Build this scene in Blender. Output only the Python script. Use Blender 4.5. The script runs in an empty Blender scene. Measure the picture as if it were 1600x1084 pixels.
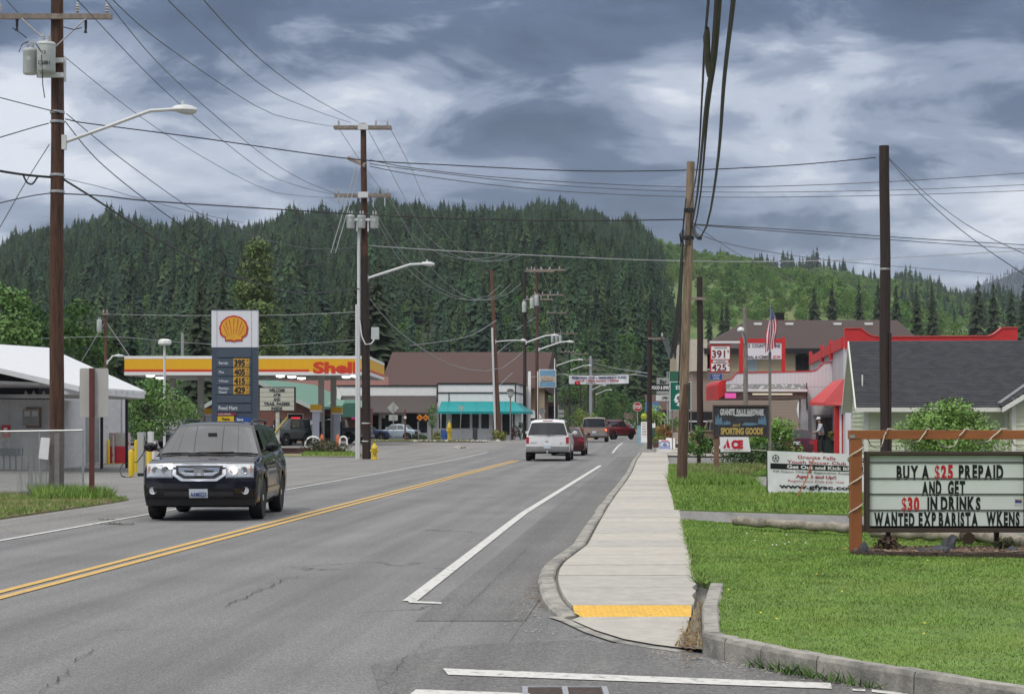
import bpy, bmesh, math, random
import numpy as np
from mathutils import Vector, Matrix
R = math.radians
random.seed(7); rng = np.random.default_rng(7)
sc = bpy.context.scene
COL = sc.collection
# ---------------------------------------------------------------- camera
F, HY, CX, CH = 3000.0, 661.0, 800.0, 1.7
cam = bpy.data.objects.new('camera', bpy.data.cameras.new('camera')); COL.objects.link(cam)
cam.location = (0, 0, CH); cam.rotation_euler = (R(90), 0, 0)
cam.data.sensor_width = 36; cam.data.lens = 67.5
cam.data.shift_y = (HY - 542) / 1600.0
cam.data.clip_end = 20000; cam.data.clip_start = .3
sc.camera = cam
# ---------------------------------------------------------------- world: broken overcast
W = bpy.data.worlds.new('World'); sc.world = W; W.use_nodes = True
nt = W.node_tree; nt.nodes.clear()
def N(t, **k):
    n = nt.nodes.new(t)
    for a, b in k.items(): setattr(n, a, b)
    return n
def LK(a, b): nt.links.new(a, b)
def ramp(n, stops):
    cr = n.color_ramp
    while len(cr.elements) > len(stops): cr.elements.remove(cr.elements[-1])
    while len(cr.elements) < len(stops): cr.elements.new(0.5)
    for e, (p, c) in zip(cr.elements, stops):
        e.position = p; e.color = (*c, 1) if len(c) == 3 else c
sky = N('ShaderNodeTexSky'); sky.sky_type = 'NISHITA'; sky.sun_disc = False
SUN_EL, SUN_AZ = R(55), R(215)
sky.sun_elevation = SUN_EL; sky.sun_rotation = SUN_AZ
bg_sky = N('ShaderNodeBackground'); bg_sky.inputs[1].default_value = .08
LK(sky.outputs[0], bg_sky.inputs[0])
tc = N('ShaderNodeTexCoord')
sep = N('ShaderNodeSeparateXYZ'); LK(tc.outputs['Generated'], sep.inputs[0])
def M_(op, a, b=None, c=None):
    n = N('ShaderNodeMath', operation=op)
    for i, v in enumerate((a, b, c)):
        if v is None: continue
        if isinstance(v, (int, float)): n.inputs[i].default_value = v
        else: LK(v, n.inputs[i])
    return n.outputs[0]
zc = M_('MAXIMUM', sep.outputs[2], 0.0)
# cloud layer seen on a flattened dome: x, y over (z + k)
den = M_('ADD', zc, .13)
ux = M_('DIVIDE', sep.outputs[0], den); uy = M_('DIVIDE', sep.outputs[1], den)
cmb = N('ShaderNodeCombineXYZ'); LK(ux, cmb.inputs[0]); LK(uy, cmb.inputs[1])
def noise(vec, scale, detail, rough, dist=0, off=(0, 0, 0)):
    mp = N('ShaderNodeMapping'); mp.inputs['Location'].default_value = off
    LK(vec, mp.inputs[0])
    n = N('ShaderNodeTexNoise'); n.inputs['Scale'].default_value = scale
    n.inputs['Detail'].default_value = detail; n.inputs['Roughness'].default_value = rough
    n.inputs['Distortion'].default_value = dist
    LK(mp.outputs[0], n.inputs['Vector']); return n.outputs['Fac']
n1 = noise(cmb.outputs[0], .85, 3, .5, .3, (3.3, 1.2, 0))
n2 = noise(cmb.outputs[0], 2.6, 8, .56, .25, (7.1, 4.2, 0))
# billow layer: upright puffs along the lower edges of the decks
mpb = N('ShaderNodeMapping'); mpb.inputs['Scale'].default_value = (1, 1, 2.6); LK(tc.outputs['Generated'], mpb.inputs[0])
n3 = noise(mpb.outputs[0], 11, 9, .6, .5, (0, 0, 0))
n4 = noise(mpb.outputs[0], 3.2, 4, .5, .2, (4, 2, 0))
dens = M_('MULTIPLY_ADD', n1, .40, M_('MULTIPLY', n2, .14))
dens = M_('ADD', dens, M_('MULTIPLY_ADD', n3, .26, M_('MULTIPLY', n4, .44)))     # mean about .6
# decks by elevation (in the picture: 0 .. .22)
er = N('ShaderNodeValToRGB'); er.color_ramp.interpolation = 'B_SPLINE'
ramp(er, [(0, (.36,)*3), (.20, (.34,)*3), (.33, (.24,)*3), (.41, (.16,)*3), (.47, (.24,)*3), (.535, (.50,)*3), (.60, (.36,)*3), (.655, (.78,)*3), (.80, (.86,)*3), (1, (.6,)*3)])
LK(M_('DIVIDE', M_('MULTIPLY_ADD', M_('SUBTRACT', n4, .5), .05, zc), .30), er.inputs[0])
tot = M_('ADD', M_('MULTIPLY', M_('SUBTRACT', dens, .615), 4.8), er.outputs[0])
crp = N('ShaderNodeValToRGB'); crp.color_ramp.interpolation = 'EASE'
ramp(crp, [(0.10, (.86, .90, .98)), (.30, (.56, .62, .74)), (.50, (.29, .35, .48)), (.72, (.088, .135, .235)), (.95, (.052, .086, .162))])
LK(tot, crp.inputs[0])
# overcast sky brightens towards the zenith
gain = M_('MULTIPLY_ADD', M_('POWER', M_('MINIMUM', M_('MAXIMUM', M_('SUBTRACT', zc, .2), 0), .8), .8), 3.4, 1.0)
# high in the sky the deck is thinner: whiter light comes through
hz = N('ShaderNodeMapRange'); hz.inputs['From Min'].default_value = .22; hz.inputs['From Max'].default_value = .65; LK(zc, hz.inputs['Value'])
cm = N('ShaderNodeMixRGB'); LK(M_('MULTIPLY', hz.outputs[0], .7), cm.inputs[0]); LK(crp.outputs[0], cm.inputs[1]); cm.inputs[2].default_value = (.60, .575, .53, 1)
bg_c = N('ShaderNodeBackground'); LK(cm.outputs[0], bg_c.inputs[0]); LK(gain, bg_c.inputs[1])
mx = N('ShaderNodeMixShader'); mx.inputs[0].default_value = .9
LK(bg_sky.outputs[0], mx.inputs[1]); LK(bg_c.outputs[0], mx.inputs[2])
ow = N('ShaderNodeOutputWorld'); LK(mx.outputs[0], ow.inputs[0])
# ---------------------------------------------------------------- sun through cloud
sl = bpy.data.lights.new('sun', 'SUN'); sl.energy = 1.5; sl.angle = R(12); sl.color = (1, .95, .86)
so = bpy.data.objects.new('sun', sl); COL.objects.link(so)
# sky sun_rotation: azimuth from +Y, clockwise seen from above
sd = Vector((math.sin(SUN_AZ)*math.cos(SUN_EL), math.cos(SUN_AZ)*math.cos(SUN_EL), math.sin(SUN_EL)))
so.rotation_euler = sd.to_track_quat('Z', 'Y').to_euler(); so.location = (0, 0, 50)
vs = sc.view_settings; vs.view_transform = 'Standard'; vs.look = 'None'; vs.exposure = 0.0; vs.gamma = 1; vs.use_curve_mapping = False
sc.cycles.max_bounces = 6; sc.cycles.volume_bounces = 0
# ---------------------------------------------------------------- geometry helpers
def smooth(a, b, x):
    t = min(1, max(0, (x-a)/(b-a))); return t*t*(3-2*t)
def zg(Y): return .25*smooth(85, 135, Y)
def at(px, py, D): return Vector(((px-CX)/F*D, D, CH-(py-HY)/F*D))
def X_(px, D): return (px-CX)/F*D
def Z_(py, D): return CH-(py-HY)/F*D
def g(px, py, z=0.0):
    D = (CH-z)*F/(py-HY); return Vector((X_(px, D), D, z))
RDX, R0 = .077, -6.52
RA = math.atan(RDX)
def rd(u, Y, z=0.0):                       # u metres right of the yellow line at distance Y
    return Vector((R0+RDX*Y+u, Y, z))
class MB:
    def __init__(s): s.v = []; s.f = []; s.m = []; s.smooth = False
    def add(s, vs, fs, mi=0):
        o = len(s.v); s.v += [tuple(v) for v in vs]; s.f += [tuple(o+i for i in f) for f in fs]; s.m += [mi]*len(fs)
        return s
    def box(s, c, d, mi=0, rot=None):
        cx, cy, cz = c; a, b, h = d[0]/2, d[1]/2, d[2]/2
        vs = [Vector((x*a, y*b, z*h)) for z in (-1, 1) for y in (-1, 1) for x in (-1, 1)]
        if rot is not None: vs = [rot @ v for v in vs]
        vs = [v+Vector(c) for v in vs]
        return s.add(vs, [(0, 2, 3, 1), (4, 5, 7, 6), (0, 1, 5, 4), (2, 6, 7, 3), (0, 4, 6, 2), (1, 3, 7, 5)], mi)
    def bb(s, x0, x1, y0, y1, z0, z1, mi=0):
        return s.box(((x0+x1)/2, (y0+y1)/2, (z0+z1)/2), (abs(x1-x0), abs(y1-y0), abs(z1-z0)), mi)
    def fb(s, px0, px1, py0, py1, D, dep, mi=0):      # box whose front face fills this part of the view at distance D
        return s.bb(X_(px0, D), X_(px1, D), D, D+dep, Z_(py1, D), Z_(py0, D), mi)
    def cyl(s, p0, p1, r0, r1=None, n=10, mi=0, cap=True):
        p0 = Vector(p0); p1 = Vector(p1); r1 = r0 if r1 is None else r1
        ax = (p1-p0).normalized(); t = Vector((1, 0, 0)) if abs(ax.x) < .8 else Vector((0, 1, 0))
        a = ax.cross(t).normalized(); b = ax.cross(a)
        vs = []; 
        for k in range(n):
            c, q = math.cos(2*math.pi*k/n), math.sin(2*math.pi*k/n)
            vs.append(p0+(a*c+b*q)*r0)
        for k in range(n):
            c, q = math.cos(2*math.pi*k/n), math.sin(2*math.pi*k/n)
            vs.append(p1+(a*c+b*q)*r1)
        fs = [(k, n+k, n+(k+1) % n, (k+1) % n) for k in range(n)]
        if cap: fs += [tuple(range(n)), tuple(reversed(range(n, 2*n)))]
        return s.add(vs, fs, mi)
    def tube(s, pts, r, n=6, mi=0, rs=None):
        pts = [Vector(p) for p in pts]; vs = []; L = len(pts)
        for i, p in enumerate(pts):
            d = (pts[min(i+1, L-1)]-pts[max(i-1, 0)]).normalized()
            t = Vector((0, 0, 1)) if abs(d.z) < .9 else Vector((1, 0, 0))
            a = d.cross(t).normalized(); b = d.cross(a); rr = rs[i] if rs else r
            for k in range(n):
                vs.append(p+(a*math.cos(2*math.pi*k/n)+b*math.sin(2*math.pi*k/n))*rr)
        fs = []
        for i in range(L-1):
            for k in range(n):
                fs.append((i*n+k, i*n+(k+1) % n, (i+1)*n+(k+1) % n, (i+1)*n+k))
        fs += [tuple(reversed(range(n))), tuple(range((L-1)*n, L*n))]
        return s.add(vs, fs, mi)
    def poly(s, pts, mi=0): return s.add(pts, [tuple(range(len(pts)))], mi)
    def prism(s, pts, off, mi=0):           # closed outline (3D points) swept by the vector off
        n = len(pts); off = Vector(off); a = [Vector(p) for p in pts]
        return s.add(a+[p+off for p in a], [tuple(range(n)), tuple(reversed(range(n, 2*n)))]+[(i, i+n, (i+1) % n+n, (i+1) % n) for i in range(n)], mi)
    def grid(s, fn, us, vv, mi=0):
        nu, nv = len(us), len(vv)
        return s.add([fn(u, v) for v in vv for u in us], [(j*nu+i, j*nu+i+1, (j+1)*nu+i+1, (j+1)*nu+i) for j in range(nv-1) for i in range(nu-1)], mi)
    def lathe(s, prof, c=(0, 0, 0), n=12, mi=0, axis='z'):
        vs = []
        for (r, h) in prof:
            for k in range(n):
                a = 2*math.pi*k/n
                p = (r*math.cos(a), r*math.sin(a), h) if axis == 'z' else ((h, r*math.cos(a), r*math.sin(a)) if axis == 'x' else (r*math.cos(a), h, r*math.sin(a)))
                vs.append((p[0]+c[0], p[1]+c[1], p[2]+c[2]))
        L = len(prof)
        fs = [(i*n+k, i*n+(k+1) % n, (i+1)*n+(k+1) % n, (i+1)*n+k) for i in range(L-1) for k in range(n)]
        fs += [tuple(reversed(range(n))), tuple(range((L-1)*n, L*n))]
        return s.add(vs, fs, mi)
    def build(s, name, mats, parent=None, smooth=False, local=False, bevel=0, label=None, kind=None, norm=True):
        o3 = ORG.get(parent, Vector((0, 0, 0))) if (parent is not None and not local) else Vector((0, 0, 0))
        me = bpy.data.meshes.new(name)
        me.from_pydata([(v[0]-o3.x, v[1]-o3.y, v[2]-o3.z) for v in s.v], [], s.f)
        if not isinstance(mats, (list, tuple)): mats = [mats]
        for m in mats: me.materials.append(m)
        if len(mats) > 1: me.polygons.foreach_set('material_index', s.m)
        if smooth: me.polygons.foreach_set('use_smooth', [True]*len(me.polygons))
        me.update()
        if norm and len(s.f) < 60000:
            b = bmesh.new(); b.from_mesh(me); bmesh.ops.recalc_face_normals(b, faces=b.faces); b.to_mesh(me); b.free()
        if smooth:
            try: me.set_sharp_from_angle(angle=R(38))
            except Exception: pass
        o = bpy.data.objects.new(name, me); COL.objects.link(o)
        if parent is not None: o.parent = parent
        ORG[o] = o3
        if bevel:
            b = o.modifiers.new('bevel', 'BEVEL'); b.width = bevel; b.segments = 2; b.limit_method = 'ANGLE'; b.angle_limit = R(35)
        if label: o['label'] = label
        if kind: o['kind'] = kind
        return o
ORG = {}
def thing(name, label, cat, loc=(0, 0, 0), rz=0, group=None):
    o = bpy.data.objects.new(name, None); COL.objects.link(o); o.empty_display_size = .3
    o.location = loc; o.rotation_euler = (0, 0, rz); o['label'] = label; o['category'] = cat
    if group: o['group'] = group
    ORG[o] = Vector(loc) if not rz else Vector((0, 0, 0))
    return o
def tag(o, label, cat, group=None):
    o['label'] = label; o['category'] = cat
    if group: o['group'] = group
    return o
def copy_tree(o, parent=None):
    c = o.copy(); COL.objects.link(c); ORG[c] = ORG.get(o, Vector((0, 0, 0)))
    if parent is not None: c.parent = parent
    for ch in list(o.children): copy_tree(ch, c)
    return c
# ---------------------------------------------------------------- materials
MT = {}
def mat(name, col, rough=.6, metal=0, var=.12, scale=4, detail=5, bump=0, bscale=None, stretch=(1, 1, 1), col2=None, coat=0, emit=None, estr=1, spec=.5, c2lo=.45, c2hi=.6, rand=0, trans=0, alpha=1):
    if name in MT: return MT[name]
    m = bpy.data.materials.new(name); m.use_nodes = True; t = m.node_tree; b = t.nodes['Principled BSDF']
    b.inputs['Roughness'].default_value = rough; b.inputs['Metallic'].default_value = metal
    b.inputs['Specular IOR Level'].default_value = spec
    if coat: b.inputs['Coat Weight'].default_value = coat; b.inputs['Coat Roughness'].default_value = .04
    if trans: b.inputs['Transmission Weight'].default_value = trans
    if alpha < 1: b.inputs['Alpha'].default_value = alpha
    if emit: b.inputs['Emission Color'].default_value = (*emit, 1); b.inputs['Emission Strength'].default_value = estr
    tc = t.nodes.new('ShaderNodeTexCoord'); mp = t.nodes.new('ShaderNodeMapping'); mp.inputs['Scale'].default_value = stretch
    t.links.new(tc.outputs['Object'], mp.inputs[0])
    n = t.nodes.new('ShaderNodeTexNoise'); n.inputs['Scale'].default_value = scale; n.inputs['Detail'].default_value = detail; n.inputs['Roughness'].default_value = .6
    t.links.new(mp.outputs[0], n.inputs['Vector'])
    r = t.nodes.new('ShaderNodeValToRGB')
    ramp(r, [(.3, tuple(c*(1-var) for c in col)), (.7, tuple(min(1, c*(1+var)) for c in col))]); t.links.new(n.outputs['Fac'], r.inputs[0])
    out = r.outputs[0]
    if col2:
        n2 = t.nodes.new('ShaderNodeTexNoise'); n2.inputs['Scale'].default_value = scale*.37; n2.inputs['Detail'].default_value = 7; n2.inputs['Roughness'].default_value = .65
        t.links.new(mp.outputs[0], n2.inputs['Vector'])
        r2 = t.nodes.new('ShaderNodeValToRGB'); ramp(r2, [(c2lo, (0, 0, 0)), (c2hi, (1, 1, 1))]); t.links.new(n2.outputs['Fac'], r2.inputs[0])
        x = t.nodes.new('ShaderNodeMixRGB'); t.links.new(r2.outputs[0], x.inputs[0]); t.links.new(out, x.inputs[1]); x.inputs[2].default_value = (*col2, 1)
        out = x.outputs[0]
    if rand:
        oi = t.nodes.new('ShaderNodeObjectInfo'); hs = t.nodes.new('ShaderNodeHueSaturation')
        mr = t.nodes.new('ShaderNodeMapRange'); mr.inputs['To Min'].default_value = 1-rand; mr.inputs['To Max'].default_value = 1+rand
        t.links.new(oi.outputs['Random'], mr.inputs[0]); t.links.new(mr.outputs[0], hs.inputs['Value'])
        mr2 = t.nodes.new('ShaderNodeMapRange'); mr2.inputs['To Min'].default_value = .5+.06*rand; mr2.inputs['To Max'].default_value = .5-.06*rand
        m3 = t.nodes.new('ShaderNodeMath'); m3.operation = 'FRACT'; m4 = t.nodes.new('ShaderNodeMath'); m4.operation = 'MULTIPLY'; m4.inputs[1].default_value = 7.31
        t.links.new(oi.outputs['Random'], m4.inputs[0]); t.links.new(m4.outputs[0], m3.inputs[0]); t.links.new(m3.outputs[0], mr2.inputs[0]); t.links.new(mr2.outputs[0], hs.inputs['Hue'])
        t.links.new(out, hs.inputs['Color']); out = hs.outputs[0]
    t.links.new(out, b.inputs['Base Color'])
    if bump:
        nb = t.nodes.new('ShaderNodeTexNoise'); nb.inputs['Scale'].default_value = bscale or scale*4; nb.inputs['Detail'].default_value = 6
        t.links.new(mp.outputs[0], nb.inputs['Vector'])
        bp = t.nodes.new('ShaderNodeBump'); bp.inputs['Strength'].default_value = min(1, bump); bp.inputs['Distance'].default_value = .02
        t.links.new(nb.outputs['Fac'], bp.inputs['Height']); t.links.new(bp.outputs[0], b.inputs['Normal'])
    MT[name] = m; return m
wood_pole = mat('wood_pole_brown', (.085, .038, .022), .8, var=.45, scale=9, stretch=(3, 3, .25), bump=.5, col2=(.035, .018, .013), c2lo=.5, c2hi=.62)
wood_pale = mat('wood_pole_pale', (.26, .19, .13), .85, var=.35, scale=9, stretch=(3, 3, .3), bump=.5, col2=(.12, .075, .045), c2lo=.5, c2hi=.65)
wood_dark = mat('wood_pole_dark', (.03, .018, .015), .75, var=.4, scale=9, stretch=(3, 3, .25), bump=.5)
wood_grey = mat('wood_weathered_grey', (.2, .18, .16), .85, var=.3, scale=8, stretch=(2, 2, .4), bump=.4)
arm_wood = mat('crossarm_wood', (.24, .2, .17), .85, var=.3, scale=6, bump=.3)
galv = mat('galvanised_steel', (.42, .43, .44), .45, .6, var=.12, scale=12)
galv_w = mat('pale_painted_steel', (.62, .63, .63), .5, 0, var=.06, scale=10)
porc = mat('grey_porcelain', (.4, .42, .44), .25, var=.1)
xf_grey = mat('transformer_grey', (.50, .53, .52), .45, var=.08, scale=6, col2=(.38, .40, .38), c2lo=.58, c2hi=.75)
lampglass = mat('lamp_lens', (.6, .62, .62), .2, var=.05)
cable = mat('black_cable', (.02, .021, .024), .6, var=.2)
wiremat = mat('grey_wire', (.085, .09, .1), .5, .2, var=.1)
wirelt = mat('aluminium_wire', (.34, .35, .36), .45, .3, var=.1)
white = mat('white_paint', (.78, .78, .77), .55, var=.05, scale=3, col2=(.66, .65, .62), c2lo=.58, c2hi=.8)
dirtywhite = mat('dirty_white_wall', (.56, .56, .57), .8, var=.1, scale=3, col2=(.36, .34, .31), c2lo=.60, c2hi=.70, bump=.15)
black = mat('black_paint', (.014, .014, .016), .5, var=.2)
red = mat('red_paint', (.55, .028, .03), .5, var=.1, scale=3)
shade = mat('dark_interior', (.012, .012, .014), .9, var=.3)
glass = mat('window_glass', (.018, .022, .026), .06, var=.3, scale=2, spec=.6)
carglass = mat('car_glass', (.02, .024, .027), .03, var=.15, scale=1, spec=.9, coat=.6)
rubber = mat('tyre_rubber', (.016, .016, .017), .8, var=.2)
chrome = mat('chrome', (.74, .75, .77), .16, .9, var=.03)
conc = mat('concrete', (.41, .385, .34), .85, var=.13, scale=7, detail=8, bump=.3, bscale=60, col2=(.36, .34, .30), c2lo=.5, c2hi=.66)
conc_old = mat('kerb_concrete', (.31, .295, .26), .9, var=.22, scale=8, detail=8, bump=.4, bscale=50, col2=(.17, .165, .15), c2lo=.48, c2hi=.62)
# ---------------------------------------------------------------- lettering
_tc = {}
def text_mesh(s, bold=0.02, extrude=.0):
    k = (s, bold, extrude)
    if k in _tc: return _tc[k]
    c = bpy.data.curves.new('t', 'FONT'); c.body = s; c.size = 1; c.offset = bold; c.resolution_u = 3; c.extrude = extrude
    o = bpy.data.objects.new('t', c); COL.objects.link(o)
    me = bpy.data.meshes.new_from_object(o)
    vs = [v.co.copy() for v in me.vertices]; fs = [tuple(p.vertices) for p in me.polygons]
    bpy.data.objects.remove(o); bpy.data.curves.remove(c); bpy.data.meshes.remove(me)
    x0 = min(v.x for v in vs); x1 = max(v.x for v in vs); y0 = min(v.y for v in vs); y1 = max(v.y for v in vs)
    _tc[k] = (vs, fs, x0, x1, y0, y1); return _tc[k]
def text(name, s, parent, m, cx, y, z0, w, h, bold=.02, local=False, mb=None, thick=.004, cap=True, arch=0, skewx=0):
    """flat lettering facing -Y: centred on cx, bottom at z0, width w, height h of its own bounds"""
    vs, fs, x0, x1, y0, y1 = text_mesh(s, bold)
    if cap: y0 = 0.0
    q = mb or MB(); out = []
    for v in vs:
        tx = (v.x-x0)/(x1-x0)-.5; tz = (v.y-y0)/(y1-y0)
        out.append((cx+tx*w+skewx*tz*h, y-thick, z0+tz*h+arch*(1-4*tx*tx)))
    q.add(out, fs)
    if mb: return None
    return q.build(name, m, parent, local=local, norm=False)
def ptext(name, s, parent, m, px0, px1, py0, py1, D, **k):      # by the area it fills at distance D
    return text(name, s, parent, m, (X_(px0, D)+X_(px1, D))/2, D, Z_(py1, D), X_(px1, D)-X_(px0, D), Z_(py0, D)-Z_(py1, D), **k)
# ================================================================ SETTING
def struct(o): o['kind'] = 'structure'; return o
# ---- asphalt
def asphalt(name, base, tracks=False, cracks=True):
    m = bpy.data.materials.new(name); m.use_nodes = True; t = m.node_tree; b = t.nodes['Principled BSDF']
    def nn(ty): return t.nodes.new(ty)
    geo = nn('ShaderNodeNewGeometry'); mp = nn('ShaderNodeMapping'); mp.vector_type = 'POINT'
    mp.inputs['Rotation'].default_value = (0, 0, RA); t.links.new(geo.outputs['Position'], mp.inputs[0])
    def noi(sc_, det, rough=.6, st=None):
        n = nn('ShaderNodeTexNoise'); n.inputs['Scale'].default_value = sc_; n.inputs['Detail'].default_value = det; n.inputs['Roughness'].default_value = rough
        if st:
            q = nn('ShaderNodeMapping'); q.inputs['Scale'].default_value = st; t.links.new(mp.outputs[0], q.inputs[0]); t.links.new(q.outputs[0], n.inputs['Vector'])
        else: t.links.new(mp.outputs[0], n.inputs['Vector'])
        return n.outputs['Fac']
    def rmp(x, stops):
        r = nn('ShaderNodeValToRGB'); ramp(r, stops); t.links.new(x, r.inputs[0]); return r.outputs[0]
    def mul(a, c, f=1.0):
        x = nn('ShaderNodeMixRGB'); x.blend_type = 'MULTIPLY'; x.inputs[0].default_value = f; t.links.new(a, x.inputs[1]); t.links.new(c, x.inputs[2]); return x.outputs[0]
    lo = tuple(c*.40 for c in base); hi = tuple(c*1.85 for c in base)
    c = rmp(noi(55, 3, .75), [(.3, lo), (.5, base), (.72, hi)])
    c = mul(c, rmp(noi(16, 6, .7), [(.3, (.72,)*3), (.7, (1.22,)*3)]))
    c = mul(c, rmp(noi(.35, 6, .6), [(.3, (.86,)*3), (.7, (1.12,)*3)]))
    c = mul(c, rmp(noi(1, 5, .6, (2.2, .05, 1)), [(.35, (.84,)*3), (.65, (1.1,)*3)]))      # streaks along the traffic
    if tracks:          # darker polished wheel paths, paler crown between them
        sx_ = nn('ShaderNodeSeparateXYZ'); t.links.new(mp.outputs[0], sx_.inputs[0])
        mr = nn('ShaderNodeMapRange'); mr.inputs['From Min'].default_value = R0-3.4; mr.inputs['From Max'].default_value = R0+5.6; wob = nn('ShaderNodeMath'); wob.operation = 'MULTIPLY_ADD'; wob.inputs[1].default_value = .5
        t.links.new(noi(.25, 3), wob.inputs[0]); t.links.new(sx_.outputs[0], wob.inputs[2]); t.links.new(wob.outputs[0], mr.inputs[0])
        st = []
        for u_, v_ in ((-3.2, 1.02), (-2.35, .90), (-1.5, 1.05), (-.75, .90), (.1, 1.04), (1.2, .89), (2.05, 1.05), (2.95, .89), (4.2, 1.02), (5.3, .96)): st.append(((u_+3.65)/9, (v_,)*3))
        c = mul(c, rmp(mr.outputs[0], st))
    if cracks:
        v = nn('ShaderNodeTexVoronoi'); v.feature = 'DISTANCE_TO_EDGE'; v.inputs['Scale'].default_value = .16
        ad = nn('ShaderNodeVectorMath'); ad.operation = 'ADD'; nz = nn('ShaderNodeTexNoise'); nz.inputs['Scale'].default_value = 1.2; nz.inputs['Detail'].default_value = 8
        t.links.new(mp.outputs[0], nz.inputs['Vector']); t.links.new(mp.outputs[0], ad.inputs[0]); t.links.new(nz.outputs['Color'], ad.inputs[1]); t.links.new(ad.outputs[0], v.inputs['Vector'])
        cr = rmp(v.outputs['Distance'], [(0, (.30,)*3), (.0028, (.5,)*3), (.0045, (1,)*3)])
        msk = rmp(noi(.22, 3), [(.52, (0, 0, 0)), (.56, (1, 1, 1))])
        x = nn('ShaderNodeMixRGB'); x.blend_type = 'MULTIPLY'; t.links.new(msk, x.inputs[0]); t.links.new(c, x.inputs[1]); t.links.new(cr, x.inputs[2]); c = x.outputs[0]
    t.links.new(c, b.inputs['Base Color']); b.inputs['Roughness'].default_value = .82; b.inputs['Specular IOR Level'].default_value = .35
    bp = nn('ShaderNodeBump'); bp.inputs['Strength'].default_value = .45; bp.inputs['Distance'].default_value = .01
    t.links.new(noi(70, 3, .7), bp.inputs['Height']); t.links.new(bp.outputs[0], b.inputs['Normal'])
    return m
asph = asphalt('road_asphalt', (.180, .179, .178), tracks=True)
asph_lot = asphalt('lot_asphalt', (.205, .200, .190))
asph_dark = asphalt('new_asphalt', (.145, .142, .138), cracks=False)
grass_m = mat('lawn_soil_and_grass', (.125, .205, .042), .95, var=.3, scale=2.5, detail=8, bump=.5, bscale=60, col2=(.14, .20, .035), c2lo=.5, c2hi=.62)
rough_grass = mat('rough_verge', (.16, .18, .06), .95, var=.35, scale=3, detail=8, bump=.5, bscale=40, col2=(.24, .20, .13), c2lo=.47, c2hi=.56)
field = mat('far_ground', (.06, .10, .03), .95, var=.3, scale=.05, col2=(.12, .12, .08))
YB = [-40, 0, 20, 40, 60, 80, 85, 90, 95, 100, 105, 110, 115, 120, 125, 130, 135, 140, 170, 250, 400, 900]
def strip(name, u0, u1, y0, y1, z, m, parent=None, road=True, kind='structure'):
    ys = sorted(set([y0, y1]+[y for y in YB if y0 < y < y1])); q = MB()
    q.grid(lambda u, y: (R0+RDX*y+u if road else u, y, zg(y)+z), [u0, u1], ys)
    o = q.build(name, m, parent, norm=False)
    if kind: o['kind'] = kind
    return o
def flat(name, pts, z, m, kind='structure'):
    o = MB().poly([(p[0], p[1], z+zg(p[1])) for p in pts]).build(name, m, norm=False)
    # faces must look up
    if o.data.polygons[0].normal.z < 0: o.data.flip_normals()
    if kind: o['kind'] = kind
    return o
gq = MB(); gq.grid(lambda x, y: (x, y, zg(y)-.06), [-5000, -800, -200, 200, 800, 5000], [-300, 0, 40, 85, 95, 105, 115, 125, 135, 200, 500, 2000, 9000])
struct(gq.build('ground', field, norm=False))
strip('parking_lot', -62, 5.3, -30, 190, -.008, asph_lot)
strip('gravel_yard', 5.3, 60, 66, 230, -.012, asph_lot)
flat('side_street', [(-62, -38), (40, -38), (40, 12), (3.5, 16), (-2, 30), (-62, 30)], -.004, asph)
strip('road', -3.35, 5.35, 2, 900, 0, asph)
strip('asphalt_patch', 4.42, 5.36, 16.5, 96, .004, asph_dark)
# worn joint between the lane and the newer side street asphalt
flat('asphalt_patch', [g(580, 1040), g(700, 1010), g(905, 1000), g(1070, 1016), g(1100, 1032), g(1300, 1062), g(1420, 1090), g(1300, 1100), g(600, 1100)], .006, asph_dark)
# ---- painted lines
def paint(name, col, worn=.58):
    return mat(name, col, .7, var=.12, scale=30, detail=8, col2=(.2, .2, .2), c2lo=worn, c2hi=worn+.14)
pw = paint('road_paint_white', (.56, .55, .52), .53); py_ = paint('road_paint_yellow', (.56, .35, .09), .55)
strip('yellow_line', -.17, -.055, 2, 87, .009, py_); strip('yellow_line', .055, .17, 2, 87, .009, py_)
strip('yellow_line', -.17, -.055, 150, 420, .009, py_); strip('yellow_line', .055, .17, 150, 420, .009, py_)
strip('edge_line', -3.06, -2.96, 2, 106, .009, pw)
def uline(us, y0, y1, w):
    ys = np.linspace(y0, y1, 14); q = MB()
    q.grid(lambda s, y: (R0+RDX*y+float(np.interp(y, us[0], us[1]))+s*w, y, zg(y)+.010), [-.5, .5], [float(v) for v in ys])
    o = q.build('lane_line', pw, norm=False); o['kind'] = 'structure'; return o
LU = ([0, 18, 36, 76, 120, 180], [4.2, 4.14, 3.95, 4.14, 3.85, 3.7])
uline(LU, 18.3, 77, .14); uline(LU, 104, 140, .12); uline(LU, 168, 200, .12)
MB().add([g(637, 938, .010), g(690, 940, .010), g(690, 942.5, .010), g(640, 941, .010)], [(0, 1, 2, 3)]).build('lane_line', pw)['kind'] = 'structure'
for nm, pts in (('crosswalk_line', [(692, 1046), (1000, 1058), (1298, 1069), (1300, 1078), (1000, 1067), (700, 1056)]),
                ('crosswalk_line', [(650, 1079), (795, 1084), (1000, 1091), (1000, 1099), (640, 1087)]),
                ('crosswalk_line', [(1332, 1078), (1352, 1079), (1352, 1082), (1332, 1081)]),
                ('crosswalk_line', [(1362, 1079), (1420, 1085), (1420, 1090), (1362, 1083)])):
    flat(nm, [g(*p) for p in pts], .012, pw)
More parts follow.
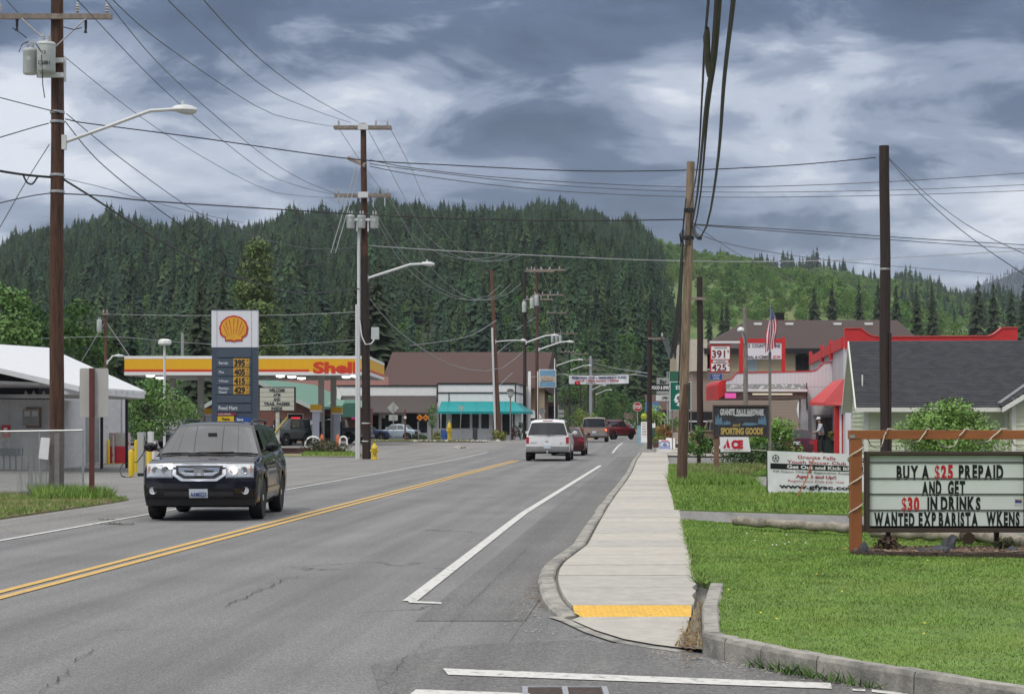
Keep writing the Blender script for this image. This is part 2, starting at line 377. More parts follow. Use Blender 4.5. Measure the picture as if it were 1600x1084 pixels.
# ---- dirt and gravel swept to the kerb
dirt = mat('road_dirt', (.17, .145, .12), .95, var=.35, scale=30, detail=8, bump=.5)
def scatter_mesh(name, pts, size, m, flatn=.5, kind='stuff', seed=1, parent=None):
    r = np.random.default_rng(seed); q = MB()
    for (x, y, z) in pts:
        s = size*r.uniform(.4, 1.3); a = r.uniform(0, 6.28); vs = []
        for k in range(4):
            vs.append((x+s*math.cos(a+k*1.57)*r.uniform(.6, 1.2), y+s*math.sin(a+k*1.57)*r.uniform(.6, 1.2), z))
        vs.append((x, y, z+s*flatn))
        q.add(vs, [(0, 1, 4), (1, 2, 4), (2, 3, 4), (3, 0, 4)])
    o = q.build(name, m, parent, norm=False); o['kind'] = kind; return o
r_ = np.random.default_rng(5)
pts = []
for k in range(420):
    px = r_.normal(835, 30); py = r_.normal(945, 22)
    if px < 846 or py > 975: pts.append(tuple(g(px, max(py, 915), .006)))
for k in range(260):
    Y = r_.uniform(22, 60); pts.append(tuple(rd(5.36-abs(r_.normal(0, .18)), Y, .005)))
for k in range(500):
    t = r_.uniform(0, 1); px = 1010+t*420; pyy = 1012+(t**.9)*62+abs(r_.normal(0, 6)); pts.append(tuple(g(px, pyy, .007)))
scatter_mesh('gravel', pts, .013, mat('gravel', (.26, .25, .23), .9, var=.4, scale=20), .6)
lf = []
for k in range(90):
    px = r_.normal(845, 18); py = r_.normal(935, 12)
    if px < 846: lf.append(tuple(g(px, max(918, py), .006)))
for k in range(120):
    lf.append(tuple(g(r_.normal(1076, 9), r_.normal(1000, 12), .035)))
for k in range(40):
    lf.append(tuple(rd(5.3-abs(r_.normal(0, .1)), r_.uniform(44, 50), .006)))
scatter_mesh('fallen_leaves', lf, .022, mat('dead_leaf', (.16, .09, .045), .9, var=.4, scale=20), .2, seed=3)
tw = [tuple(g(r_.normal(180, 14), r_.normal(818, .8), .01)) for k in range(60)]+[tuple(g(r_.normal(165, 9), r_.normal(811, .6), .01)) for k in range(25)]
scatter_mesh('leaf_litter', tw, .03, mat('litter_dark', (.05, .05, .03), .9, var=.4, scale=20), .3, seed=4)
# ---- storm drain in the side street
c0 = g(883, 1079, .012)
T = thing('storm_drain', 'rusty double storm drain grate set in the asphalt beside the crosswalk line', 'drain', (c0.x, c0.y, 0))
rust = mat('rusty_iron', (.10, .075, .065), .8, .3, var=.35, scale=18, bump=.3)
q = MB(); w, d = .5, .30
for (x0, x1) in ((-.27, -.235), (-.018, .018), (.235, .27)): q.bb(c0.x+x0, c0.x+x1, c0.y-d, c0.y+.14, .004, .022)
q.bb(c0.x-.27, c0.x+.27, c0.y+.14, c0.y+.165, .004, .022); q.build('frame', galv, T)
for s in (-1, 1):
    q = MB(); xc = c0.x+s*.126; q.bb(xc-.105, xc+.105, c0.y-d, c0.y+.135, .003, .009)
    for k in range(9): q.bb(xc-.1, xc+.1, c0.y-d+.02+k*.047, c0.y-d+.045+k*.047, .009, .017)
    q.build('grate', rust, T)
# ---- kerb + sidewalk with ramp
def kerb_line():
    P = []
    for Y in list(np.arange(100, 24, -1.0)): P.append((rd(5.40+.04*math.sin(Y*.13), Y).to_2d(), .13))
    for (px, py, h) in ((858, 893, .13), (848, 905, .13), (843, 920, .12), (844, 935, .10), (850, 948, .075), (862, 958, .045), (880, 966, .015)):
        v = g(px, py); P.append((Vector((v.x, v.y)), h))
    return P
KP = kerb_line()
# resample evenly
def resample(P, step):
    out = [P[0]]; acc = 0
    for (a, ha), (b, hb) in zip(P, P[1:]):
        L = (b-a).length; 
        while acc+L >= step:
            t = (step-acc)/L; a = a+(b-a)*t; ha = ha+(hb-ha)*t; out.append((a.copy(), ha)); L = (b-a).length; acc = 0
        acc += L
    out.append(P[-1]); return out
KP = resample(KP, .25)
side = struct(MB().poly([(0, 0, -.02), (.1, 0, -.02), (.1, .1, -.02)]).build('sidewalk', conc))
side_pts = None
KW = .17
def offs(P, i, d):
    a = P[max(i-1, 0)][0]; b = P[min(i+1, len(P)-1)][0]; t = (b-a).normalized(); n = Vector((-t.y, t.x))   # left of travel = +x side
    return P[i][0]+n*d
i = 0; seg = 0
while i < len(KP)-1:
    j = min(i+12, len(KP)-1); q = MB(); rows = []
    if j == len(KP)-1 or len(KP)-1-j < 4: j = len(KP)-1
    jog = random.uniform(-.012, .012)
    for k in range(i, j+1):
        p, h = KP[k]; zz = zg(p.y); a = offs(KP, k, .02+jog); o = offs(KP, k, -.015+jog); b = offs(KP, k, KW-.03+jog); c = offs(KP, k, KW-.012+jog)
        if k == i: sh = Vector((0, -.010))
        elif k == j: sh = Vector((0, .010))
        else: sh = Vector((0, 0))
        rows += [(o.x+sh.x, o.y+sh.y, zz-.02), (o.x+sh.x+.005, o.y+sh.y, zz+h-.02), (a.x+sh.x, a.y+sh.y, zz+h+.004), (b.x, b.y+sh.y, zz+h+.008), (c.x, c.y+sh.y, zz+h-.01), (c.x, c.y+sh.y, zz-.02)]
    n = j-i+1
    q.add(rows, [(r*6+c, r*6+c+1, (r+1)*6+c+1, (r+1)*6+c) for r in range(n-1) for c in range(5)]+[(0, 1, 2, 3, 4, 5), tuple((n-1)*6+c for c in (5, 4, 3, 2, 1, 0))])
    q.build('kerb_segment', conc_old, side)
    i = j; seg += 1
# slabs, from the ramp outwards; the left edge follows the kerb, the right edge follows the lawn
kin = [offs(KP, k, KW+.012) for k in range(len(KP))]
kys = np.array([p.y for p in kin]); kxs = np.array([p.x for p in kin])
o_ = np.argsort(kys)
def left_x(Y): return float(np.interp(Y, kys[o_], kxs[o_]))
def right_x(Y):
    pts = [(14.4, 1.34), (16, 1.52), (18, 1.72), (19.8, 1.90), (31, 2.75), (60, 5.0), (86, 7.0), (100, 8.1)]
    return float(np.interp(Y, [p[0] for p in pts], [p[1] for p in pts]))
def sz(Y): return .125*smooth(15.6, 18.8, Y)
# one bed under the slabs, built like them but 3 cm down, keeps joints dark
bedm = mat('joint_dirt', (.13, .12, .095), .95, var=.3, scale=20)
side.data.clear_geometry(); side.data.materials.clear(); side.data.materials.append(bedm)
bq = []; bf = []
ys = [17.0]+list(np.linspace(17.6, 100, 90))
for y in ys: bq += [(left_x(y)-.05, y, sz(y)+zg(y)-.03), (right_x(y), y, sz(y)+zg(y)-.03)]
bf = [(2*k, 2*k+1, 2*k+3, 2*k+2) for k in range(len(ys)-1)]
side.data.from_pydata(bq, [], bf); side.data.update()
edges = [17.25, 18.45, 19.9, 21.4, 22.95]
while edges[-1] < 99: edges.append(edges[-1]+1.52)
tint = [conc, mat('concrete_b', (.435, .405, .355), .85, var=.13, scale=7, detail=8, bump=.3, bscale=60, col2=(.38, .36, .32), c2lo=.5, c2hi=.66),
        mat('concrete_c', (.385, .365, .33), .85, var=.14, scale=7, detail=8, bump=.3, bscale=60, col2=(.33, .315, .29), c2lo=.5, c2hi=.66)]
for a, b in zip(edges, edges[1:]):
    q = MB(); g_ = .0045; ny = 4; tilt = random.uniform(-.004, .004); dz = random.uniform(-.002, .002)
    rows = []
    yy = [a+g_+(b-a-2*g_)*k/ny for k in range(ny+1)]
    for y in yy:
        l, r = left_x(y), right_x(y)-.01+(.02*math.sin(y*9.1)); z = sz(y)+zg(y)+dz+tilt*(y-(a+b)/2)
        rows += [(l, y, z-.05), (l+.006, y, z), (r-.006, y, z+.004), (r, y, z-.05)]
    q.add(rows, [(k*4+c, k*4+c+1, (k+1)*4+c+1, (k+1)*4+c) for k in range(ny) for c in range(3)]+[(0, 1, 2, 3), (ny*4+3, ny*4+2, ny*4+1, ny*4)])
    q.build('slab', random.choice(tint), side)
# ramp apron in front of the tactile strip
yel = mat('tactile_yellow', (.66, .40, .06), .7, var=.12, scale=14, detail=8, col2=(.35, .25, .10), c2lo=.60, c2hi=.72)
rampL = [(16.5, .46), (16.78, .42), (17.02, .40), (17.25, .40)]
q = MB(); rows = []
front = [g(893, 969, 0), g(930, 985, 0), g(975, 999, 0), g(1020, 1007, 0), g(1066, 1013, 0)]
back = [Vector((X_(905, 16.55), 16.55, 0)), Vector((X_(948, 16.56), 16.56, 0)), Vector((X_(990, 16.57), 16.57, 0)), Vector((X_(1030, 16.58), 16.58, 0)), Vector((X_(1078, 16.6), 16.6, 0))]
for t in (0, .33, .66, 1):
    for f_, b_ in zip(front, back):
        p = f_.lerp(b_, t); rows.append((p.x, p.y, .008+t*(sz(16.55)-.002)))
q.add(rows, [(r*5+c, r*5+c+1, (r+1)*5+c+1, (r+1)*5+c) for r in range(3) for c in range(4)])
q.build('ramp_apron', conc, side, norm=False)
q = MB()
def tz(y): return sz(y)+.004
q.grid(lambda t, y: (left_x(17.3)+.02+(.06 if y < 16.7 else .0)*(1-t)+(right_x(y)-left_x(17.3)-.05)*t, y, tz(y)), [0, .25, .5, .75, 1], [16.56, 16.8, 17.05, 17.24])
for i in range(26):
    for j in range(11):
        x = left_x(17.3)+.07+i*.0475; y = 16.60+j*.058
        if x > right_x(y)-.08: continue
        if random.random() < .12: continue
        z = tz(y); q.add([(x-.016, y-.016, z), (x+.016, y-.016, z), (x+.016, y+.016, z), (x-.016, y+.016, z), (x-.008, y-.008, z+.007), (x+.008, y-.008, z+.007), (x+.008, y+.008, z+.007), (x-.008, y+.008, z+.007)], [(0, 1, 5, 4), (1, 2, 6, 5), (2, 3, 7, 6), (3, 0, 4, 7), (4, 5, 6, 7)])
q.build('tactile_strip', yel, side, norm=False)
# flush gutter lip along the ramp foot
q = MB(); pr = [g(872, 964), g(893, 971), g(930, 988), g(975, 1003), g(1020, 1011), g(1072, 1018)]
for a, b in zip(pr, pr[1:]):
    d = (b-a).normalized(); n = Vector((-d.y, d.x, 0))*.10
    q.add([a-n*.9+Vector((0, 0, .009)), b-n*.9+Vector((0, 0, .009)), b+Vector((0, 0, .010)), a+Vector((0, 0, .010))], [(0, 1, 2, 3)])
q.build('gutter_lip', conc_old, side, norm=False)
# dirt wedge between ramp and lawn kerb
flat('dirt_wedge', [g(1060, 1016), g(1098, 1020), g(1090, 912), g(1078, 912), g(1083, 960), g(1076, 990)], .03, dirt)
# ---- lawn kerb
lk = MB(); path = [Vector((1.905, 18.5)), Vector((1.60, 16.2)), Vector((1.40, 14.12)), Vector((1.52, 13.75)), Vector((1.72, 13.3)), Vector((2.02, 12.75)), Vector((2.5, 11.95)), Vector((3.3, 10.7)), Vector((4.6, 8.9)), Vector((6.5, 6.3))]
heights = [.165, .17, .165, .162, .158, .155, .155, .155, .155, .155]
lkp = bpy.data.objects.new('lawn_kerb', None)
def kerbsegs(path, hts, w, gap=.012):
    res = []
    for i in range(len(path)-1):
        a, b = path[i], path[i+1]; d = (b-a).normalized(); n = Vector((-d.y, d.x))
        def nn_(k):
            t = Vector((0, 0))
            if k > 0: t += (path[k]-path[k-1]).normalized()
            if k < len(path)-1: t += (path[k+1]-path[k]).normalized()
            t.normalize(); return Vector((-t.y, t.x))*w/max(.7, 1)
        na, nb = nn_(i), nn_(i+1); res.append((a+d*gap, b-d*gap, na, nb, hts[i], hts[i+1]))
    return res
first = True
for (a, b, na, nb, ha, hb) in kerbsegs(path, heights, .17, .006):
    q = MB(); rows = []; K = 7
    for k in range(K+1):
        t = k/K; p = a.lerp(b, t); n = na.lerp(nb, t); h = ha+(hb-ha)*t; w1 = random.uniform(-.008, .008); w2 = random.uniform(-.012, .012)
        n = n*.82
        rows += [(p.x, p.y, -.02), (p.x+n.x*.02, p.y+n.y*.02, h-.03), (p.x+n.x*.12+w1, p.y+n.y*.12, h+w1*.5), (p.x+n.x*.9, p.y+n.y*.9, h+w2*.5), (p.x+n.x*1.0+w2, p.y+n.y*1.0, h-.02), (p.x+n.x, p.y+n.y, -.02)]
    q.add(rows, [(r*6+c, r*6+c+1, (r+1)*6+c+1, (r+1)*6+c) for r in range(K) for c in range(5)]+[(0, 1, 2, 3, 4, 5), tuple(K*6+c for c in (5, 4, 3, 2, 1, 0))])
    if first:
        base = q.build('lawn_kerb', conc_old); base['kind'] = 'structure'; first = False
    else: q.build('kerb_segment', conc_old, base)
bpy.data.objects.remove(lkp)
# ---- lawn and verges (slightly raised, gently uneven)
def in_poly(x, y, P):
    c = False; n = len(P); j = n-1
    for i in range(n):
        xi, yi = P[i]; xj, yj = P[j]
        if (yi > y) != (yj > y) and x < (xj-xi)*(y-yi)/(yj-yi)+xi: c = not c
        j = i
    return c
lawn_poly = [(2.02, 18.6), (1.73, 16.2), (1.53, 14.1), (1.63, 13.85), (1.82, 13.38), (2.10, 12.83), (2.58, 12.02), (3.38, 10.76), (4.68, 8.96), (6.58, 6.36), (16, 6.4), (16, 21), (10, 24), (7, 26.3), (5.2, 27.9), (4.0, 29.6), (2.8, 31.2), (2.30, 24.5), (1.97, 19.2)]
def lz(x, y): return .132+.02*math.sin(x*.9+1)*math.sin(y*.5)+.02*smooth(3, 7, x)
def ground_patch(name, poly, zf, m, step, kind='structure'):
    b = bmesh.new(); vs = [b.verts.new((p[0], p[1], 0)) for p in poly]; b.faces.new(vs)
    xs = [p[0] for p in poly]; ys = [p[1] for p in poly]
    x = min(xs)+step
    while x < max(xs):
        bmesh.ops.bisect_plane(b, geom=b.verts[:]+b.edges[:]+b.faces[:], plane_co=(x, 0, 0), plane_no=(1, 0, 0)); x += step
    y = min(ys)+step
    while y < max(ys):
        bmesh.ops.bisect_plane(b, geom=b.verts[:]+b.edges[:]+b.faces[:], plane_co=(0, y, 0), plane_no=(0, 1, 0)); y += step
    for v in b.verts: v.co.z = zf(v.co.x, v.co.y)
    ex = bmesh.ops.extrude_edge_only(b, edges=[e for e in b.edges if len(e.link_faces) == 1])
    for v in [v for v in ex['geom'] if isinstance(v, bmesh.types.BMVert)]: v.co.z -= .3
    me = bpy.data.meshes.new(name); b.to_mesh(me); b.free(); me.materials.append(m)
    if me.polygons[0].normal.z < 0: me.flip_normals()
    o = bpy.data.objects.new(name, me); COL.objects.link(o); o['kind'] = kind; return o
ground_patch('lawn', lawn_poly, lz, grass_m, 1.0)
def grass_blades(name, poly, zf, dens, hmin, hmax, m, seed, wb=.006, near=None, lean=.5):
    r = np.random.default_rng(seed); xs = [p[0] for p in poly]; ys = [p[1] for p in poly]
    A = (max(xs)-min(xs))*(max(ys)-min(ys)); n = int(A*dens)
    x = r.uniform(min(xs), max(xs), n); y = r.uniform(min(ys), max(ys), n)
    keep = np.zeros(n, bool)
    P = np.array(poly); j = len(P)-1; ins = np.zeros(n, bool)
    for i in range(len(P)):
        c = ((P[i, 1] > y) != (P[j, 1] > y)) & (x < (P[j, 0]-P[i, 0])*(y-P[i, 1])/(P[j, 1]-P[i, 1]+1e-9)+P[i, 0]); ins ^= c; j = i
    vis = np.abs(x) < (.30*y+1.5)
    if near: vis &= r.uniform(0, 1, n) < np.clip((near/y)**1.2, 0, 1)
    k = ins & vis; x = x[k]; y = y[k]; n = len(x)
    sc_ = np.ones(n) if not near else np.clip(y/near, 1, 2.2)
    z = np.array([zf(a, b) for a, b in zip(x, y)])-.005
    pn = .6+.4*np.sin(x*1.7+np.sin(y*2.3)*1.5)*np.sin(y*1.1+x*.4)
    h = r.uniform(hmin, hmax, n)*(.75+.4*pn)*np.sqrt(sc_); a = r.uniform(0, 6.283, n); w = wb*sc_*r.uniform(.7, 1.3, n)
    lx = r.normal(0, lean, n)*h; ly = r.normal(0, lean, n)*h
    v = np.zeros((n, 3, 3)); ca, sa = np.cos(a)*w, np.sin(a)*w
    v[:, 0] = np.stack([x-ca, y-sa, z], 1); v[:, 1] = np.stack([x+ca, y+sa, z], 1); v[:, 2] = np.stack([x+lx, y+ly, z+h], 1)
    me = bpy.data.meshes.new(name); me.vertices.add(n*3); me.loops.add(n*3); me.polygons.add(n)
    me.vertices.foreach_set('co', v.reshape(-1)); me.loops.foreach_set('vertex_index', np.arange(n*3))
    me.polygons.foreach_set('loop_start', np.arange(n)*3); me.polygons.foreach_set('loop_total', np.full(n, 3))
    me.update(); me.materials.append(m)
    o = bpy.data.objects.new(name, me); COL.objects.link(o); o['kind'] = 'stuff'
    return o
blade = mat('grass_blade', (.165, .275, .048), .75, var=.35, scale=1.3, detail=9, col2=(.25, .32, .075), c2lo=.5, c2hi=.66)
blade2 = mat('verge_blade', (.17, .24, .06), .8, var=.35, scale=1.5, detail=9, col2=(.33, .29, .14), c2lo=.5, c2hi=.62)
tag(grass_blades('grass', lawn_poly, lz, 3200, .010, .027, blade, 3, near=14, wb=.005), 'short mown bright green grass on the corner lawn', 'grass')
# far lawn strips on the right
d0 = lambda x, y: .12+zg(y)
strip2 = [(2.95, 34.9), (3.5, 42), (4.0, 49), (4.9, 60), (6.9, 86), (13.5, 86), (13.0, 62), (6.1, 56.5), (6.0, 53), (15, 47.5), (15, 46.5), (7.0, 47.2), (6.9, 44.5), (16, 42), (16, 33.0)]
driveway = [(2.78, 31.25), (4.0, 29.7), (5.2, 28.0), (7, 26.4), (10, 24.1), (16, 21.1), (24, 18), (24, 24), (16, 27), (9, 31), (5.7, 33), (2.94, 34.93)]
flat('driveway', driveway, .115, asph_lot)
flat('gravel_yard', [(10.9, 61), (70, 61), (70, 66.1), (10.9, 66.1)], .02, asph_lot)
flat('driveway', [(6.0, 44), (24, 40), (24, 62), (12.9, 62), (6.0, 56)], .105, asph_lot)
ground_patch('grass_verge', [(2.95, 34.9), (3.5, 42), (4.0, 49), (4.9, 60), (5.8, 71), (11.2, 71), (11.0, 62), (6.0, 56.6), (6.05, 52.5), (6.1, 45.2), (14, 41.2), (16, 40), (16, 27), (9, 31), (5.7, 33)], lambda x, y: .145+zg(y), grass_m, 2.5)
grass_blades('verge_grass', [(2.98, 34.9), (3.5, 42), (4.0, 49), (4.9, 60), (5.8, 71), (11.2, 71), (11.0, 62), (6.0, 56.6), (6.05, 52.5), (6.1, 45.2), (14, 41.2), (16, 40), (16, 27), (9, 31), (5.7, 33)], lambda x, y: .145+zg(y), 520, .04, .10, blade, 5, wb=.015)
tuft = [(3.7, 45.6), (4.1, 47), (4.6, 48), (6, 47.6), (6.2, 50), (5, 50.6), (4.1, 50), (3.9, 48)]
grass_blades('tall_grass', [(3.9, 47.2), (6.1, 46.9), (6.0, 51), (4.3, 52)], lambda x, y: .15, 700, .12, .30, blade, 6, wb=.012)
grass_blades('tall_grass', [(5.0, 56.5), (7.2, 57.8), (8.7, 66), (5.9, 66)], lambda x, y: .15, 420, .1, .26, blade2, 16, wb=.016)
# weeds against the kerbs
weed = mat('weed_green', (.09, .17, .04), .8, var=.35, scale=4)
straw = mat('dry_straw', (.36, .28, .13), .9, var=.3, scale=6)
grass_blades('dry_grass', [(1.22, 14.5), (1.42, 14.2), (1.62, 16.4), (1.80, 18.2), (1.62, 17.0), (1.42, 15.6)], lambda x, y: .02, 800, .02, .08, straw, 8, wb=.005)
grass_blades('kerb_weeds', [(1.62, 13.35), (1.95, 12.7), (2.3, 12.15), (2.45, 12.3), (2.1, 12.85), (1.78, 13.4)], lambda x, y: .02, 1300, .03, .10, weed, 9, wb=.009, lean=.8)
grass_blades('sidewalk_edge_grass', [(right_x(y)-.03, y) for y in (19, 23, 27, 31)]+[(right_x(y)+.12, y) for y in (31, 27, 23, 19)], lambda x, y: .12, 1400, .03, .07, blade, 10, wb=.007, lean=.9)
# ---- left verge at the foot of the near pole
verge = [(-16, 26), (-9.95, 26.5), (-9.15, 33), (-8.55, 40.5), (-8.5, 42.6), (-10.5, 45.5), (-15, 46.5), (-22, 46.5), (-22, 26)]
ground_patch('grass_verge', verge, lambda x, y: .03, rough_grass, 1.5)
grass_blades('verge_grass', verge, lambda x, y: .03, 600, .03, .10, blade2, 11, wb=.011)
grass_blades('verge_grass', [(-10.2, 41.5), (-8.8, 41.2), (-8.9, 43), (-10.2, 44.8), (-11.3, 45)], lambda x, y: .03, 700, .12, .34, blade, 12, wb=.013)
# flowers in the lawn
fl = mat('daisy_white', (.7, .7, .66), .7); fy = mat('dandelion_yellow', (.75, .6, .05), .7)
def flowers(name, lab, poly, zf, n, m, seed, size, grp):
    r = random.Random(seed); xs = [p[0] for p in poly]; ys = [p[1] for p in poly]; q = MB(); k = 0
    while k < n:
        x = r.uniform(min(xs), max(xs)); y = r.uniform(min(ys), max(ys))
        if not in_poly(x, y, poly) or abs(x) > .27*y: continue
        z = zf(x, y)+.05; q.add([(x+size*math.cos(t), y+size*math.sin(t)*.8, z+.3*size*math.sin(t)) for t in (0, 1.05, 2.1, 3.14, 4.2, 5.24)]+[(x, y, z+size*.5)], [(i, (i+1) % 6, 6) for i in range(6)]); k += 1
    o = q.build(name, m, norm=False); o['kind'] = 'stuff'
flowers('dandelions', '', lawn_poly, lz, 16, fy, 2, .011, None)
flowers('daisies', '', [(3.1, 23.5), (3.9, 23.5), (3.8, 27), (3.2, 27)], lz, 8, fl, 4, .013, None)
flowers('dandelions', '', [(7.0, 36), (14, 33.5), (14, 36), (7, 42)], lambda x, y: .15, 14, fy, 5, .02, None)
flowers('dandelions', '', [(6.4, 58), (10.5, 62), (10.5, 70), (6.4, 70)], lambda x, y: .16, 40, fy, 7, .025, None)

# ---- cracks in the asphalt, thin dark sealed lines
crk = mat('crack_dark', (.035, .034, .032), .9, var=.3)
def crack(pts, w, seed):
    r = random.Random(seed); P = [g(a, b, .013) for a, b in pts]; out = []
    for a, b in zip(P, P[1:]):
        n = max(3, int((b-a).length/.12))
        for k in range(n): c = a.lerp(b, k/n); out.append(c+Vector((r.gauss(0, .022), r.gauss(0, .03), 0)))
    vs = []; 
    for i, c in enumerate(out):
        d = (out[min(i+1, len(out)-1)]-out[max(i-1, 0)]).normalized(); n_ = Vector((-d.y, d.x, 0))*w*r.uniform(.3, 1.3)*min(1, .2+i/6, .2+(len(out)-i)/6); vs += [c-n_, c+n_]
    o = MB().add(vs, [(2*i, 2*i+1, 2*i+3, 2*i+2) for i in range(len(out)-1)]).build('road_crack', crk, norm=False); o['kind'] = 'structure'
for i, (p, w) in enumerate((([(60, 1084), (90, 1060), (112, 1040)], .005), ([(112, 1035), (150, 1012), (170, 1008)], .007), ([(345, 948), (400, 925), (445, 905), (492, 894)], .007), ([(0, 965), (80, 968), (180, 975)], .004), ([(585, 1078), (640, 1022), (690, 985), (760, 915), (830, 850)], .0018), ([(930, 1020), (1010, 1035), (1150, 1046)], .003))): crack(p, w, i)
# ================================================================ HILLS AND FOREST
def ridge(pts, px): return float(np.interp(px, [p[0] for p in pts], [p[1] for p in pts]))
RA_ = [(-600, 425), (-200, 400), (0, 388), (60, 368), (110, 356), (170, 347), (240, 348), (330, 350), (400, 347), (450, 338), (520, 326), (600, 324), (660, 322), (710, 336), (745, 340), (785, 322), (830, 320), (900, 322), (950, 334), (1000, 350), (1022, 378), (1045, 422), (1075, 485), (1110, 560), (1150, 630), (1180, 655), (2200, 660)]
RB_ = [(700, 400), (900, 396), (1030, 388), (1060, 392), (1110, 402), (1150, 408), (1200, 414), (1240, 416), (1300, 424), (1350, 432), (1400, 442), (1440, 452), (1500, 468), (1560, 478), (1600, 484), (1700, 490), (2200, 500)]
RC_ = [(1200, 520), (1400, 470), (1470, 452), (1520, 438), (1560, 424), (1600, 406), (1640, 396), (1720, 385), (1900, 380), (2200, 400)]
soil = mat('forest_floor', (.022, .035, .014), .95, var=.3, scale=.03)
slope_m = mat('brush_slope', (.075, .14, .03), .95, var=.35, scale=.04, detail=9, col2=(.14, .16, .05), c2lo=.5, c2hi=.62)
blue_m = mat('hazed_far_forest', (.010, .027, .042), .95, var=.25, scale=.01, detail=9)  # blue of the distant air put into the forest colour
def hill(name, rid, D0, D1, px0, px1, m, treeh, pw_=.8, back=1.5):
    def z(px, D):
        zr = max(0, CH-(ridge(rid, px)-HY)/F*D1-treeh)
        if D <= D1:
            t = max(0, (D-D0)/(D1-D0)); zz = zr*(t**pw_)
            zz += zr*.05*math.sin(px*.012+D*.006)*math.sin(math.pi*t)
        else: zz = zr*max(0, 1-((D-D1)/(D1*back-D1))**1.2)
        return zz+.2
    q = MB(); us = list(np.linspace(px0, px1, 110)); vv = list(np.linspace(D0, D1, 22))+list(np.linspace(D1*1.04, D1*back, 6))
    q.grid(lambda u, D: (X_(u, D), D, z(u, D)-(.6 if D == D0 else 0)), us, vv)
    o = q.build(name, m, norm=False, smooth=False); o['kind'] = 'structure'
    return z
zA = hill('forested_hill', RA_, 430, 1250, -600, 1180, soil, 10)
zB = hill('brushy_hill', RB_, 480, 1900, 700, 2200, slope_m, 8, .75)
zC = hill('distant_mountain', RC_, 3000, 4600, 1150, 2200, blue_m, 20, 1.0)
# ---- tree shapes
conA = mat('conifer_green', (.050, .085, .038), .9, var=.4, scale=.15, detail=6, rand=.6, spec=.15)
conB = mat('conifer_blue_green', (.038, .070, .042), .9, var=.35, scale=.2, detail=6, rand=.5, spec=.15)
dec = mat('broadleaf_green', (.10, .185, .045), .85, var=.35, scale=.25, detail=6, rand=.35, spec=.2)
dec_dk = mat('broadleaf_deep', (.055, .115, .028), .85, var=.35, scale=.25, detail=6, rand=.3, spec=.2)
bark = mat('bark', (.07, .052, .04), .95, var=.3, scale=5, bump=.4)
def conifer_mesh(q, h, r, tiers, per, seed, base=(0, 0, 0), mi=0, low=.1, wf=1.0):
    rr = random.Random(seed); bx, by, bz = base
    for t in range(tiers):
        f = t/(tiers-1); z = h*(low+(1-low)*f**.9); rad = r*(1-f)**.8*rr.uniform(.75, 1.2)+.03*r
        n = max(4, int(per*(1-.45*f)))
        a0 = rr.uniform(0, 6.28)
        for k in range(n):
            a = a0+6.283*k/n+rr.uniform(-.3, .3); L = rad*rr.uniform(.5, 1.25); dz = -L*rr.uniform(.2, .75)
            ca, sa = math.cos(a), math.sin(a); w = L*rr.uniform(.22, .40)*wf
            zt = z+rr.uniform(-.035, .035)*h; th = h/tiers*1.3
            p0 = (bx, by, bz+zt+th*.5); tip = (bx+ca*L, by+sa*L, bz+zt+dz)
            m1 = (bx+ca*L*.55-sa*w, by+sa*L*.55+ca*w, bz+zt+dz*.75-th*.25); m2 = (bx+ca*L*.55+sa*w, by+sa*L*.55-ca*w, bz+zt+dz*.75-th*.25)
            q.add([p0, m1, tip, m2], [(0, 1, 2), (0, 2, 3)], mi)
    q.add([(bx-.02*r, by, bz+h*.93), (bx+.02*r, by, bz+h*.93), (bx, by+.02*r, bz+h*.93), (bx, by, bz+h*1.03)], [(0, 1, 3), (1, 2, 3), (2, 0, 3)], mi)
def leaf_cloud(q, blobs, n, size, seed, mi=0):
    r = np.random.default_rng(seed); tot = sum(b[3]**2 for b in blobs)
    for (x, y, z, rad, sq) in blobs:
        m_ = max(6, int(n*rad*rad/tot)); d = r.normal(size=(m_, 3)); d /= np.linalg.norm(d, axis=1)[:, None]
        rr = rad*(.55+.5*r.uniform(0, 1, m_)**.6)
        P = d*rr[:, None]; P[:, 2] *= sq; P += np.array([x, y, z])
        for k in range(m_):
            nrm = d[k]+r.normal(0, .5, 3); nrm /= np.linalg.norm(nrm); t = np.cross(nrm, r.normal(size=3)); t /= np.linalg.norm(t)+1e-9; b_ = np.cross(nrm, t)
            s = size*r.uniform(.5, 1.3); p = P[k]
            q.add([p-t*s, p-b_*s*.55, p+t*s, p+b_*s*.55], [(0, 1, 2, 3)], mi)
def blobs_for(w, h, z0, n, seed, rad=.34):
    r = random.Random(seed); out = []
    for k in range(n):
        t = r.uniform(0, 1); a = r.uniform(0, 6.28); prof = math.sin(math.pi*min(1, (t*.86+.12)))**.7
        rr = w/2*prof*math.sqrt(r.uniform(.1, 1)); br = w*rad*r.uniform(.5, 1)*(.6+.4*prof)
        out.append((rr*math.cos(a)*.8, rr*math.sin(a)*.8, z0+t*h, br, .8))
    return out
def proto(name, q, m):
    me = bpy.data.meshes.new(name); me.from_pydata(q.v, [], q.f); me.materials.append(m); me.update()
    return bpy.data.objects.new(name, me)
protos = []
for k in range(4):
    q = MB(); conifer_mesh(q, 1, .21+.035*(k % 3), 15, 8, 40+k, wf=1.15); protos.append(proto('conifer_shape', q, conA if k % 2 else conB))
dprotos = []
for k in range(3):
    q = MB(); leaf_cloud(q, blobs_for(.75, .75, .16, 16, 60+k, .3), 420, .045, 70+k); dprotos.append(proto('broadleaf_shape', q, dec if k else dec_dk))
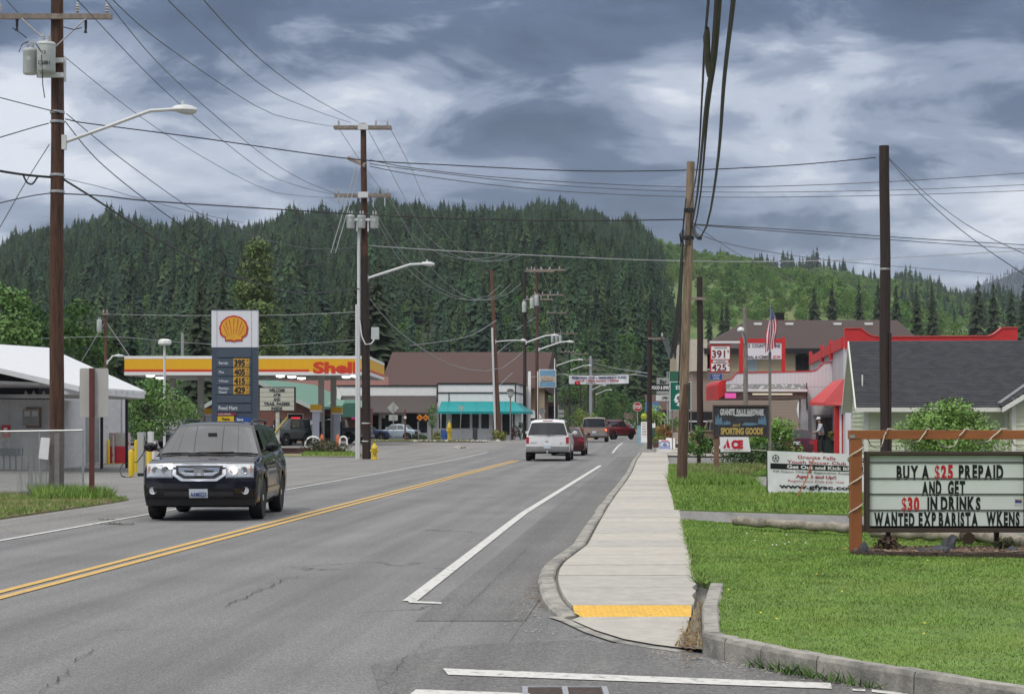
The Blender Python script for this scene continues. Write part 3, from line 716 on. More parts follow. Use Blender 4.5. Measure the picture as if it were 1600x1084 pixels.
def scatter_gn(name, plist, pts, scl, m_seed, kind='stuff'):
    """one object; geometry nodes put tree shapes on the points"""
    me = bpy.data.meshes.new(name); me.vertices.add(len(pts)); me.vertices.foreach_set('co', np.array(pts, dtype=np.float32).reshape(-1))
    at_ = me.attributes.new('s', 'FLOAT', 'POINT'); at_.data.foreach_set('value', np.array(scl, dtype=np.float32)); me.update()
    o = bpy.data.objects.new(name, me); COL.objects.link(o); o['kind'] = kind
    ng = bpy.data.node_groups.new(name, 'GeometryNodeTree'); ng.interface.new_socket('Geometry', in_out='INPUT', socket_type='NodeSocketGeometry'); ng.interface.new_socket('Geometry', in_out='OUTPUT', socket_type='NodeSocketGeometry')
    A = ng.nodes.new; gi = A('NodeGroupInput'); go = A('NodeGroupOutput'); L = ng.links.new
    jn = A('GeometryNodeGeometryToInstance') ; iop = A('GeometryNodeInstanceOnPoints')
    join = A('GeometryNodeJoinGeometry')
    for p in reversed(plist):
        oi = A('GeometryNodeObjectInfo'); oi.inputs['Object'].default_value = p; oi.inputs['As Instance'].default_value = True
        L(oi.outputs['Geometry'], join.inputs[0])
    mp_ = A('GeometryNodeMeshToPoints'); L(gi.outputs[0], mp_.inputs[0]); L(mp_.outputs[0], iop.inputs['Points']); L(join.outputs[0], iop.inputs['Instance'])
    iop.inputs['Pick Instance'].default_value = True
    ri = A('FunctionNodeRandomValue'); ri.data_type = 'INT'; ri.inputs[4].default_value = 0; ri.inputs[5].default_value = len(plist)-1; ri.inputs['Seed'].default_value = m_seed
    L(ri.outputs[2], iop.inputs['Instance Index'])
    rv = A('FunctionNodeRandomValue'); rv.data_type = 'FLOAT_VECTOR'; rv.inputs[0].default_value = (-.04, -.04, 0); rv.inputs[1].default_value = (.04, .04, 6.28); rv.inputs['Seed'].default_value = m_seed+3
    L(rv.outputs[0], iop.inputs['Rotation'])
    na = A('GeometryNodeInputNamedAttribute'); na.data_type = 'FLOAT'; na.inputs[0].default_value = 's'; L(na.outputs[0], iop.inputs['Scale'])
    L(iop.outputs[0], go.inputs[0]); md = o.modifiers.new('scatter', 'NODES'); md.node_group = ng
    return o
def sample(z, px0, px1, D0, D1, n, seed, hmin, hmax, cond=None):
    r = np.random.default_rng(seed); P = []; S = []
    px = r.uniform(px0, px1, n); D = np.sqrt(r.uniform(D0**2, D1**2, n)); h = r.uniform(hmin, hmax, n)
    for a, d, k in zip(px, D, h):
        if cond and not cond(a, d, r): continue
        P.append((X_(a, d), d, z(a, d)-.3)); S.append(k*(.9+.16*math.sin(a*.045)+.1*math.sin(a*.13+d*.01))*(1.0 if r.uniform() > .08 else 1.28))
    return P, S
lump = lambda a, d: math.sin(a*.013+d*.009)+math.sin(a*.031-d*.013+2)
# low, near edge of hill A is broadleaf and mixed; above it conifers
P, S = sample(zA, -450, 1150, 440, 1265, 19500, 1, 6, 15.5, lambda a, d, r: (d > 520+60*lump(a, d) or r.uniform() < .4) and ridge(RA_, a) < 640)
scatter_gn('conifer_forest', protos, P, S, 1)
P, S = sample(zA, -450, 1150, 435, 1100, 5200, 2, 5, 9, lambda a, d, r: (lump(a*1.3, d*1.2) > .35+(d-450)/400 or r.uniform() < .16) and ridge(RA_, a) < 640)
scatter_gn('broadleaf_wood', dprotos, P, S, 2)
# hill B: light brush, conifer fringe along its top and at its foot
hb = [proto('broadleaf_shape', *(lambda q: (leaf_cloud(q, blobs_for(.8, .7, .12, 14, 160+k, .3), 380, .05, 170+k), q)[1:])(MB()), mat('hillside_brush', (.12, .21, .055), .9, var=.35, scale=.25, rand=.4, spec=.15)) for k in range(2)]
P, S = sample(zB, 960, 2000, 700, 1900, 9500, 3, 4, 9, lambda a, d, r: lump(a*.9, d*.7) > -1.0-(d-700)/2000)
scatter_gn('broadleaf_wood', hb, P, S, 4)
P, S = sample(zB, 1000, 2000, 1500, 1960, 2200, 5, 11, 22, lambda a, d, r: d > 1790-(a-1230)*.6+90*lump(a, d) and a > 1120+r.uniform(-90, 60))
scatter_gn('conifer_forest', protos, P, S, 6)
P, S = sample(zB, 1350, 2000, 950, 1500, 1100, 8, 9, 15, lambda a, d, r: a > 1500+(d-850)*.02-r.uniform(0, 120))
scatter_gn('conifer_forest', protos, P, S, 7)
P, S = sample(zC, 1250, 2150, 3300, 4620, 6000, 9, 12, 20)
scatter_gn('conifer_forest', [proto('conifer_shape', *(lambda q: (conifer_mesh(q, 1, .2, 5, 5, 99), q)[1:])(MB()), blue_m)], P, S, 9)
# ---- trees one can tell apart
def trunk_mb(q, h, r, lean=(0, 0), seed=0, limbs=5, spread=1.5):
    rr = random.Random(seed); pts = [(lean[0]*t*t+rr.uniform(-.03, .03)*h*.2*t, lean[1]*t*t, h*t) for t in (0, .25, .5, .75, 1)]
    q.tube(pts, r, 7, rs=[r*1.25, r, r*.8, r*.55, r*.2])
    for k in range(limbs):
        t = rr.uniform(.3, .85); a = rr.uniform(0, 6.28); b = Vector((lean[0]*t*t, lean[1]*t*t, h*t)); e = b+Vector((math.cos(a)*spread, math.sin(a)*spread, spread*rr.uniform(.5, 1)))
        q.tube([b, (b+e)/2+Vector((0, 0, .1)), e], r*.3, 5, rs=[r*.42, r*.3, r*.08])
def broadleaf(label, px, D, pytop, width, n, leaf, m, base_z=None, z0f=.25, seed=1, group=None, name='broadleaf_tree', blobs=26, brad=.3, cat='tree', trunk_r=.14, dense=None):
    zb = zg(D) if base_z is None else base_z; h = Z_(pytop, D)-zb
    T = thing(name, label, cat, (X_(px, D), D, zb), group=group)
    q = MB(); trunk_mb(q, h*.8, trunk_r, seed=seed, spread=width*.3); q.build('trunk', bark, T, local=True, smooth=True)
    q = MB(); leaf_cloud(q, blobs_for(width, h*(1-z0f)*.88, h*z0f, blobs, seed, brad), n, leaf, seed+1); q.build('crown', m, T, local=True, norm=False)
    return T
def conifer(label, px, D, pytop, width, tiers, per, m, base_z=None, seed=1, group=None, low=.08):
    zb = zg(D) if base_z is None else base_z; h = Z_(pytop, D)-zb
    T = thing('conifer_tree', label, 'tree', (X_(px, D), D, zb), group=group)
    q = MB(); q.cyl((0, 0, 0), (0, 0, h*.9), .02*h+.05, .03, 7); q.build('trunk', bark, T, local=True)
    q = MB(); conifer_mesh(q, h, width/2, int(tiers*2.2), int(per*1.4), seed, low=low, wf=.62); q.build('crown', m, T, local=True, norm=False)
    return T
nearleaf = mat('maple_leaf', (.10, .20, .04), .6, var=.35, scale=1.2, detail=5)
lime = mat('bright_leaf', (.22, .34, .06), .6, var=.25, scale=1.5)
poplar = mat('poplar_leaf', (.115, .165, .05), .8, var=.35, scale=.5, col2=(.14, .13, .05), c2lo=.58, c2hi=.7)
conN = mat('near_conifer', (.034, .052, .026), .9, var=.4, scale=.8)
shrub = mat('shrub_leaf', (.075, .13, .035), .65, var=.4, scale=2)
broadleaf('tall bright green tree at the left edge behind the white canopy roof', 5, 120, 415, 4.6, 5200, .16, nearleaf, seed=3, z0f=.15, brad=.3)
broadleaf('darker bushy tree between the left edge tree and the brown pole', 62, 150, 458, 4.8, 3200, .2, dec_dk, seed=5, z0f=.1)
broadleaf('round topped green tree just right of the near brown pole', 125, 170, 455, 6.5, 4200, .22, dec_dk, seed=6, z0f=.1)
broadleaf('small light green shrub tree peeking over the white roof beside the pole', 50, 125, 535, 2.0, 700, .12, nearleaf, seed=7, z0f=.1)
conifer('dark conifer behind the small pole with a transformer', 180, 190, 490, 5.6, 22, 13, conN, seed=9)
conifer('pointed grey green conifer right of the small transformer pole', 205, 200, 500, 5.0, 22, 13, conB, seed=10)
broadleaf('leafy maple in front of the left end of the fuel station canopy', 232, 96, 590, 4.2, 5200, .085, nearleaf, seed=12, z0f=.30, brad=.26, trunk_r=.10)
broadleaf('low leafy tree under the canopy left of the price sign', 292, 118, 622, 2.6, 1800, .08, nearleaf, seed=13, z0f=.3)
conifer('dark drooping conifer left of the tall poplar behind the canopy', 312, 190, 440, 5.2, 24, 14, conN, seed=15)
conifer('broad dark conifer behind the price sign', 348, 200, 428, 6.4, 24, 14, conN, seed=16)
broadleaf('tall narrow olive poplar rising behind the price sign', 400, 230, 343, 6.2, 22000, .22, poplar, seed=17, z0f=.02, brad=.36, name='poplar_tree', blobs=95)
broadleaf('olive poplar lower and just right of the tallest one', 428, 235, 470, 5.0, 5000, .2, poplar, seed=18, z0f=.03, brad=.3, name='poplar_tree', blobs=30)
conifer('large dark spruce behind the second utility pole', 588, 210, 425, 9.0, 26, 15, conN, seed=19, low=.12)
conifer('slim dark spruce left of the second utility pole', 556, 215, 440, 6.0, 26, 14, conN, seed=20, low=.12)
broadleaf('light green tree over the canopy left of the second pole', 500, 260, 540, 7, 2200, .25, dec, seed=21, z0f=.1)
broadleaf('light green tree over the left half of the canopy', 262, 260, 545, 6, 1800, .25, dec, seed=22, z0f=.1)
# trees at the end of the street
broadleaf('bright green street tree left of the tan pickup with cap', 905, 215, 636, 2.6, 1300, .09, lime, seed=31, z0f=.15)
broadleaf('second bright green street tree further along, behind the pickups', 925, 260, 641, 2.6, 900, .1, lime, seed=32, z0f=.15)
plum = mat('plum_leaf', (.07, .025, .03), .7, var=.3, scale=2)
broadleaf('dark red plum tree between the two bright street trees', 912, 270, 637, 2.8, 700, .12, plum, seed=33, z0f=.2)
for i, (px, D, py, w, mm, lb) in enumerate([(948, 380, 618, 6, dec_dk, 'grey green tree over the far cars'), (972, 420, 612, 8, dec_dk, 'wide dark tree right of the row of far lights'), (1000, 330, 622, 6, dec_dk, 'dark tree behind the red stop sign'), (985, 460, 585, 7, dec, 'pale green tree rising highest at the street end'), (880, 420, 600, 8, dec_dk, 'dark tree behind the blue cafe sign'), (1035, 300, 600, 8, dec_dk, 'dark tree behind the food sign'), (1050, 420, 575, 9, dec, 'pale tree standing behind the green road sign')]):
    broadleaf(lb, px, D, py, w, 1500, .2, mm, seed=50+i, z0f=.08)
# conifers in front of the brushy hill
for i, (px, D, py, w, lb) in enumerate([(1128, 420, 478, 5, 'slim conifer left of the brown roofed hall'), (1136, 430, 470, 5, 'taller of the two slim conifers left of the brown roofed hall'), (1108, 430, 484, 5, 'short conifer beside the dark pole'),
        (1272, 420, 452, 9, 'broad dark spruce above the brown roof, leftmost of its row'), (1300, 430, 446, 7.5, 'second spruce above the brown roof'), (1342, 430, 443, 7, 'pointed spruce left of the tall dark pole'), (1372, 440, 440, 7, 'spruce partly behind the tall dark pole'),
        (1400, 430, 447, 7, 'spruce just right of the tall dark pole'), (1432, 420, 450, 7, 'dense spruce above the low part of the red parapet'), (1456, 440, 445, 7, 'narrow spruce right of the dense one over the parapet'),
        (1528, 450, 440, 9, 'tall spruce group tree above the raised end of the red parapet'), (1552, 460, 446, 8, 'spruce right of the tallest tree over the parapet end'), (1580, 470, 452, 8, 'spruce near the right edge of the view'), (1600, 460, 444, 8, 'spruce cut by the right edge of the view')]):
    conifer(lb, px, D, py, w*1.35, 20, 13, conN, seed=70+i, low=.05)
for i, (px, D, py, w, lb) in enumerate([(1230, 460, 500, 9, 'light green tree over the hall chimney'), (1490, 450, 478, 9, 'yellow green tree in the gap between the spruces'), (1180, 470, 505, 10, 'light green tree above the left end of the brown roof'), (1570, 430, 500, 9, 'light green tree low behind the parapet end')]):
    broadleaf(lb, px, D, py, w, 1800, .28, dec, seed=90+i, z0f=.05)
# ================================================================ UTILITY POLES AND WIRES
def insulator(q, x, y, z, s=1.0, mi=0):
    q.lathe([(.02*s, 0), (.03*s, .04*s), (.06*s, .06*s), (.035*s, .09*s), (.065*s, .12*s), (.035*s, .15*s), (.06*s, .18*s), (.03*s, .21*s), (.035*s, .25*s), (.01*s, .27*s)], (x, y, z), 8, mi)
def add_arm(T, x0, x1, y, z, ins, r=.055, brace=True, polex=0, mats=None, insm=None, braces_to=.75):
    q = MB(); q.bb(x0, x1, y-r*.9, y+r*.9, z-r, z+r); a = q.build('crossarm', mats or arm_wood, T)
    for ix in ins:
        q = MB(); insulator(q, ix, y, z+r, 1.0); q.build('insulator', insm or porc, a)
    if brace:
        for ex in (x0+(polex-x0)*.45, x1+(polex-x1)*.45):
            q = MB(); q.cyl((ex, y-r, z-r), (polex, y-r-.03, z-braces_to), .018, n=5); q.build('brace', galv, a)
    return a
def transformer(T, x, y, z, r, h, rot=0):
    q = MB(); q.lathe([(r*.9, 0), (r, .03), (r, h-.05), (r*1.04, h-.04), (r*1.04, h-.01), (r*.9, h+.03), (r*.3, h+.06)], (x, y, z), 16)
    q.bb(x-r*.3, x+r*.3, y-r*1.0, y-r*.9, z+h*.55, z+h*.7)
    t = q.build('transformer', xf_grey, T, smooth=True)
    q = MB(); insulator(q, x-r*.3, y, z+h+.03, .8); insulator(q, x+r*.35, y, z+h+.03, .8); q.build('bushing', porc, t)
    return t
def lamp_arm(T, p0, p1, r=.035, head=.75):
    p0 = Vector(p0); p1 = Vector(p1); d = (p1-p0)
    mid = p0.lerp(p1, .8)+Vector((0, 0, abs(d.z)*.10+.04))
    q = MB(); q.tube([p0, p0.lerp(p1, .4)+Vector((0, 0, .02*d.length)), mid, p1+Vector((0, 0, 0))], r, 8); q.box(p0, (.10, .12, .34)); a = q.build('lamp_arm', galv_w, T, smooth=True)
    dx = Vector((d.x, d.y, 0)).normalized(); q = MB(); hs = []
    for t, w_, up, dn in ((0, .05, .04, .04), (.15, .11, .10, .05), (.5, .16, .13, .11), (.8, .14, .10, .12), (1, .05, .04, .05)):
        c = p1+dx*(t*head); n = Vector((-dx.y, dx.x, 0))
        hs.append([c+n*w_*math.cos(k*math.pi/4)+Vector((0, 0, (up if math.sin(k*math.pi/4) > 0 else dn)*math.sin(k*math.pi/4))) for k in range(8)])
    q.add([v for h_ in hs for v in h_], [(i*8+k, i*8+(k+1) % 8, (i+1)*8+(k+1) % 8, (i+1)*8+k) for i in range(4) for k in range(8)]+[tuple(range(8)), tuple(range(32, 40))])
    c = p1+dx*(head*.45)+Vector((0, 0, .12)); q.cyl(c, c+Vector((0, 0, .09)), .035, .03, 8)
    hd = q.build('lamp_head', galv_w, a, smooth=True)
    return a
def pole(label, bx, by, D, topx, topy, r, m, z0=None, taper=.72, group='utility poles', thing_name='utility_pole', capy=0):
    z0 = zg(D) if z0 is None else z0; b = Vector((X_(bx, D), D, z0-.05)); t = Vector((X_(topx, D), D, Z_(topy, D)))
    T = thing(thing_name, label, 'utility pole', (b.x, b.y, z0), group=group)
    q = MB(); K = 9; q.tube([b.lerp(t, k/K)+Vector((.012*math.sin(k*1.3), 0, 0)) for k in range(K+1)], r, 14, rs=[r*(1-(1-taper)*k/K) for k in range(K+1)]); q.build('pole', m, T, smooth=True)
    return T
# near left pole
D = 45; zt = Z_(-60, D)
PA = pole('near brown utility pole with two grey transformers and a long street lamp arm', 88, 775, D, 90, -60, .175, wood_pole, .03, .80)
pxA = X_(89.5, D); y = D-.2
aZ = Z_(29, D)
add_arm(PA, X_(-4, D), X_(178, D), y, aZ, [X_(3, D), X_(124, D), X_(170, D)], .06, True, pxA)
for k in ((30, 37), (137, 40)):
    q = MB(); x, z = X_(k[0], D), Z_(k[1], D); q.cyl((x, y, z+.08), (x, y, z-.12), .035, .03, 8); q.cyl((x, y, z-.12), (x-.01, y, z-.22), .02, .045, 8); q.build('fuse_cutout', black, PA)
transformer(PA, X_(52, D), D-.30, Z_(120, D), .165, .56); transformer(PA, X_(79, D), D-.42, Z_(118, D), .215, .66)
q = MB()
for py in (98, 121): q.bb(X_(62, D), X_(103, D), D-.30, D-.17, Z_(py+3, D), Z_(py-4, D))
q.bb(X_(103, D), X_(106, D), D-.2, D-.15, Z_(130, D), Z_(92, D)); q.build('bracket', galv_w, PA)
t = text('unit_number', '12', PA, black, X_(79, D), D-.42-.217, Z_(92, D), .1, .07); text('unit_number', 'C5881', PA, black, X_(79, D), D-.42-.216, Z_(109, D), .27, .09)
lamp_arm(PA, (X_(101, D), D-.05, Z_(223, D)), (X_(264, D), D+.3, Z_(168, D)), .042, .6)
for (a, b_, c) in (((30, 52), (45, 62), (52, 68)), ((40, 90), (45, 78), (55, 73)), ((66, 76), (75, 90), (76, 108)), ((76, 108), (77, 140), (80, 160)), ((137, 52), (125, 55), (104, 50)), ((102, 130), (105, 150), (103, 178))):
    q = MB(); q.tube([Vector((X_(p[0], D), D-.62, Z_(p[1], D))) for p in (a, b_, c)], .012, 5); q.build('jumper_wire', cable, PA)
for py in (178, 193, 276, 302):
    q = MB(); q.lathe([(.172, 0), (.176, .01), (.176, .05), (.172, .06)], (pxA, D, Z_(py, D)), 12); q.build('pole_band', galv, PA)
# second pole
D = 91
PB = pole('tall brown utility pole with double crossarms and three transformers beside the yellow hydrant', 572, 717, D, 568, 193, .19, wood_pole, .02, .72)
q = MB(); xx = X_(571, D); q.tube([(X_(573, D), D, 0), (X_(570, D), D, Z_(400, D))], .20, 14, rs=[.21, .18]); q.build('stained_base', wood_dark, PB, smooth=True)
for py, xa, xb in ((200, 522, 612), (306, 523, 611)):
    z = Z_(py, D)
    a = add_arm(PB, X_(xa, D), X_(xb, D), D-.25, z, [X_(530, D), X_(588, D), X_(606, D)], .07, False, X_(568, D)); 
    q = MB(); q.bb(X_(xa, D), X_(xb, D), D+.12, D+.26, z-.06, z+.06); q.build('crossarm', arm_wood, PB)
    q = MB(); q.bb(X_(560, D), X_(576, D), D-.34, D-.20, z-.12, z+.15); q.build('mounting_plate', galv_w, PB)
q = MB(); q.add([at(543, 245, D+1.0), at(543, 250, D+1.0), at(570, 262, D-.3), at(570, 257, D-.3), at(545, 244, D+1.1), at(545, 249, D+1.1), at(572, 260, D-.2), at(572, 255, D-.2)], [(0, 1, 2, 3), (4, 5, 6, 7), (0, 3, 7, 4), (1, 2, 6, 5)]); q.build('side_arm', arm_wood, PB)
for px, r in ((549, .19), (566, .19), (586, .19)): transformer(PB, X_(px, D), D-.45, Z_(358, D), r, .58)
q = MB(); q.bb(X_(553, D), X_(580, D), D-.5, D-.3, Z_(345, D)-.05, Z_(345, D)+.05); q.bb(X_(575, D), X_(577, D), D-.42, D-.2, Z_(363, D), Z_(342, D)); q.bb(X_(558, D), X_(560, D), D-.42, D-.2, Z_(363, D), Z_(342, D)); q.build('bracket', galv_w, PB)
for px, py in ((584, 318), (602, 317), (537, 315), (530, 312)):
    q = MB(); x, z = X_(px, D), Z_(py, D); q.cyl((x, D-.3, z+.2), (x, D-.3, z-.2), .04, .035, 6); q.build('fuse_cutout', porc, PB)
q = MB(); q.tube([(X_(561, D), D-.18, 0), (X_(561, D), D-.18, Z_(385, D)), (X_(562, D), D-.15, Z_(340, D))], .075, 8); q.tube([(X_(558, D), D-.2, 0), (X_(558, D), D-.2, Z_(476, D))], .07, 8); q.build('conduit', galv_w, PB, smooth=True)
q = MB(); q.fb(580, 592, 511, 530, D-.3, .25); mb = q.build('meter_box', xf_grey, PB)
q = MB(); q.tube([at(562, 500, D-.3), at(565, 525, D-.35), at(571, 538, D-.35), at(580, 537, D-.35), at(585, 530, D-.3)], .035, 6); q.build('cable_loop', galv_w, mb, smooth=True)
lamp_arm(PB, (X_(574, D), D-.05, Z_(435, D)), (X_(657, D), D+.2, Z_(412, D)), .06, .66)
for py in (662, 690):
    q = MB(); q.lathe([(.20, 0), (.22, .01), (.22, .05), (.20, .06)], (X_(572, D), D, Z_(py, D)), 12); q.build('pole_band', galv_w, PB)
# street corner pole with white conduit
D = 161
PC = pole('slim leaning brown pole with white conduit in front of the turquoise awning', 780, 684, D, 768, 422, .20, mat('wood_pole_mid', (.12, .06, .038), .8, var=.4, scale=9, stretch=(3, 3, .25), bump=.4), None, .75)
q = MB(); q.tube([at(774, 684, D-.3), at(769, 512, D-.3)], .09, 7); q.build('conduit', galv_w, PC, smooth=True)
lamp_arm(PC, (X_(774, D), D-.1, Z_(534, D)), (X_(813, D), D, Z_(532, D)), .05, .5)
for py in (404, 442):
    q = MB(); q.tube([at(770, py+20, D), at(790, py+6, D)], .02, 4)
def far_pole(label, px, D, top, r=.17, arms=(), lamp=None, tr=(), m=None, base=None):
    T = pole(label, px, 0, D, px, top, r, m or wood_dark, base, .75)
    for (x0, x1, py, n) in arms:
        a = add_arm(T, X_(x0, D), X_(x1, D), D-.2, Z_(py, D), [X_(x0+(x1-x0)*(k+.3)/n, D) for k in range(n)], .07, False, X_(px, D))
    for (x, py) in tr: transformer(T, X_(x, D), D-.4, Z_(py, D), .2, .9)
    if lamp: lamp_arm(T, (X_(lamp[0], D), D-.1, Z_(lamp[1], D)), (X_(lamp[2], D), D, Z_(lamp[3], D)), .07, .8)
    return T
far_pole('dark utility pole at the right corner of the turquoise awning', 820, 178, 424, .19, [(820, 866, 424, 4), (820, 864, 468, 4)], (822, 535, 860, 524), [(819, 488), (831, 482), (838, 478)])
far_pole('reddish brown utility pole next to the blue cafe sign', 839, 186, 418, .19, [(826, 884, 422, 4), (832, 880, 461, 4)], (842, 546, 884, 534), (), wood_pole)
far_pole('dark utility pole with one small crossarm right of the blue cafe sign', 868, 258, 486, .19, [(853, 885, 489, 3), (853, 903, 521, 5)], (870, 571, 902, 562), [(863, 536), (869, 536), (875, 536)])
far_pole('dark utility pole at the left end of the street banner', 890, 300, 516, .18, [(875, 900, 550, 4)], (892, 578, 917, 571))
far_pole('dark utility pole seen through the left part of the street banner', 907, 340, 548, .17, [(890, 920, 553, 4)])
far_pole('thin dark utility pole behind the middle of the street banner', 919, 395, 560, .17, [(905, 925, 562, 3)])
far_pole('pale steel mast under the middle of the street banner', 923, 360, 556, .32, [(912, 934, 575, 3)], (925, 609, 941, 602), (), galv)
far_pole('dark utility pole right of the pale steel mast', 929, 420, 556, .2, [(918, 940, 563, 4), (920, 946, 578, 4)], (931, 616, 951, 609))
far_pole('short dark utility pole furthest but one down the street', 935, 470, 600, .2, [], (936, 619, 957, 613))
far_pole('shortest dark pole at the very end of the lamp row', 957, 560, 612, .25)
# small pole far left with one transformer
D = 150
T = far_pole('small brown utility pole with one transformer behind the blank road sign', 165, D, 484, .15, [(161, 172, 491, 2)], (168, 566, 178, 556), [(157, 519)], mat('wood_pole_mid', (.1,)*3), None)
q = MB(); q.tube([at(167, 505, D), at(205, 560, D)], .03, 4); q.tube([at(163, 505, D), at(124, 570, D)], .03, 4); q.build('guy_wire', wirelt, T)
q = MB(); q.tube([at(285, 560, 160), at(285, 520, 160)], .12, 8); tag(q.build('vent_pipe', galv, None), 'thin grey pipe sticking up behind the canopy left of the price sign', 'pipe')
# right hand side poles
D = 48.2
PM = pole('weathered bare wooden pole in the verge carrying the thick black cables', 1064.5, 757, D, 1080, 253, .125, wood_pale, .13, .8)
q = MB(); q.tube([at(1065, 757, D-.0), at(1070, 600, D)], .14, 12, rs=[.132, .122]); q.build('stained_base', mat('wood_stain', (.10, .06, .04), .85, var=.4, scale=9, stretch=(3, 3, .3), bump=.4), PM, smooth=True)
q = MB(); q.tube([at(1070, 330, D-.16), at(1066, 370, D-.2), at(1068, 385, D-.2), at(1078, 383, D-.2), at(1080, 330, D-.15)], .022, 6); q.tube([at(1072, 310, D-.15), at(1068, 345, D-.18), at(1066, 400, D-.17), at(1062, 560, D-.16), at(1060, 600, D-.16)], .018, 6)
q.lathe([(.11, 0), (.14, .02), (.14, .09), (.11, .11)], (X_(1077, D), D, Z_(332, D)), 10); q.lathe([(.11, 0), (.14, .02), (.14, .09), (.11, .11)], (X_(1076, D), D, Z_(375, D)), 10)
for k in range(6): q.tube([at(1068+k, 356+3*k, D-.2), at(1062+k*.7, 366+2*k, D-.22), at(1064, 380+k, D-.2)], .014, 4)
q.build('cable_hardware', cable, PM)
D = 100
PN = pole('dark utility pole right behind the weathered bare pole', 1094, 0, D, 1093.5, 433, .17, wood_dark, None, .9)
add_arm(PN, X_(1080, D), X_(1102, D), D-.25, Z_(467, D), [], .07, False, X_(1094, D))
PO = pole('dark pole standing on the pavement in front of the food sign', 1015, 706, 105, 1015, 500, .145, wood_dark, .33, .85)
add_arm(PO, X_(1012, 105), X_(1038, 105), 104.8, Z_(529, 105), [X_(1034, 105)], .06, False, X_(1015, 105), braces_to=1)
PP = pole('grey weathered pole with a round yard lamp beside the price board', 1166, 0, 88, 1164, 480, .115, wood_grey, .2, .85)
q = MB(); q.tube([at(1163, 536, 87.9), at(1162, 528, 87.8), at(1159, 520, 87.7)], .03, 6); la = q.build('lamp_arm', galv_w, PP)
q = MB(); q.lathe([(.13, 0), (.17, .04), (.16, .12), (.09, .19), (.03, .21)], (X_(1157.5, 87.7), 87.7, Z_(518, 87.7)), 12); q.build('lamp_head', galv_w, la, smooth=True)
PR = pole('tall dark tarred pole in front of the grey shingle roof', 1384, 0, 52, 1382, 228, .155, wood_dark, .1, .86)
q = MB(); q.lathe([(.14, 0), (.148, .01), (.148, .04), (.14, .05)], (X_(1383, 52), 52, Z_(422, 52)), 12); q.build('pole_band', galv, PR)
q = MB(); q.tube([at(1391, 700, 51.85), at(1391, 520, 51.85)], .035, 6); q.build('conduit', wood_dark, PR)
# ---- wires
def wire(label, pts, D0, D1, r, m=None, group=None, n=5, name='power_line', step=None, twist=False):
    P = [Vector(p) for p in pts]; cum = [0]
    for a, b in zip(P, P[1:]): cum.append(cum[-1]+(b-a).length)
    K = max(10, int(cum[-1]/25)); out = []
    def cr(p0, p1, p2, p3, t): return .5*((2*p1)+(p2-p0)*t+(2*p0-5*p1+4*p2-p3)*t*t+(3*p1-p0-3*p2+p3)*t**3)
    for k in range(K+1):
        s = cum[-1]*k/K; i = 0
        while i < len(cum)-2 and cum[i+1] < s: i += 1
        t = (s-cum[i])/(cum[i+1]-cum[i]); p = cr(P[max(i-1, 0)], P[i], P[i+1], P[min(i+2, len(P)-1)], t); f = s/cum[-1]
        D = 1/((1-f)/D0+f/D1) if D0 != D1 else D0
        out.append(at(p.x, p.y, D))
    q = MB()
    if twist:
        for ph in (0, 2.1, 4.2):
            o2 = []
            M = 4
            for a, b in zip(out, out[1:]):
                for k in range(M):
                    c = a.lerp(b, k/M); an = len(o2)*1.3+ph; o2.append(c+Vector((math.cos(an)*r*.35, 0, math.sin(an)*r)))
            q.tube(o2, r*.62, 4)
    else: q.tube(out, r, n)
    o = q.build(name, m or wiremat, None, smooth=True, norm=False); tag(o, label, 'power line', group); return o
wA = 'overhead wires between the near left pole and the tall pole'
wire('wire meeting the left tip of the upper crossarm of the tall pole', [(150, -30), (178, 2), (250, 65), (400, 166), (470, 189), (523, 198)], 33, 91, .011, group=wA)
wire('middle one of the three wires meeting the upper crossarm of the tall pole', [(235, -40), (262, 0), (400, 127), (480, 168), (548, 192)], 31, 91, .011, group=wA)
wire('rightmost of the three wires meeting the upper crossarm of the tall pole', [(290, -40), (318, 0), (400, 87), (480, 147), (562, 192)], 30, 91, .011, group=wA)
wire('wire from the right end of the near crossarm to the tall pole', [(120, -60), (175, 13), (260, 112), (400, 234), (470, 280), (525, 303)], 38, 91, .011, group=wA)
wire('wire from the inner insulator of the near crossarm to the tall pole', [(60, -70), (129, 9), (260, 144), (400, 260), (460, 289), (521, 304)], 38, 91, .011, group=wA)
wire('wire from the left end of the near crossarm past its transformer to the tall pole', [(-20, -40), (20, 12), (107, 94), (250, 204), (400, 290), (470, 306), (524, 309)], 44, 91, .010, group=wA)
wire('thin line starting under the near pole transformers and dipping before the poplar', [(104, 178), (200, 256), (332, 345), (455, 384), (520, 389), (558, 385)], 45, 91, .012, wiremat, wA)
wire('twisted service cable dipping lowest but one between the two left poles', [(102, 190), (150, 248), (230, 314), (332, 384), (400, 408), (455, 417), (510, 408), (560, 382)], 45, 91, .012, cable, wA, twist=True)
wire('thick telephone cable dipping lowest between the two left poles', [(100, 281), (150, 312), (245, 373), (350, 426), (455, 457), (510, 456), (562, 451)], 45, 91, .026, cable, wA)
wC = 'overhead wires crossing the street'
wire('twisted cable crossing high over the street from the near pole to the tall right pole', [(102, 186), (130, 192), (300, 214), (545, 248), (700, 258), (900, 267), (1074, 266), (1240, 258), (1372, 246)], 45, 52, .010, cable, wC, twist=True)
wire('long cable crossing the street just above the hill top', [(100, 303), (160, 306), (230, 314), (400, 325), (560, 335), (700, 341), (900, 345), (1068, 343)], 45, 48, .016, cable, wC)
wire('thin line rising from the near pole band to the long street crossing cable', [(100, 279), (160, 293), (220, 311), (325, 337), (380, 348)], 45, 60, .008, wiremat, wC)
wire('pale cable crossing the street in front of the dark hill', [(576, 384), (700, 392), (900, 402), (1070, 408), (1250, 408), (1450, 400), (1700, 385)], 91, 110, .022, wirelt, wC)
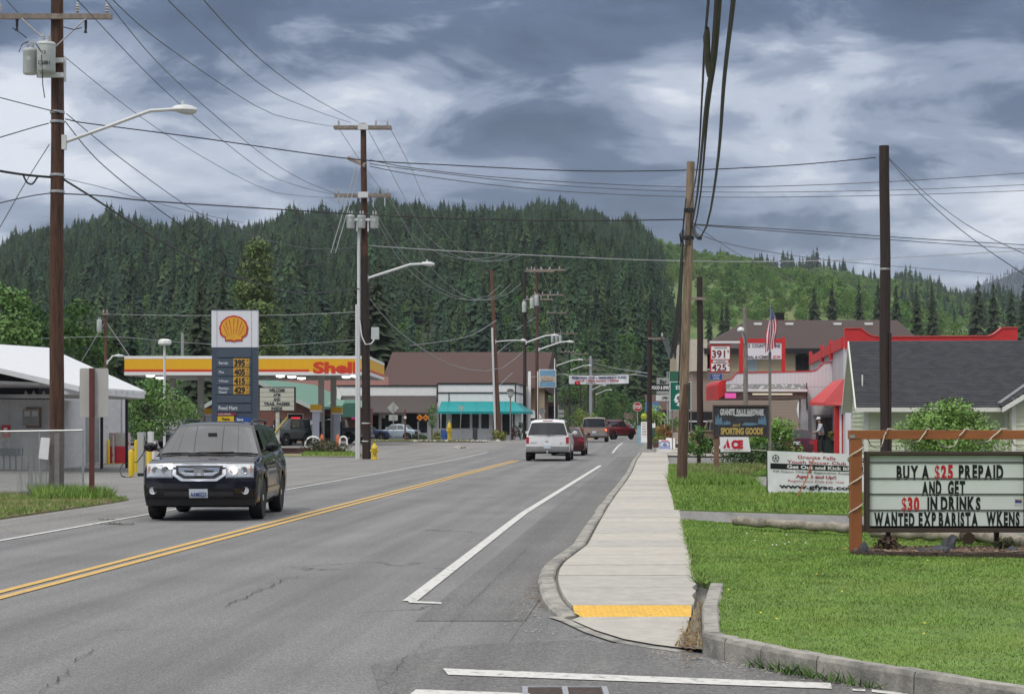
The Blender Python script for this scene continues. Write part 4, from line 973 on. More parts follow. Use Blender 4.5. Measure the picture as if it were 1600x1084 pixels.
wG = 'thin high wires fanning out to the right of the tall pole'
wire('uppermost of three thin wires leaving the tall pole to the right', [(578, 250), (640, 262), (800, 279), (1075, 292), (1350, 286), (1700, 264)], 91, 130, .022, wiremat, wG)
wire('middle one of three thin wires leaving the tall pole to the right', [(578, 256), (650, 266), (850, 288), (1100, 300), (1400, 297), (1700, 284)], 91, 130, .02, wiremat, wG)
wire('lowest of three thin wires leaving the tall pole to the right', [(578, 260), (660, 275), (850, 297), (1100, 308), (1400, 305), (1700, 294)], 91, 130, .02, wiremat, wG)
wR = 'wires from the bare wooden pole to the right edge'
wire('upper wire from the bare wooden pole to the right edge', [(1078, 350), (1250, 360), (1450, 374), (1700, 388)], 48, 70, .014, wiremat, wR)
wire('second wire from the bare wooden pole to the right edge', [(1078, 351), (1250, 364), (1450, 379), (1700, 396)], 48, 70, .012, wiremat, wR)
wire('thin steep wire falling from the bare wooden pole over the brushy hill', [(1080, 362), (1150, 384), (1300, 407), (1550, 428)], 48, 90, .010, wiremat, wR)
wire('thin wire from the bare pole ending above the brown roof', [(1085, 352), (1150, 395), (1200, 420), (1245, 440)], 48, 100, .010, wiremat, wR)
wS = 'twisted service cables falling to the right from the tall dark pole'
wire('lower twisted cable falling from the tall dark pole to the right edge', [(1388, 248), (1430, 295), (1490, 350), (1560, 402), (1680, 480)], 52, 44, .009, cable, wS, twist=True)
wire('upper twisted cable falling from the tall dark pole to the right edge', [(1388, 246), (1410, 268), (1470, 322), (1540, 368), (1680, 432)], 52, 46, .007, cable, wS, twist=True)
wL = 'wires running off the left edge from the near pole'
for lb, p, r, tw in (('topmost wire running off the left edge from the near pole', [(100, 178), (40, 163), (-60, 137)], .012, 0), ('wire curving off the left edge just above the guy wire', [(76, 193), (50, 200), (-30, 224)], .013, 0),
        ('thick cable with a drooping loop running off the left edge', [(80, 277), (30, 272), (-60, 257)], .030, 0), ('lowest wire running off the left edge from the near pole', [(80, 302), (40, 308), (-60, 332)], .013, 0),
        ('diagonal guy wire dropping from the near pole to the left edge', [(77, 226), (40, 285), (0, 355), (-40, 425)], .010, 0)):
    wire(lb, p, 45, 43, r, cable, wL)
wire('drooping loop of cable hanging left of the near pole', [(36, 273), (42, 285), (50, 288), (56, 281), (60, 275)], 44.5, 44.5, .022, cable, name='cable_loop')
wF = 'wires falling from the tall pole crossarms towards the far poles'
for lb, p in (('steep wire from the right tip of the upper crossarm falling into the forest', [(611, 203), (640, 258), (664, 312), (700, 370), (740, 404), (785, 408), (818, 397)]),
        ('steep wire from the middle of the upper crossarm falling into the forest', [(576, 205), (605, 258), (634, 312), (670, 372), (720, 403), (770, 408), (803, 397)]),
        ('steep wire from the left tip of the upper crossarm to the far poles', [(531, 203), (570, 262), (606, 310), (650, 372), (690, 398), (745, 405), (788, 397)]),
        ('steep wire from the right tip of the lower crossarm falling into the forest', [(610, 309), (640, 365), (680, 425), (730, 464), (780, 466), (814, 443)]),
        ('steep wire from the middle of the lower crossarm falling into the forest', [(577, 310), (610, 370), (660, 430), (720, 466), (770, 466), (798, 444)]),
        ('wire from the left of the lower crossarm to the far poles', [(590, 345), (620, 400), (660, 440), (710, 466), (755, 466), (782, 445)])):
    wire(lb, p, 91, 165, .014, wirelt, wF)
q = MB(); q.tube([at(517, 395, 90), at(557, 260, 91)], .022, 5); q.tube([at(524, 395, 90), at(566, 252, 91)], .022, 5); tag(q.build('guy_wire', wirelt), 'pair of pale guy wires slanting down left of the tall pole', 'guy wire')
wD = 'cables sagging between the corner poles at the turquoise awning'
for lb, p, a, b in (('lashed cable sagging across the large brown roof', [(579, 468), (620, 515), (700, 568), (770, 579), (805, 560), (826, 541)], 91, 200),
        ('lower cable from the leaning pole up to the dark corner pole', [(775, 553), (800, 534), (822, 533)], 161, 199), ('cable sagging left of the leaning pole over the forest', [(640, 540), (705, 531), (740, 522), (776, 500)], 120, 161),
        ('short cable dipping between the dark corner pole and the reddish pole', [(806, 516), (821, 505), (830, 500), (843, 490)], 190, 222), ('pair of drop wires rising to the awning building roof post', [(775, 608), (790, 592), (801, 582)], 161, 168)):
    wire(lb, p, a, b, .022, wirelt, wD)
wH = 'span wires over the far street'
wire('span wire from the far poles to the dark pavement pole', [(925, 566), (960, 575), (1013, 583)], 300, 105, .03, wirelt, wH)
wire('upper span wire holding the street banner', [(822, 590), (889, 584), (982, 585), (1014, 588)], 199, 105, .02, wirelt, wH)
wB = 'faint background wires over the fuel station'
wire('faint wire passing high in front of the forest behind the canopy', [(165, 491), (300, 493), (450, 492), (565, 487)], 150, 140, .018, wirelt, wB)
wire('faint lower wire in front of the forest behind the canopy', [(0, 532), (165, 526), (285, 535), (420, 540), (565, 530)], 140, 150, .018, wirelt, wB)
# heavy cables overhead on the right
hv = 'thick black cables overhead'
wire('thickest black cable running up out of the top of the view, rightmost', [(1094, 372), (1108, 340), (1123, 240), (1132, 120), (1146, 0), (1152, -70)], 46, 13, .020, cable, hv, 8)
wire('short curl where the rightmost thick cable bends back to its pole', [(1094, 372), (1090, 371), (1085, 362), (1083, 350)], 46, 48, .05, cable, None, 7, name='cable_loop')
wire('bundled black cable in the middle of the three overhead', [(1080, 355), (1090, 300), (1103, 165), (1112, 100), (1120, 0), (1124, -70)], 48, 13, .019, cable, hv, 8)
wire('lashed black cable touching the middle bundle, just right of it', [(1086, 352), (1095, 300), (1107, 165), (1118, 90), (1125, 0), (1130, -70)], 48, 13, .016, mat('cable_grey', (.04, .04, .045), .7), hv, 8)
wire('thin black cable leftmost of the overhead bundle', [(1076, 330), (1090, 260), (1097, 150), (1101, 70), (1107, 0), (1111, -70)], 48, 13, .012, cable, hv, 6)
q = MB(); 
a = at(1102, 75, 15.5); b = at(1108, 120, 17); q.tube([at(1105, 45, 16.3), at(1104, 58, 16.7), at(1105, 85, 17.7), at(1108, 96, 18.1), at(1109, 118, 19.3)], .03, 8, rs=[.02, .032, .03, .045, .03]); tag(q.build('cable_splice', mat('splice_brown', (.06, .05, .045), .7), smooth=True), 'brownish splice case lashed to the overhead black cables', 'cable splice')
# bundle of tangled cable on the dark pole
q = MB(); rr = random.Random(4)
for k in range(9):
    q.tube([at(1066+rr.uniform(-3, 3), 395+rr.uniform(0, 20), 60), at(1060+rr.uniform(-6, 4), 500+rr.uniform(-20, 20), 75), at(1052+rr.uniform(-6, 4), 560, 90), at(1036+rr.uniform(-3, 6), 528+rr.uniform(-3, 8), 104.7)], .022, 4)
tag(q.build('cable_bundle', cable, smooth=True), 'tangled bundle of dark cables sagging left of the weathered bare pole', 'cables')

for lb, p in (('upper wire joining the corner pole to the farther poles', [(826, 421), (853, 486), (876, 548), (905, 560), (935, 580)]), ('second wire joining the corner pole to the farther poles', [(846, 421), (868, 485), (885, 549), (912, 561), (940, 582)]), ('lower wire joining the corner pole to the farther poles', [(838, 466), (860, 520), (890, 550), (920, 577)]), ('right hand wire joining the reddish pole to the farther poles', [(882, 460), (897, 520), (900, 549), (940, 577)])):
    wire(lb, p, 186, 440, .03, wirelt, wF)
# ================================================================ BUILDINGS
def quadslab(q, pts, th, mi=0):          # roof slab: polygon plus a copy th lower
    q.prism([Vector(p) for p in pts], (0, 0, -th), mi)
def window(T, x0, x1, y, z0, z1, nx=1, nz=1, fm=None, gm=None, fr=.05, dep=.05, local=False):
    q = MB()
    q.bb(x0, x1, y-dep, y-.003, z0, z0+fr); q.bb(x0, x1, y-dep, y-.003, z1-fr, z1)
    q.bb(x0, x0+fr, y-dep+.002, y-.004, z0+fr, z1-fr); q.bb(x1-fr, x1, y-dep+.002, y-.004, z0+fr, z1-fr)
    for i in range(1, nx): xc = x0+(x1-x0)*i/nx; q.bb(xc-fr*.35, xc+fr*.35, y-dep+.01, y-.004, z0+fr, z1-fr)
    for i in range(1, nz): zc_ = z0+(z1-z0)*i/nz; q.bb(x0+fr, x1-fr, y-dep+.012, y-.005, zc_-fr*.3, zc_+fr*.3)
    w = q.build('window', fm or white, T, local=local)
    MB().bb(x0+fr, x1-fr, y-.02, y-.006, z0+fr, z1-fr).build('pane', gm or glass, w, local=local)
    return w
def pwin(T, px0, px1, py0, py1, D, **k): return window(T, X_(px0, D), X_(px1, D), D, Z_(py1, D), Z_(py0, D), **k)
metal_w = mat('white_metal_roof', (.60, .61, .62), .45, .1, var=.05, scale=3, col2=(.55, .55, .55), c2lo=.6, c2hi=.8)
fasc = mat('white_fascia', (.66, .65, .66), .7, var=.08, scale=3, col2=(.35, .33, .32), c2lo=.6, c2hi=.7)
# ---- A: old white service building with two canopies (far left)
T = thing('service_building', 'old white painted service building with sagging white metal canopy roof at the left edge', 'building', (-21, 80, 0))
q = MB(); a, b = at(76, 0, 77), at(192, 0, 82)
q.prism([(a.x, a.y, -.05), (b.x, b.y, -.05), (b.x-2.2, b.y+12, -.05), (a.x-2.2, a.y+12, -.05)], (0, 0, 3.25)); q.build('wall', dirtywhite, T)
q = MB(); a, b = at(15, 0, 70), at(76, 0, 70.6); q.prism([(a.x, a.y, -.05), (b.x, b.y, -.05), (b.x+.02, b.y+6, -.05), (a.x-1, a.y+6, -.05)], (0, 0, 2.62)); q.build('wall', dirtywhite, T)
q = MB(); a, b = at(-140, 0, 66), at(14, 0, 69.9); q.prism([(a.x, a.y, -.05), (b.x, b.y, -.05), (b.x, b.y+.6, -.05), (a.x, a.y+3, -.05)], (0, 0, 2.62)); q.build('wall', dirtywhite, T)
q = MB(); q.bb(X_(-140, 76), X_(84, 76), 73.5, 76, 2.4, 3.6); q.build('loft_shade', shade, T)  # solid near-black box standing in for the shade among the trusses
for px in (40, 52, 68):
    q = MB(); q.tube([at(px-4, 622, 70.4), at(px, 612, 70.4), at(px+5, 622, 70.4)], .06, 4); q.build('brace', fasc, T)
q = MB(); q.fb(-140, 76, 616, 622, 70.2, .2); q.build('beam', fasc, T)
q = MB(); quadslab(q, [at(-150, 528, 72), at(76, 543, 81.4), at(228, 611, 67.6), at(123, 603, 64.8), at(0, 575, 66.3), at(-150, 545, 67)], .12); q.build('roof', metal_w, T)
q = MB()
for (p0, p1) in ((at(-150, 545, 66.9), at(0, 575, 66.2)), (at(0, 575, 66.2), at(123, 603, 64.7))): q.prism([p0, p1, p1-Vector((0, 0, .18)), p0-Vector((0, 0, .18))], (.0, .12, 0))
q.build('fascia', metal_w, T)
q = MB(); quadslab(q, [at(-150, 593, 67), at(0, 595, 67), at(80, 598, 67), at(80, 602, 71), at(-150, 600, 71)], .10); q.build('lower_canopy', fasc, T)
q = MB(); quadslab(q, [at(88, 606, 65), at(150, 607, 65.2), at(226, 613.5, 67.4), at(200, 616, 74), at(95, 614, 74)], .2); q.build('end_canopy', fasc, T)
for px in (165, 172, 181, 190, 199, 207): 
    q = MB(); q.fb(px, px+1, 610, 615.5, 65, .04); q.build('fascia_joint', galv, T)
pwin(T, 99, 110, 630, 655, 77.9, nx=2, nz=3, fm=mat('blue_grey_frame', (.12, .14, .2), .6), gm=mat('grey_pane', (.2, .22, .24), .2))
q = MB(); q.fb(131, 142, 652, 723, 79.3, .06); q.build('door', mat('grey_door', (.42, .45, .42), .6), T)
q = MB(); q.fb(143, 155, 652, 722, 79.9, .06); q.build('door', mat('grey_door_b', (.36, .38, .37), .6), T)
q = MB(); q.fb(32, 64, 636, 668, 70.25, .08); fr = q.build('notice_frame', mat('brown_frame', (.22, .13, .10), .7), T)
q = MB(); q.fb(35, 61, 639, 665, 70.2, .03); pf = q.build('notice_board', mat('notice_grey', (.36, .34, .32), .6), fr)
for px in (38, 50):
    q = MB(); q.fb(px, px+9, 642, 650, 70.18, .015); q.build('notice_sheet', galv_w, fr)
for px0, px1 in ((157, 161), (196, 200)):
    DD = 72 if px0 < 180 else 73
    q = MB(); q.bb(X_(px0, DD), X_(px1, DD), DD-.05, DD+.05, 0, Z_(617, DD)); q.build('canopy_post', mat('navy_post', (.02, .02, .035), .5), T)
q = MB(); q.fb(0, 34, 700, 712, 69.2, .25); q.build('loading_bumper', mat('blue_grey_bumper', (.07, .09, .14), .8), T)
for k in range(8):
    q = MB(); q.fb(-2+k*9.4, 5+k*9.4, 712, 733, 69.3, .2); q.build('plinth_block', dirtywhite, T)
# streaks of bare wall
q = MB(); q.tube([at(192, 620, 81.9), at(192, 722, 81.9)], .05, 5); q.build('downpipe', fasc, T)
T = thing('wall_box', 'small red extinguisher cabinet on the white wall at the left edge', 'cabinet', (X_(9, 69.5), 69.5, 1))
q = MB(); q.fb(3, 14, 664, 683, 69.3, .25); q.build('body', red, T); q = MB(); q.fb(6, 11, 668, 676, 69.25, .05); q.build('panel', white, T)
# ---- B: fuel station canopy
sy = mat('canopy_yellow', (.78, .42, .012), .45, var=.03); sr = mat('canopy_red', (.62, .05, .02), .45, var=.03); sw = mat('canopy_white', (.76, .76, .75), .5, var=.03)
T = thing('fuel_canopy', 'yellow and red banded fuel station canopy on grey columns behind the tall price sign', 'canopy', (X_(390, 132), 132, .25))
D = 125; xa, xb = X_(195, D), X_(576, D); z0, z1 = Z_(586, D), Z_(556, D); y1 = 140
q = MB(); q.bb(xa+.05, xb-.05, D+.05, y1-.05, z0+.06, z1-.1); q.build('deck', mat('canopy_soffit', (.50, .50, .49), .7, var=.04), T)
def bandbox(name, za, zb, m, out=0):
    q = MB(); t = .06
    q.bb(xa-out, xb+out, D-out, D+t, za, zb); q.bb(xa-out, xb+out, y1-t, y1+out, za, zb); q.bb(xa-out, xa+t, D+t, y1-t, za, zb); q.bb(xb-t, xb+out, D+t, y1-t, za, zb); return q.build(name, m, T)
h = z1-z0
bandbox('fascia_cap', z1-h*.15, z1, sw, .03); bandbox('yellow_band', z0+h*.30, z1-h*.15, sy, .02); bandbox('white_band', z0, z0+h*.17, sw, .03)
q = MB(); q.bb(xa-.025, X_(483, D), D-.025, D+.06, z0+h*.17, z0+h*.30); q.bb(X_(563, D), xb+.025, D-.025, D+.06, z0+h*.17, z0+h*.30); q.bb(xb-.06, xb+.025, D+.06, y1, z0+h*.17, z0+h*.30); q.bb(xa-.025, xa+.06, D+.06, y1, z0+h*.17, z0+h*.30); q.build('red_band', sr, T)['kind'] = 'stuff'
q = MB(); q.bb(X_(483, D), X_(563, D), D-.015, D+.06, z0+h*.17, z0+h*.30); q.build('yellow_band', sy, T)
ptext('lettering', 'Shell', T, sr, 489, 558, 565, 582.5, D-.03, bold=.05)
colm = mat('column_grey', (.42, .41, .39), .6, var=.06)
for px, DD, w in ((314, 130, 4.6), (502, 129, 4.4), (521, 134, 4.2), (270, 137, 4), (352, 137, 4)):
    q = MB(); q.bb(X_(px-w, DD), X_(px+w, DD), DD-.2, DD+.2, .2, z0+.06); q.build('column', colm, T)
lampon = mat('canopy_lamp', (.8, .8, .8), .4, emit=(1, .98, .92), estr=3.0)
for px, DD in ((438, 128), (456, 130), (471, 134), (541, 130), (555, 128), (235, 127), (250, 133)):
    q = MB(); q.lathe([(.05, 0), (.28, .05), (.30, .16)], (X_(px, DD), DD, z0-.09), 10); q.build('canopy_lamp', lampon, T)
# ---- food mart
brick = bpy.data.materials.new('brick_wall'); brick.use_nodes = True; t_ = brick.node_tree; bt = t_.nodes.new('ShaderNodeTexBrick'); tcc = t_.nodes.new('ShaderNodeTexCoord'); mpp = t_.nodes.new('ShaderNodeMapping'); mpp.inputs['Rotation'].default_value = (R(90), 0, 0)
t_.links.new(tcc.outputs['Object'], mpp.inputs[0]); t_.links.new(mpp.outputs[0], bt.inputs[0]); bt.inputs['Scale'].default_value = 4.5; bt.inputs['Color1'].default_value = (.22, .075, .05, 1); bt.inputs['Color2'].default_value = (.15, .055, .042, 1); bt.inputs['Mortar'].default_value = (.22, .17, .15, 1)
t_.links.new(bt.outputs[0], t_.nodes['Principled BSDF'].inputs['Base Color']); t_.nodes['Principled BSDF'].inputs['Roughness'].default_value = .9
greenroof = mat('green_metal_roof', (.10, .22, .15), .5, var=.06, scale=2); brownroof = mat('brown_shingle', (.075, .042, .036), .95, var=.16, scale=9, bump=.3, detail=8); redbrown = mat('red_brown_roof', (.17, .07, .055), .9, var=.12, scale=6)
T = thing('food_mart', 'brick food mart with a gabled green roof behind the fuel pumps', 'building', (X_(395, 150), 150, .25))
D = 150; off = Vector((RDX*24, 24, 0))
q = MB(); q.prism([at(310, 641, D), at(395, 596, D), at(476, 634, D), (X_(476, D), D, .2), (X_(310, D), D, .2)], off); q.build('wall', brick, T)
q = MB(); pk = at(395, 590, D-1); e1 = at(487, 634, D-1); o2 = off*1.1
q.prism([pk, e1, e1-Vector((0, 0, .22)), pk-Vector((0, 0, .22))], o2); q.build('roof', greenroof, T)
q = MB(); e2 = at(298, 644, D-1); q.prism([e2, pk, pk-Vector((0, 0, .22)), e2-Vector((0, 0, .22))], o2); q.build('roof', redbrown, T)
q = MB(); q.prism([pk+Vector((0, -.05, .03)), e1+Vector((0, -.05, .03)), e1+Vector((0, -.05, -.3)), pk+Vector((0, -.05, -.3))], (0, .045, 0)); q.prism([e2+Vector((0, -.05, .03)), pk+Vector((0, -.05, .03)), pk+Vector((0, -.05, -.3)), e2+Vector((0, -.05, -.3))], (0, .045, 0)); q.build('fascia', mat('pale_green_trim', (.42, .48, .44), .6), T)
pwin(T, 449, 474, 646, 664, D, fm=mat('cream_frame', (.5, .48, .42), .6), gm=shade)
q = MB(); q.fb(455, 469, 651.5, 658.5, D-.07, .03); q.build('neon_sign', mat('neon_red', (.5, .02, .03), .5, emit=(1, .04, .05), estr=.7), T)
q = MB(); q.fb(476, 566, 636, 692, 158, 12); q.build('wall', brick, T)
q = MB(); q.prism([at(470, 628, 157.5), at(520, 624, 166), at(566, 626, 166), at(566, 637, 157.5), at(470, 637, 157.5)], (0, 1, 0)); q.build('roof', greenroof, T)
q = MB(); q.prism([at(537, 628, 157.8), at(542, 624, 157.8), at(562, 624, 157.8), at(562, 646, 157.8), at(536, 646, 157.8)], (0, -1.2, -.3)); q.build('awning', mat('dark_green_awning', (.045, .14, .10), .6), T)
q = MB(); q.fb(549, 557, 648, 655, 157.9, .05); q.build('poster', mat('magenta_poster_glow', (.45, .03, .18), .5, emit=(.9, .05, .35), estr=.3), T)  # poster colour also emits a faint glow of its own
pwin(T, 484, 530, 650, 690, 158, nx=4, fm=black); 
# ---- large brown roofed block behind
T = thing('roofed_block', 'long building block under a large plain brown shingle roof behind the white shops', 'building', (X_(730, 190), 190, .25))
D = 188
prof = [(D, Z_(607, D)), (D+3, Z_(590, D+3)), (D+12, Z_(550, D+12)), (D+34, Z_(552, D+12)), (D+46, Z_(607, D))]
xl, xr = X_(592, D), X_(843, D)+.4
q = MB(); vs = []
ridgeL, ridgeR = X_(613, D+12), X_(842, D+12)+.2
q.add([(xl, D, prof[0][1]), (xr, D, prof[0][1]), (ridgeR+1.2, D+12, prof[2][1]), (ridgeL, D+12, prof[2][1]), (ridgeL, D+34, prof[3][1]), (ridgeR+2.2, D+34, prof[3][1]), (xr+2, D+46, prof[4][1]), (xl, D+46, prof[4][1])],
      [(0, 1, 2, 3), (3, 2, 5, 4), (4, 5, 6, 7), (0, 3, 4, 7), (1, 6, 5, 2)]); q.build('roof', brownroof, T)
q = MB(); q.prism([(xl, D+.2, .2), (X_(824, D), D+.2, .2), (X_(824, D)+2.8, D+40, .2), (xl, D+40, .2)], (0, 0, prof[0][1]-.22)); q.build('wall', mat('dark_brick', (.11, .045, .035), .9, var=.15, scale=8), T)
q = MB(); q.prism([(X_(400, 176), 176, 4.2), (X_(607, 176), 176, 4.2), (X_(607, 186), 186, Z_(588, 186)), (X_(400, 186), 186, Z_(588, 186))], (0, 0, -.3)); q.build('roof', redbrown, T)
q = MB(); q.fb(400, 527, 628, 690, 177, 6); q.build('wall', mat('cream_wall', (.5, .42, .3), .8, var=.08), T)
# ---- white shops with turquoise awning
T = thing('corner_shops', 'white painted corner shops with black trim below the large brown roof', 'building', (X_(670, 172), 172, .25))
D = 172; off = Vector((RDX*15.5, 15.5, 0))
q = MB(); x0, x1, xm = X_(527, D), X_(806, D), X_(683, D)
zt1, zt2 = Z_(603, D), Z_(599, D)
q.prism([(x0, D+.3, .2), (xm, D+.3, .2), (xm, D+.3, zt1), (x0, D+.3, zt1)], off); q.build('wall', white, T)
q = MB(); q.prism([(xm+.01, D, .2), (x1, D, .2), (x1, D, zt2), (xm+.01, D, zt2)], off); q.build('wall', white, T)
blk = black
def trim(px0, px1, py0, py1, DD, m=blk, nm='trim', dep=.06):
    q = MB(); q.fb(px0, px1, py0, py1, DD, dep); return q.build(nm, m, T)
trim(526, 683, 601.5, 603.8, D+.22); trim(683, 807, 598, 600.5, D-.07); trim(683, 807, 612.5, 614.2, D-.07); trim(682, 684.2, 600.5, 628, D-.06); trim(804.5, 806.3, 600.5, 628, D-.065); trim(700.8, 702.2, 615, 627, D-.05); trim(526, 528, 604, 640, D+.23)
for (pa, pb) in ((598, 600.5), (612.5, 614.2)):
    q = MB(); q.prism([at(806.4, pa, D), at(806.4, pb, D), at(806.4, pb, D)+Vector((RDX*10, 10, 0)), at(806.4, pa, D)+Vector((RDX*10, 10, 0))], (.06, 0, 0)); q.build('trim', blk, T)
gsh = mat('grey_brown_shingle', (.085, .072, .068), .95, var=.2, scale=8)
q = MB(); q.prism([(X_(532, D), D+.25, Z_(618, D)), (X_(681, D), D+.25, Z_(618, D)), (X_(681, D), D-1.4, Z_(644, D-1.4)), (X_(532, D), D-1.4, Z_(644, D-1.4))], (0, 0, -.08)); q.build('shingle_awning', gsh, T)
q = MB(); q.prism([at(527, 604, D+.2), at(534, 618, D+.2), at(529, 640, D+.2), at(527, 640, D+.2)], (0, -.5, 0)); q.build('wing_wall', white, T)
teal = mat('turquoise_awning', (.005, .26, .27), .55, var=.06, scale=2)
q = MB(); yf = D-1.9
A_, B_ = (X_(690, D), D-.04, Z_(627, D)), (X_(803, D), D-.04, Z_(627, D)); C_, D_ = (X_(814, yf)+.25, yf, Z_(642.5, yf)), (X_(684, yf), yf, Z_(642.5, yf))
E_ = (C_[0]+.9, D+7, C_[2]); F_ = (B_[0]+.6, D+7, B_[2])
q.add([A_, B_, C_, D_, E_, F_], [(0, 1, 2, 3), (1, 5, 4, 2)])
vz = -.22
q.add([D_, C_, (C_[0], C_[1], C_[2]+vz), (D_[0], D_[1], D_[2]+vz), E_, (E_[0], E_[1], E_[2]+vz), (A_[0], A_[1], A_[2]), (A_[0], A_[1], A_[2]+vz-.5)], [(0, 1, 2, 3), (1, 4, 5, 2), (0, 3, 7, 6)]); aw = q.build('awning', teal, T)
for px in (700, 722, 745, 768, 790):
    q = MB(); q.tube([(X_(px, D), D-.07, Z_(627, D)), (X_(px, yf), yf-.02, Z_(642.5, yf))], .02, 4); q.build('awning_seam', teal, aw)
# storefront glazing
for (a_, b_) in ((686, 697), (706, 734), (738, 748), (752, 764)): pwin(T, a_, b_, 645, 669, D-.02, fm=blk)
for (a_, b_) in ((770, 782), (785, 804)): pwin(T, a_, b_, 645, 679, D-.02, fm=blk, nx=1)
for (a_, b_) in ((534, 552), (573, 592), (596, 628), (634, 650), (654, 668)): pwin(T, a_, b_, 648, 676, D+.28, fm=mat('grey_trim', (.25, .25, .26), .7))
q = MB(); q.fb(632, 652, 646, 682, D+.15, .1); q.build('door', shade, T)
for px in (688, 703, 765, 783, 800): trim(px, px+1.6, 645, 684, D-.12, white, 'post')
trim(592, 602, 646, 653, D-.2, white, 'hanging_sign')
# street side of the block further up
T = thing('street_row', 'narrow tan and brick shopfronts with a small white awning beyond the turquoise awning', 'building', (X_(835, 200), 200, .25))
q = MB(); q.fb(825, 829.5, 580, 688, 187, 1); q.build('pilaster', white, T)
q = MB(); q.prism([(X_(829.5, 190), 190, .2), (X_(836, 190), 190, .2), (X_(836, 190)+1.2, 205, .2), (X_(829.5, 190), 205, .2)], (0, 0, Z_(606, 190))); q.build('wall', mat('tan_stucco', (.48, .36, .21), .85, var=.15, scale=2), T)
q = MB(); q.fb(835, 839.5, 604, 688, 206, 8); q.build('wall', mat('dark_brick', (.1,)*3), T)
q = MB(); q.prism([at(829, 640, 189), at(832, 640, 189), at(842, 653, 187.5), at(829, 653, 187.5)], (.4, 4, 0)); q.build('awning', white, T)
q = MB(); q.fb(841, 868, 632, 690, 236, 8); q.build('shop_wall', mat('brown_front', (.06, .04, .035), .8, var=.2), T)
q = MB(); q.fb(840, 872, 628, 634, 234, 2); q.build('shop_awning', mat('red_tile', (.16, .07, .055), .8, var=.2), T)
# ---- R1: tan hall with dark brown hip roof
tan = mat('tan_stucco_wall', (.38, .32, .22), .85, var=.06, scale=1.5); siding = bpy.data.materials.new('pinkish_siding'); siding.use_nodes = True
t_ = siding.node_tree; tcc = t_.nodes.new('ShaderNodeTexCoord'); wv = t_.nodes.new('ShaderNodeTexWave'); wv.bands_direction = 'Z'; wv.wave_profile = 'SAW'; wv.inputs['Scale'].default_value = 1.3
t_.links.new(tcc.outputs['Object'], wv.inputs[0]); rp = t_.nodes.new('ShaderNodeValToRGB'); ramp(rp, [(0, (.19, .145, .115)), (.12, (.30, .23, .185)), (1, (.32, .25, .205))]); t_.links.new(wv.outputs[0], rp.inputs[0]); t_.links.new(rp.outputs[0], t_.nodes['Principled BSDF'].inputs['Base Color']); t_.nodes['Principled BSDF'].inputs['Roughness'].default_value = .85
T = thing('hall', 'tan two storey hall with dark brown hip roof behind the red trimmed store', 'building', (X_(1250, 140), 140, .25))
D = 140; ze = Z_(545, D); zr = Z_(500, D+9)
q = MB(); q.bb(X_(1082, D), X_(1440, D), D, D+20, Z_(580, D), ze-.02); q.build('upper_wall', tan, T)
q = MB(); q.bb(X_(1082, D), X_(1440, D), D-.08, D+20, .2, Z_(580, D)); q.build('lower_wall', siding, T)
q = MB(); q.bb(X_(1079, D), X_(1104, D), D-.5, D+12, Z_(580, D), Z_(530, D)); q.build('side_block', mat('pale_stucco', (.52, .47, .38), .85), T)
q = MB(); xl, xr = X_(1097, D), X_(1448, D)
q.add([(xl, D-.6, ze), (xr, D-.6, ze), (xr, D+21, ze), (xl, D+21, ze), (X_(1168, D+9), D+9, zr), (X_(1402, D+9), D+9, zr)], [(0, 1, 5, 4), (1, 2, 5), (2, 3, 4, 5), (3, 0, 4), (0, 3, 2, 1)]); q.build('roof', mat('dark_brown_roof', (.058, .040, .036), .95, var=.15, scale=4, bump=.3), T)
q = MB(); q.bb(xl+.1, xr-.1, D-.62, D-.55, ze-.38, ze+.02); q.build('gutter', black, T)
def roofpt(px, py):      # on the front slope
    s0 = (D-.6, ze); s1 = (D+9, zr); best = None
    for k in range(200):
        t = k/199; Y = s0[0]+(s1[0]-s0[0])*t; z = s0[1]+(s1[1]-s0[1])*t; e = abs(HY-(z-CH)/Y*F-py)
        if best is None or e < best[0]: best = (e, Y, z)
    return Vector((X_(px, best[1]), best[1], best[2]))
for px in (1184, 1233, 1308, 1357):
    p = roofpt(px, 507); q = MB(); q.bb(p.x-.28, p.x+.28, p.y-.35, p.y+.3, p.z-.05, p.z+.13); q.build('roof_vent', white, T)
q = MB(); q.bb(X_(1210, 150), X_(1224, 150), 149.5, 151, zr-.4, Z_(489, 150)); q.build('chimney', shade, T)
for (a_, b_, c_, d_) in ((1243, 1264, 556, 582), (1100, 1112, 553, 577)):
    w = pwin(T, a_, b_, c_, d_, D, fm=black, gm=shade, nx=2)
q = MB(); xm = X_(1253.5, D); rr_ = X_(1264, D)-xm
q.prism([(xm+rr_*math.cos(k*math.pi/8), D-.05, Z_(556, D)+rr_*.35*math.sin(k*math.pi/8)) for k in range(9)], (0, .04, 0)); q.build('window_arch', black, T)
q = MB(); q.bb(X_(1099, D), X_(1113, D), D-.15, D-.1, Z_(578, D), Z_(576, D)); q.build('window_sill', white, T)
pwin(T, 1169, 1183, 560, 582, D, fm=mat('grey_blue', (.3, .36, .38), .5), gm=mat('pale_pane', (.28, .34, .36), .2), nz=3)
q = MB(); q.bb(X_(1076, D), X_(1112, D), D-.3, D-.12, .25, Z_(643, D)); q.build('shopfront', shade, T)
q = MB(); q.bb(X_(1076, D), X_(1112, D), D-.36, D-.31, Z_(659, D), Z_(657, D)); q.build('rail', galv_w, T)
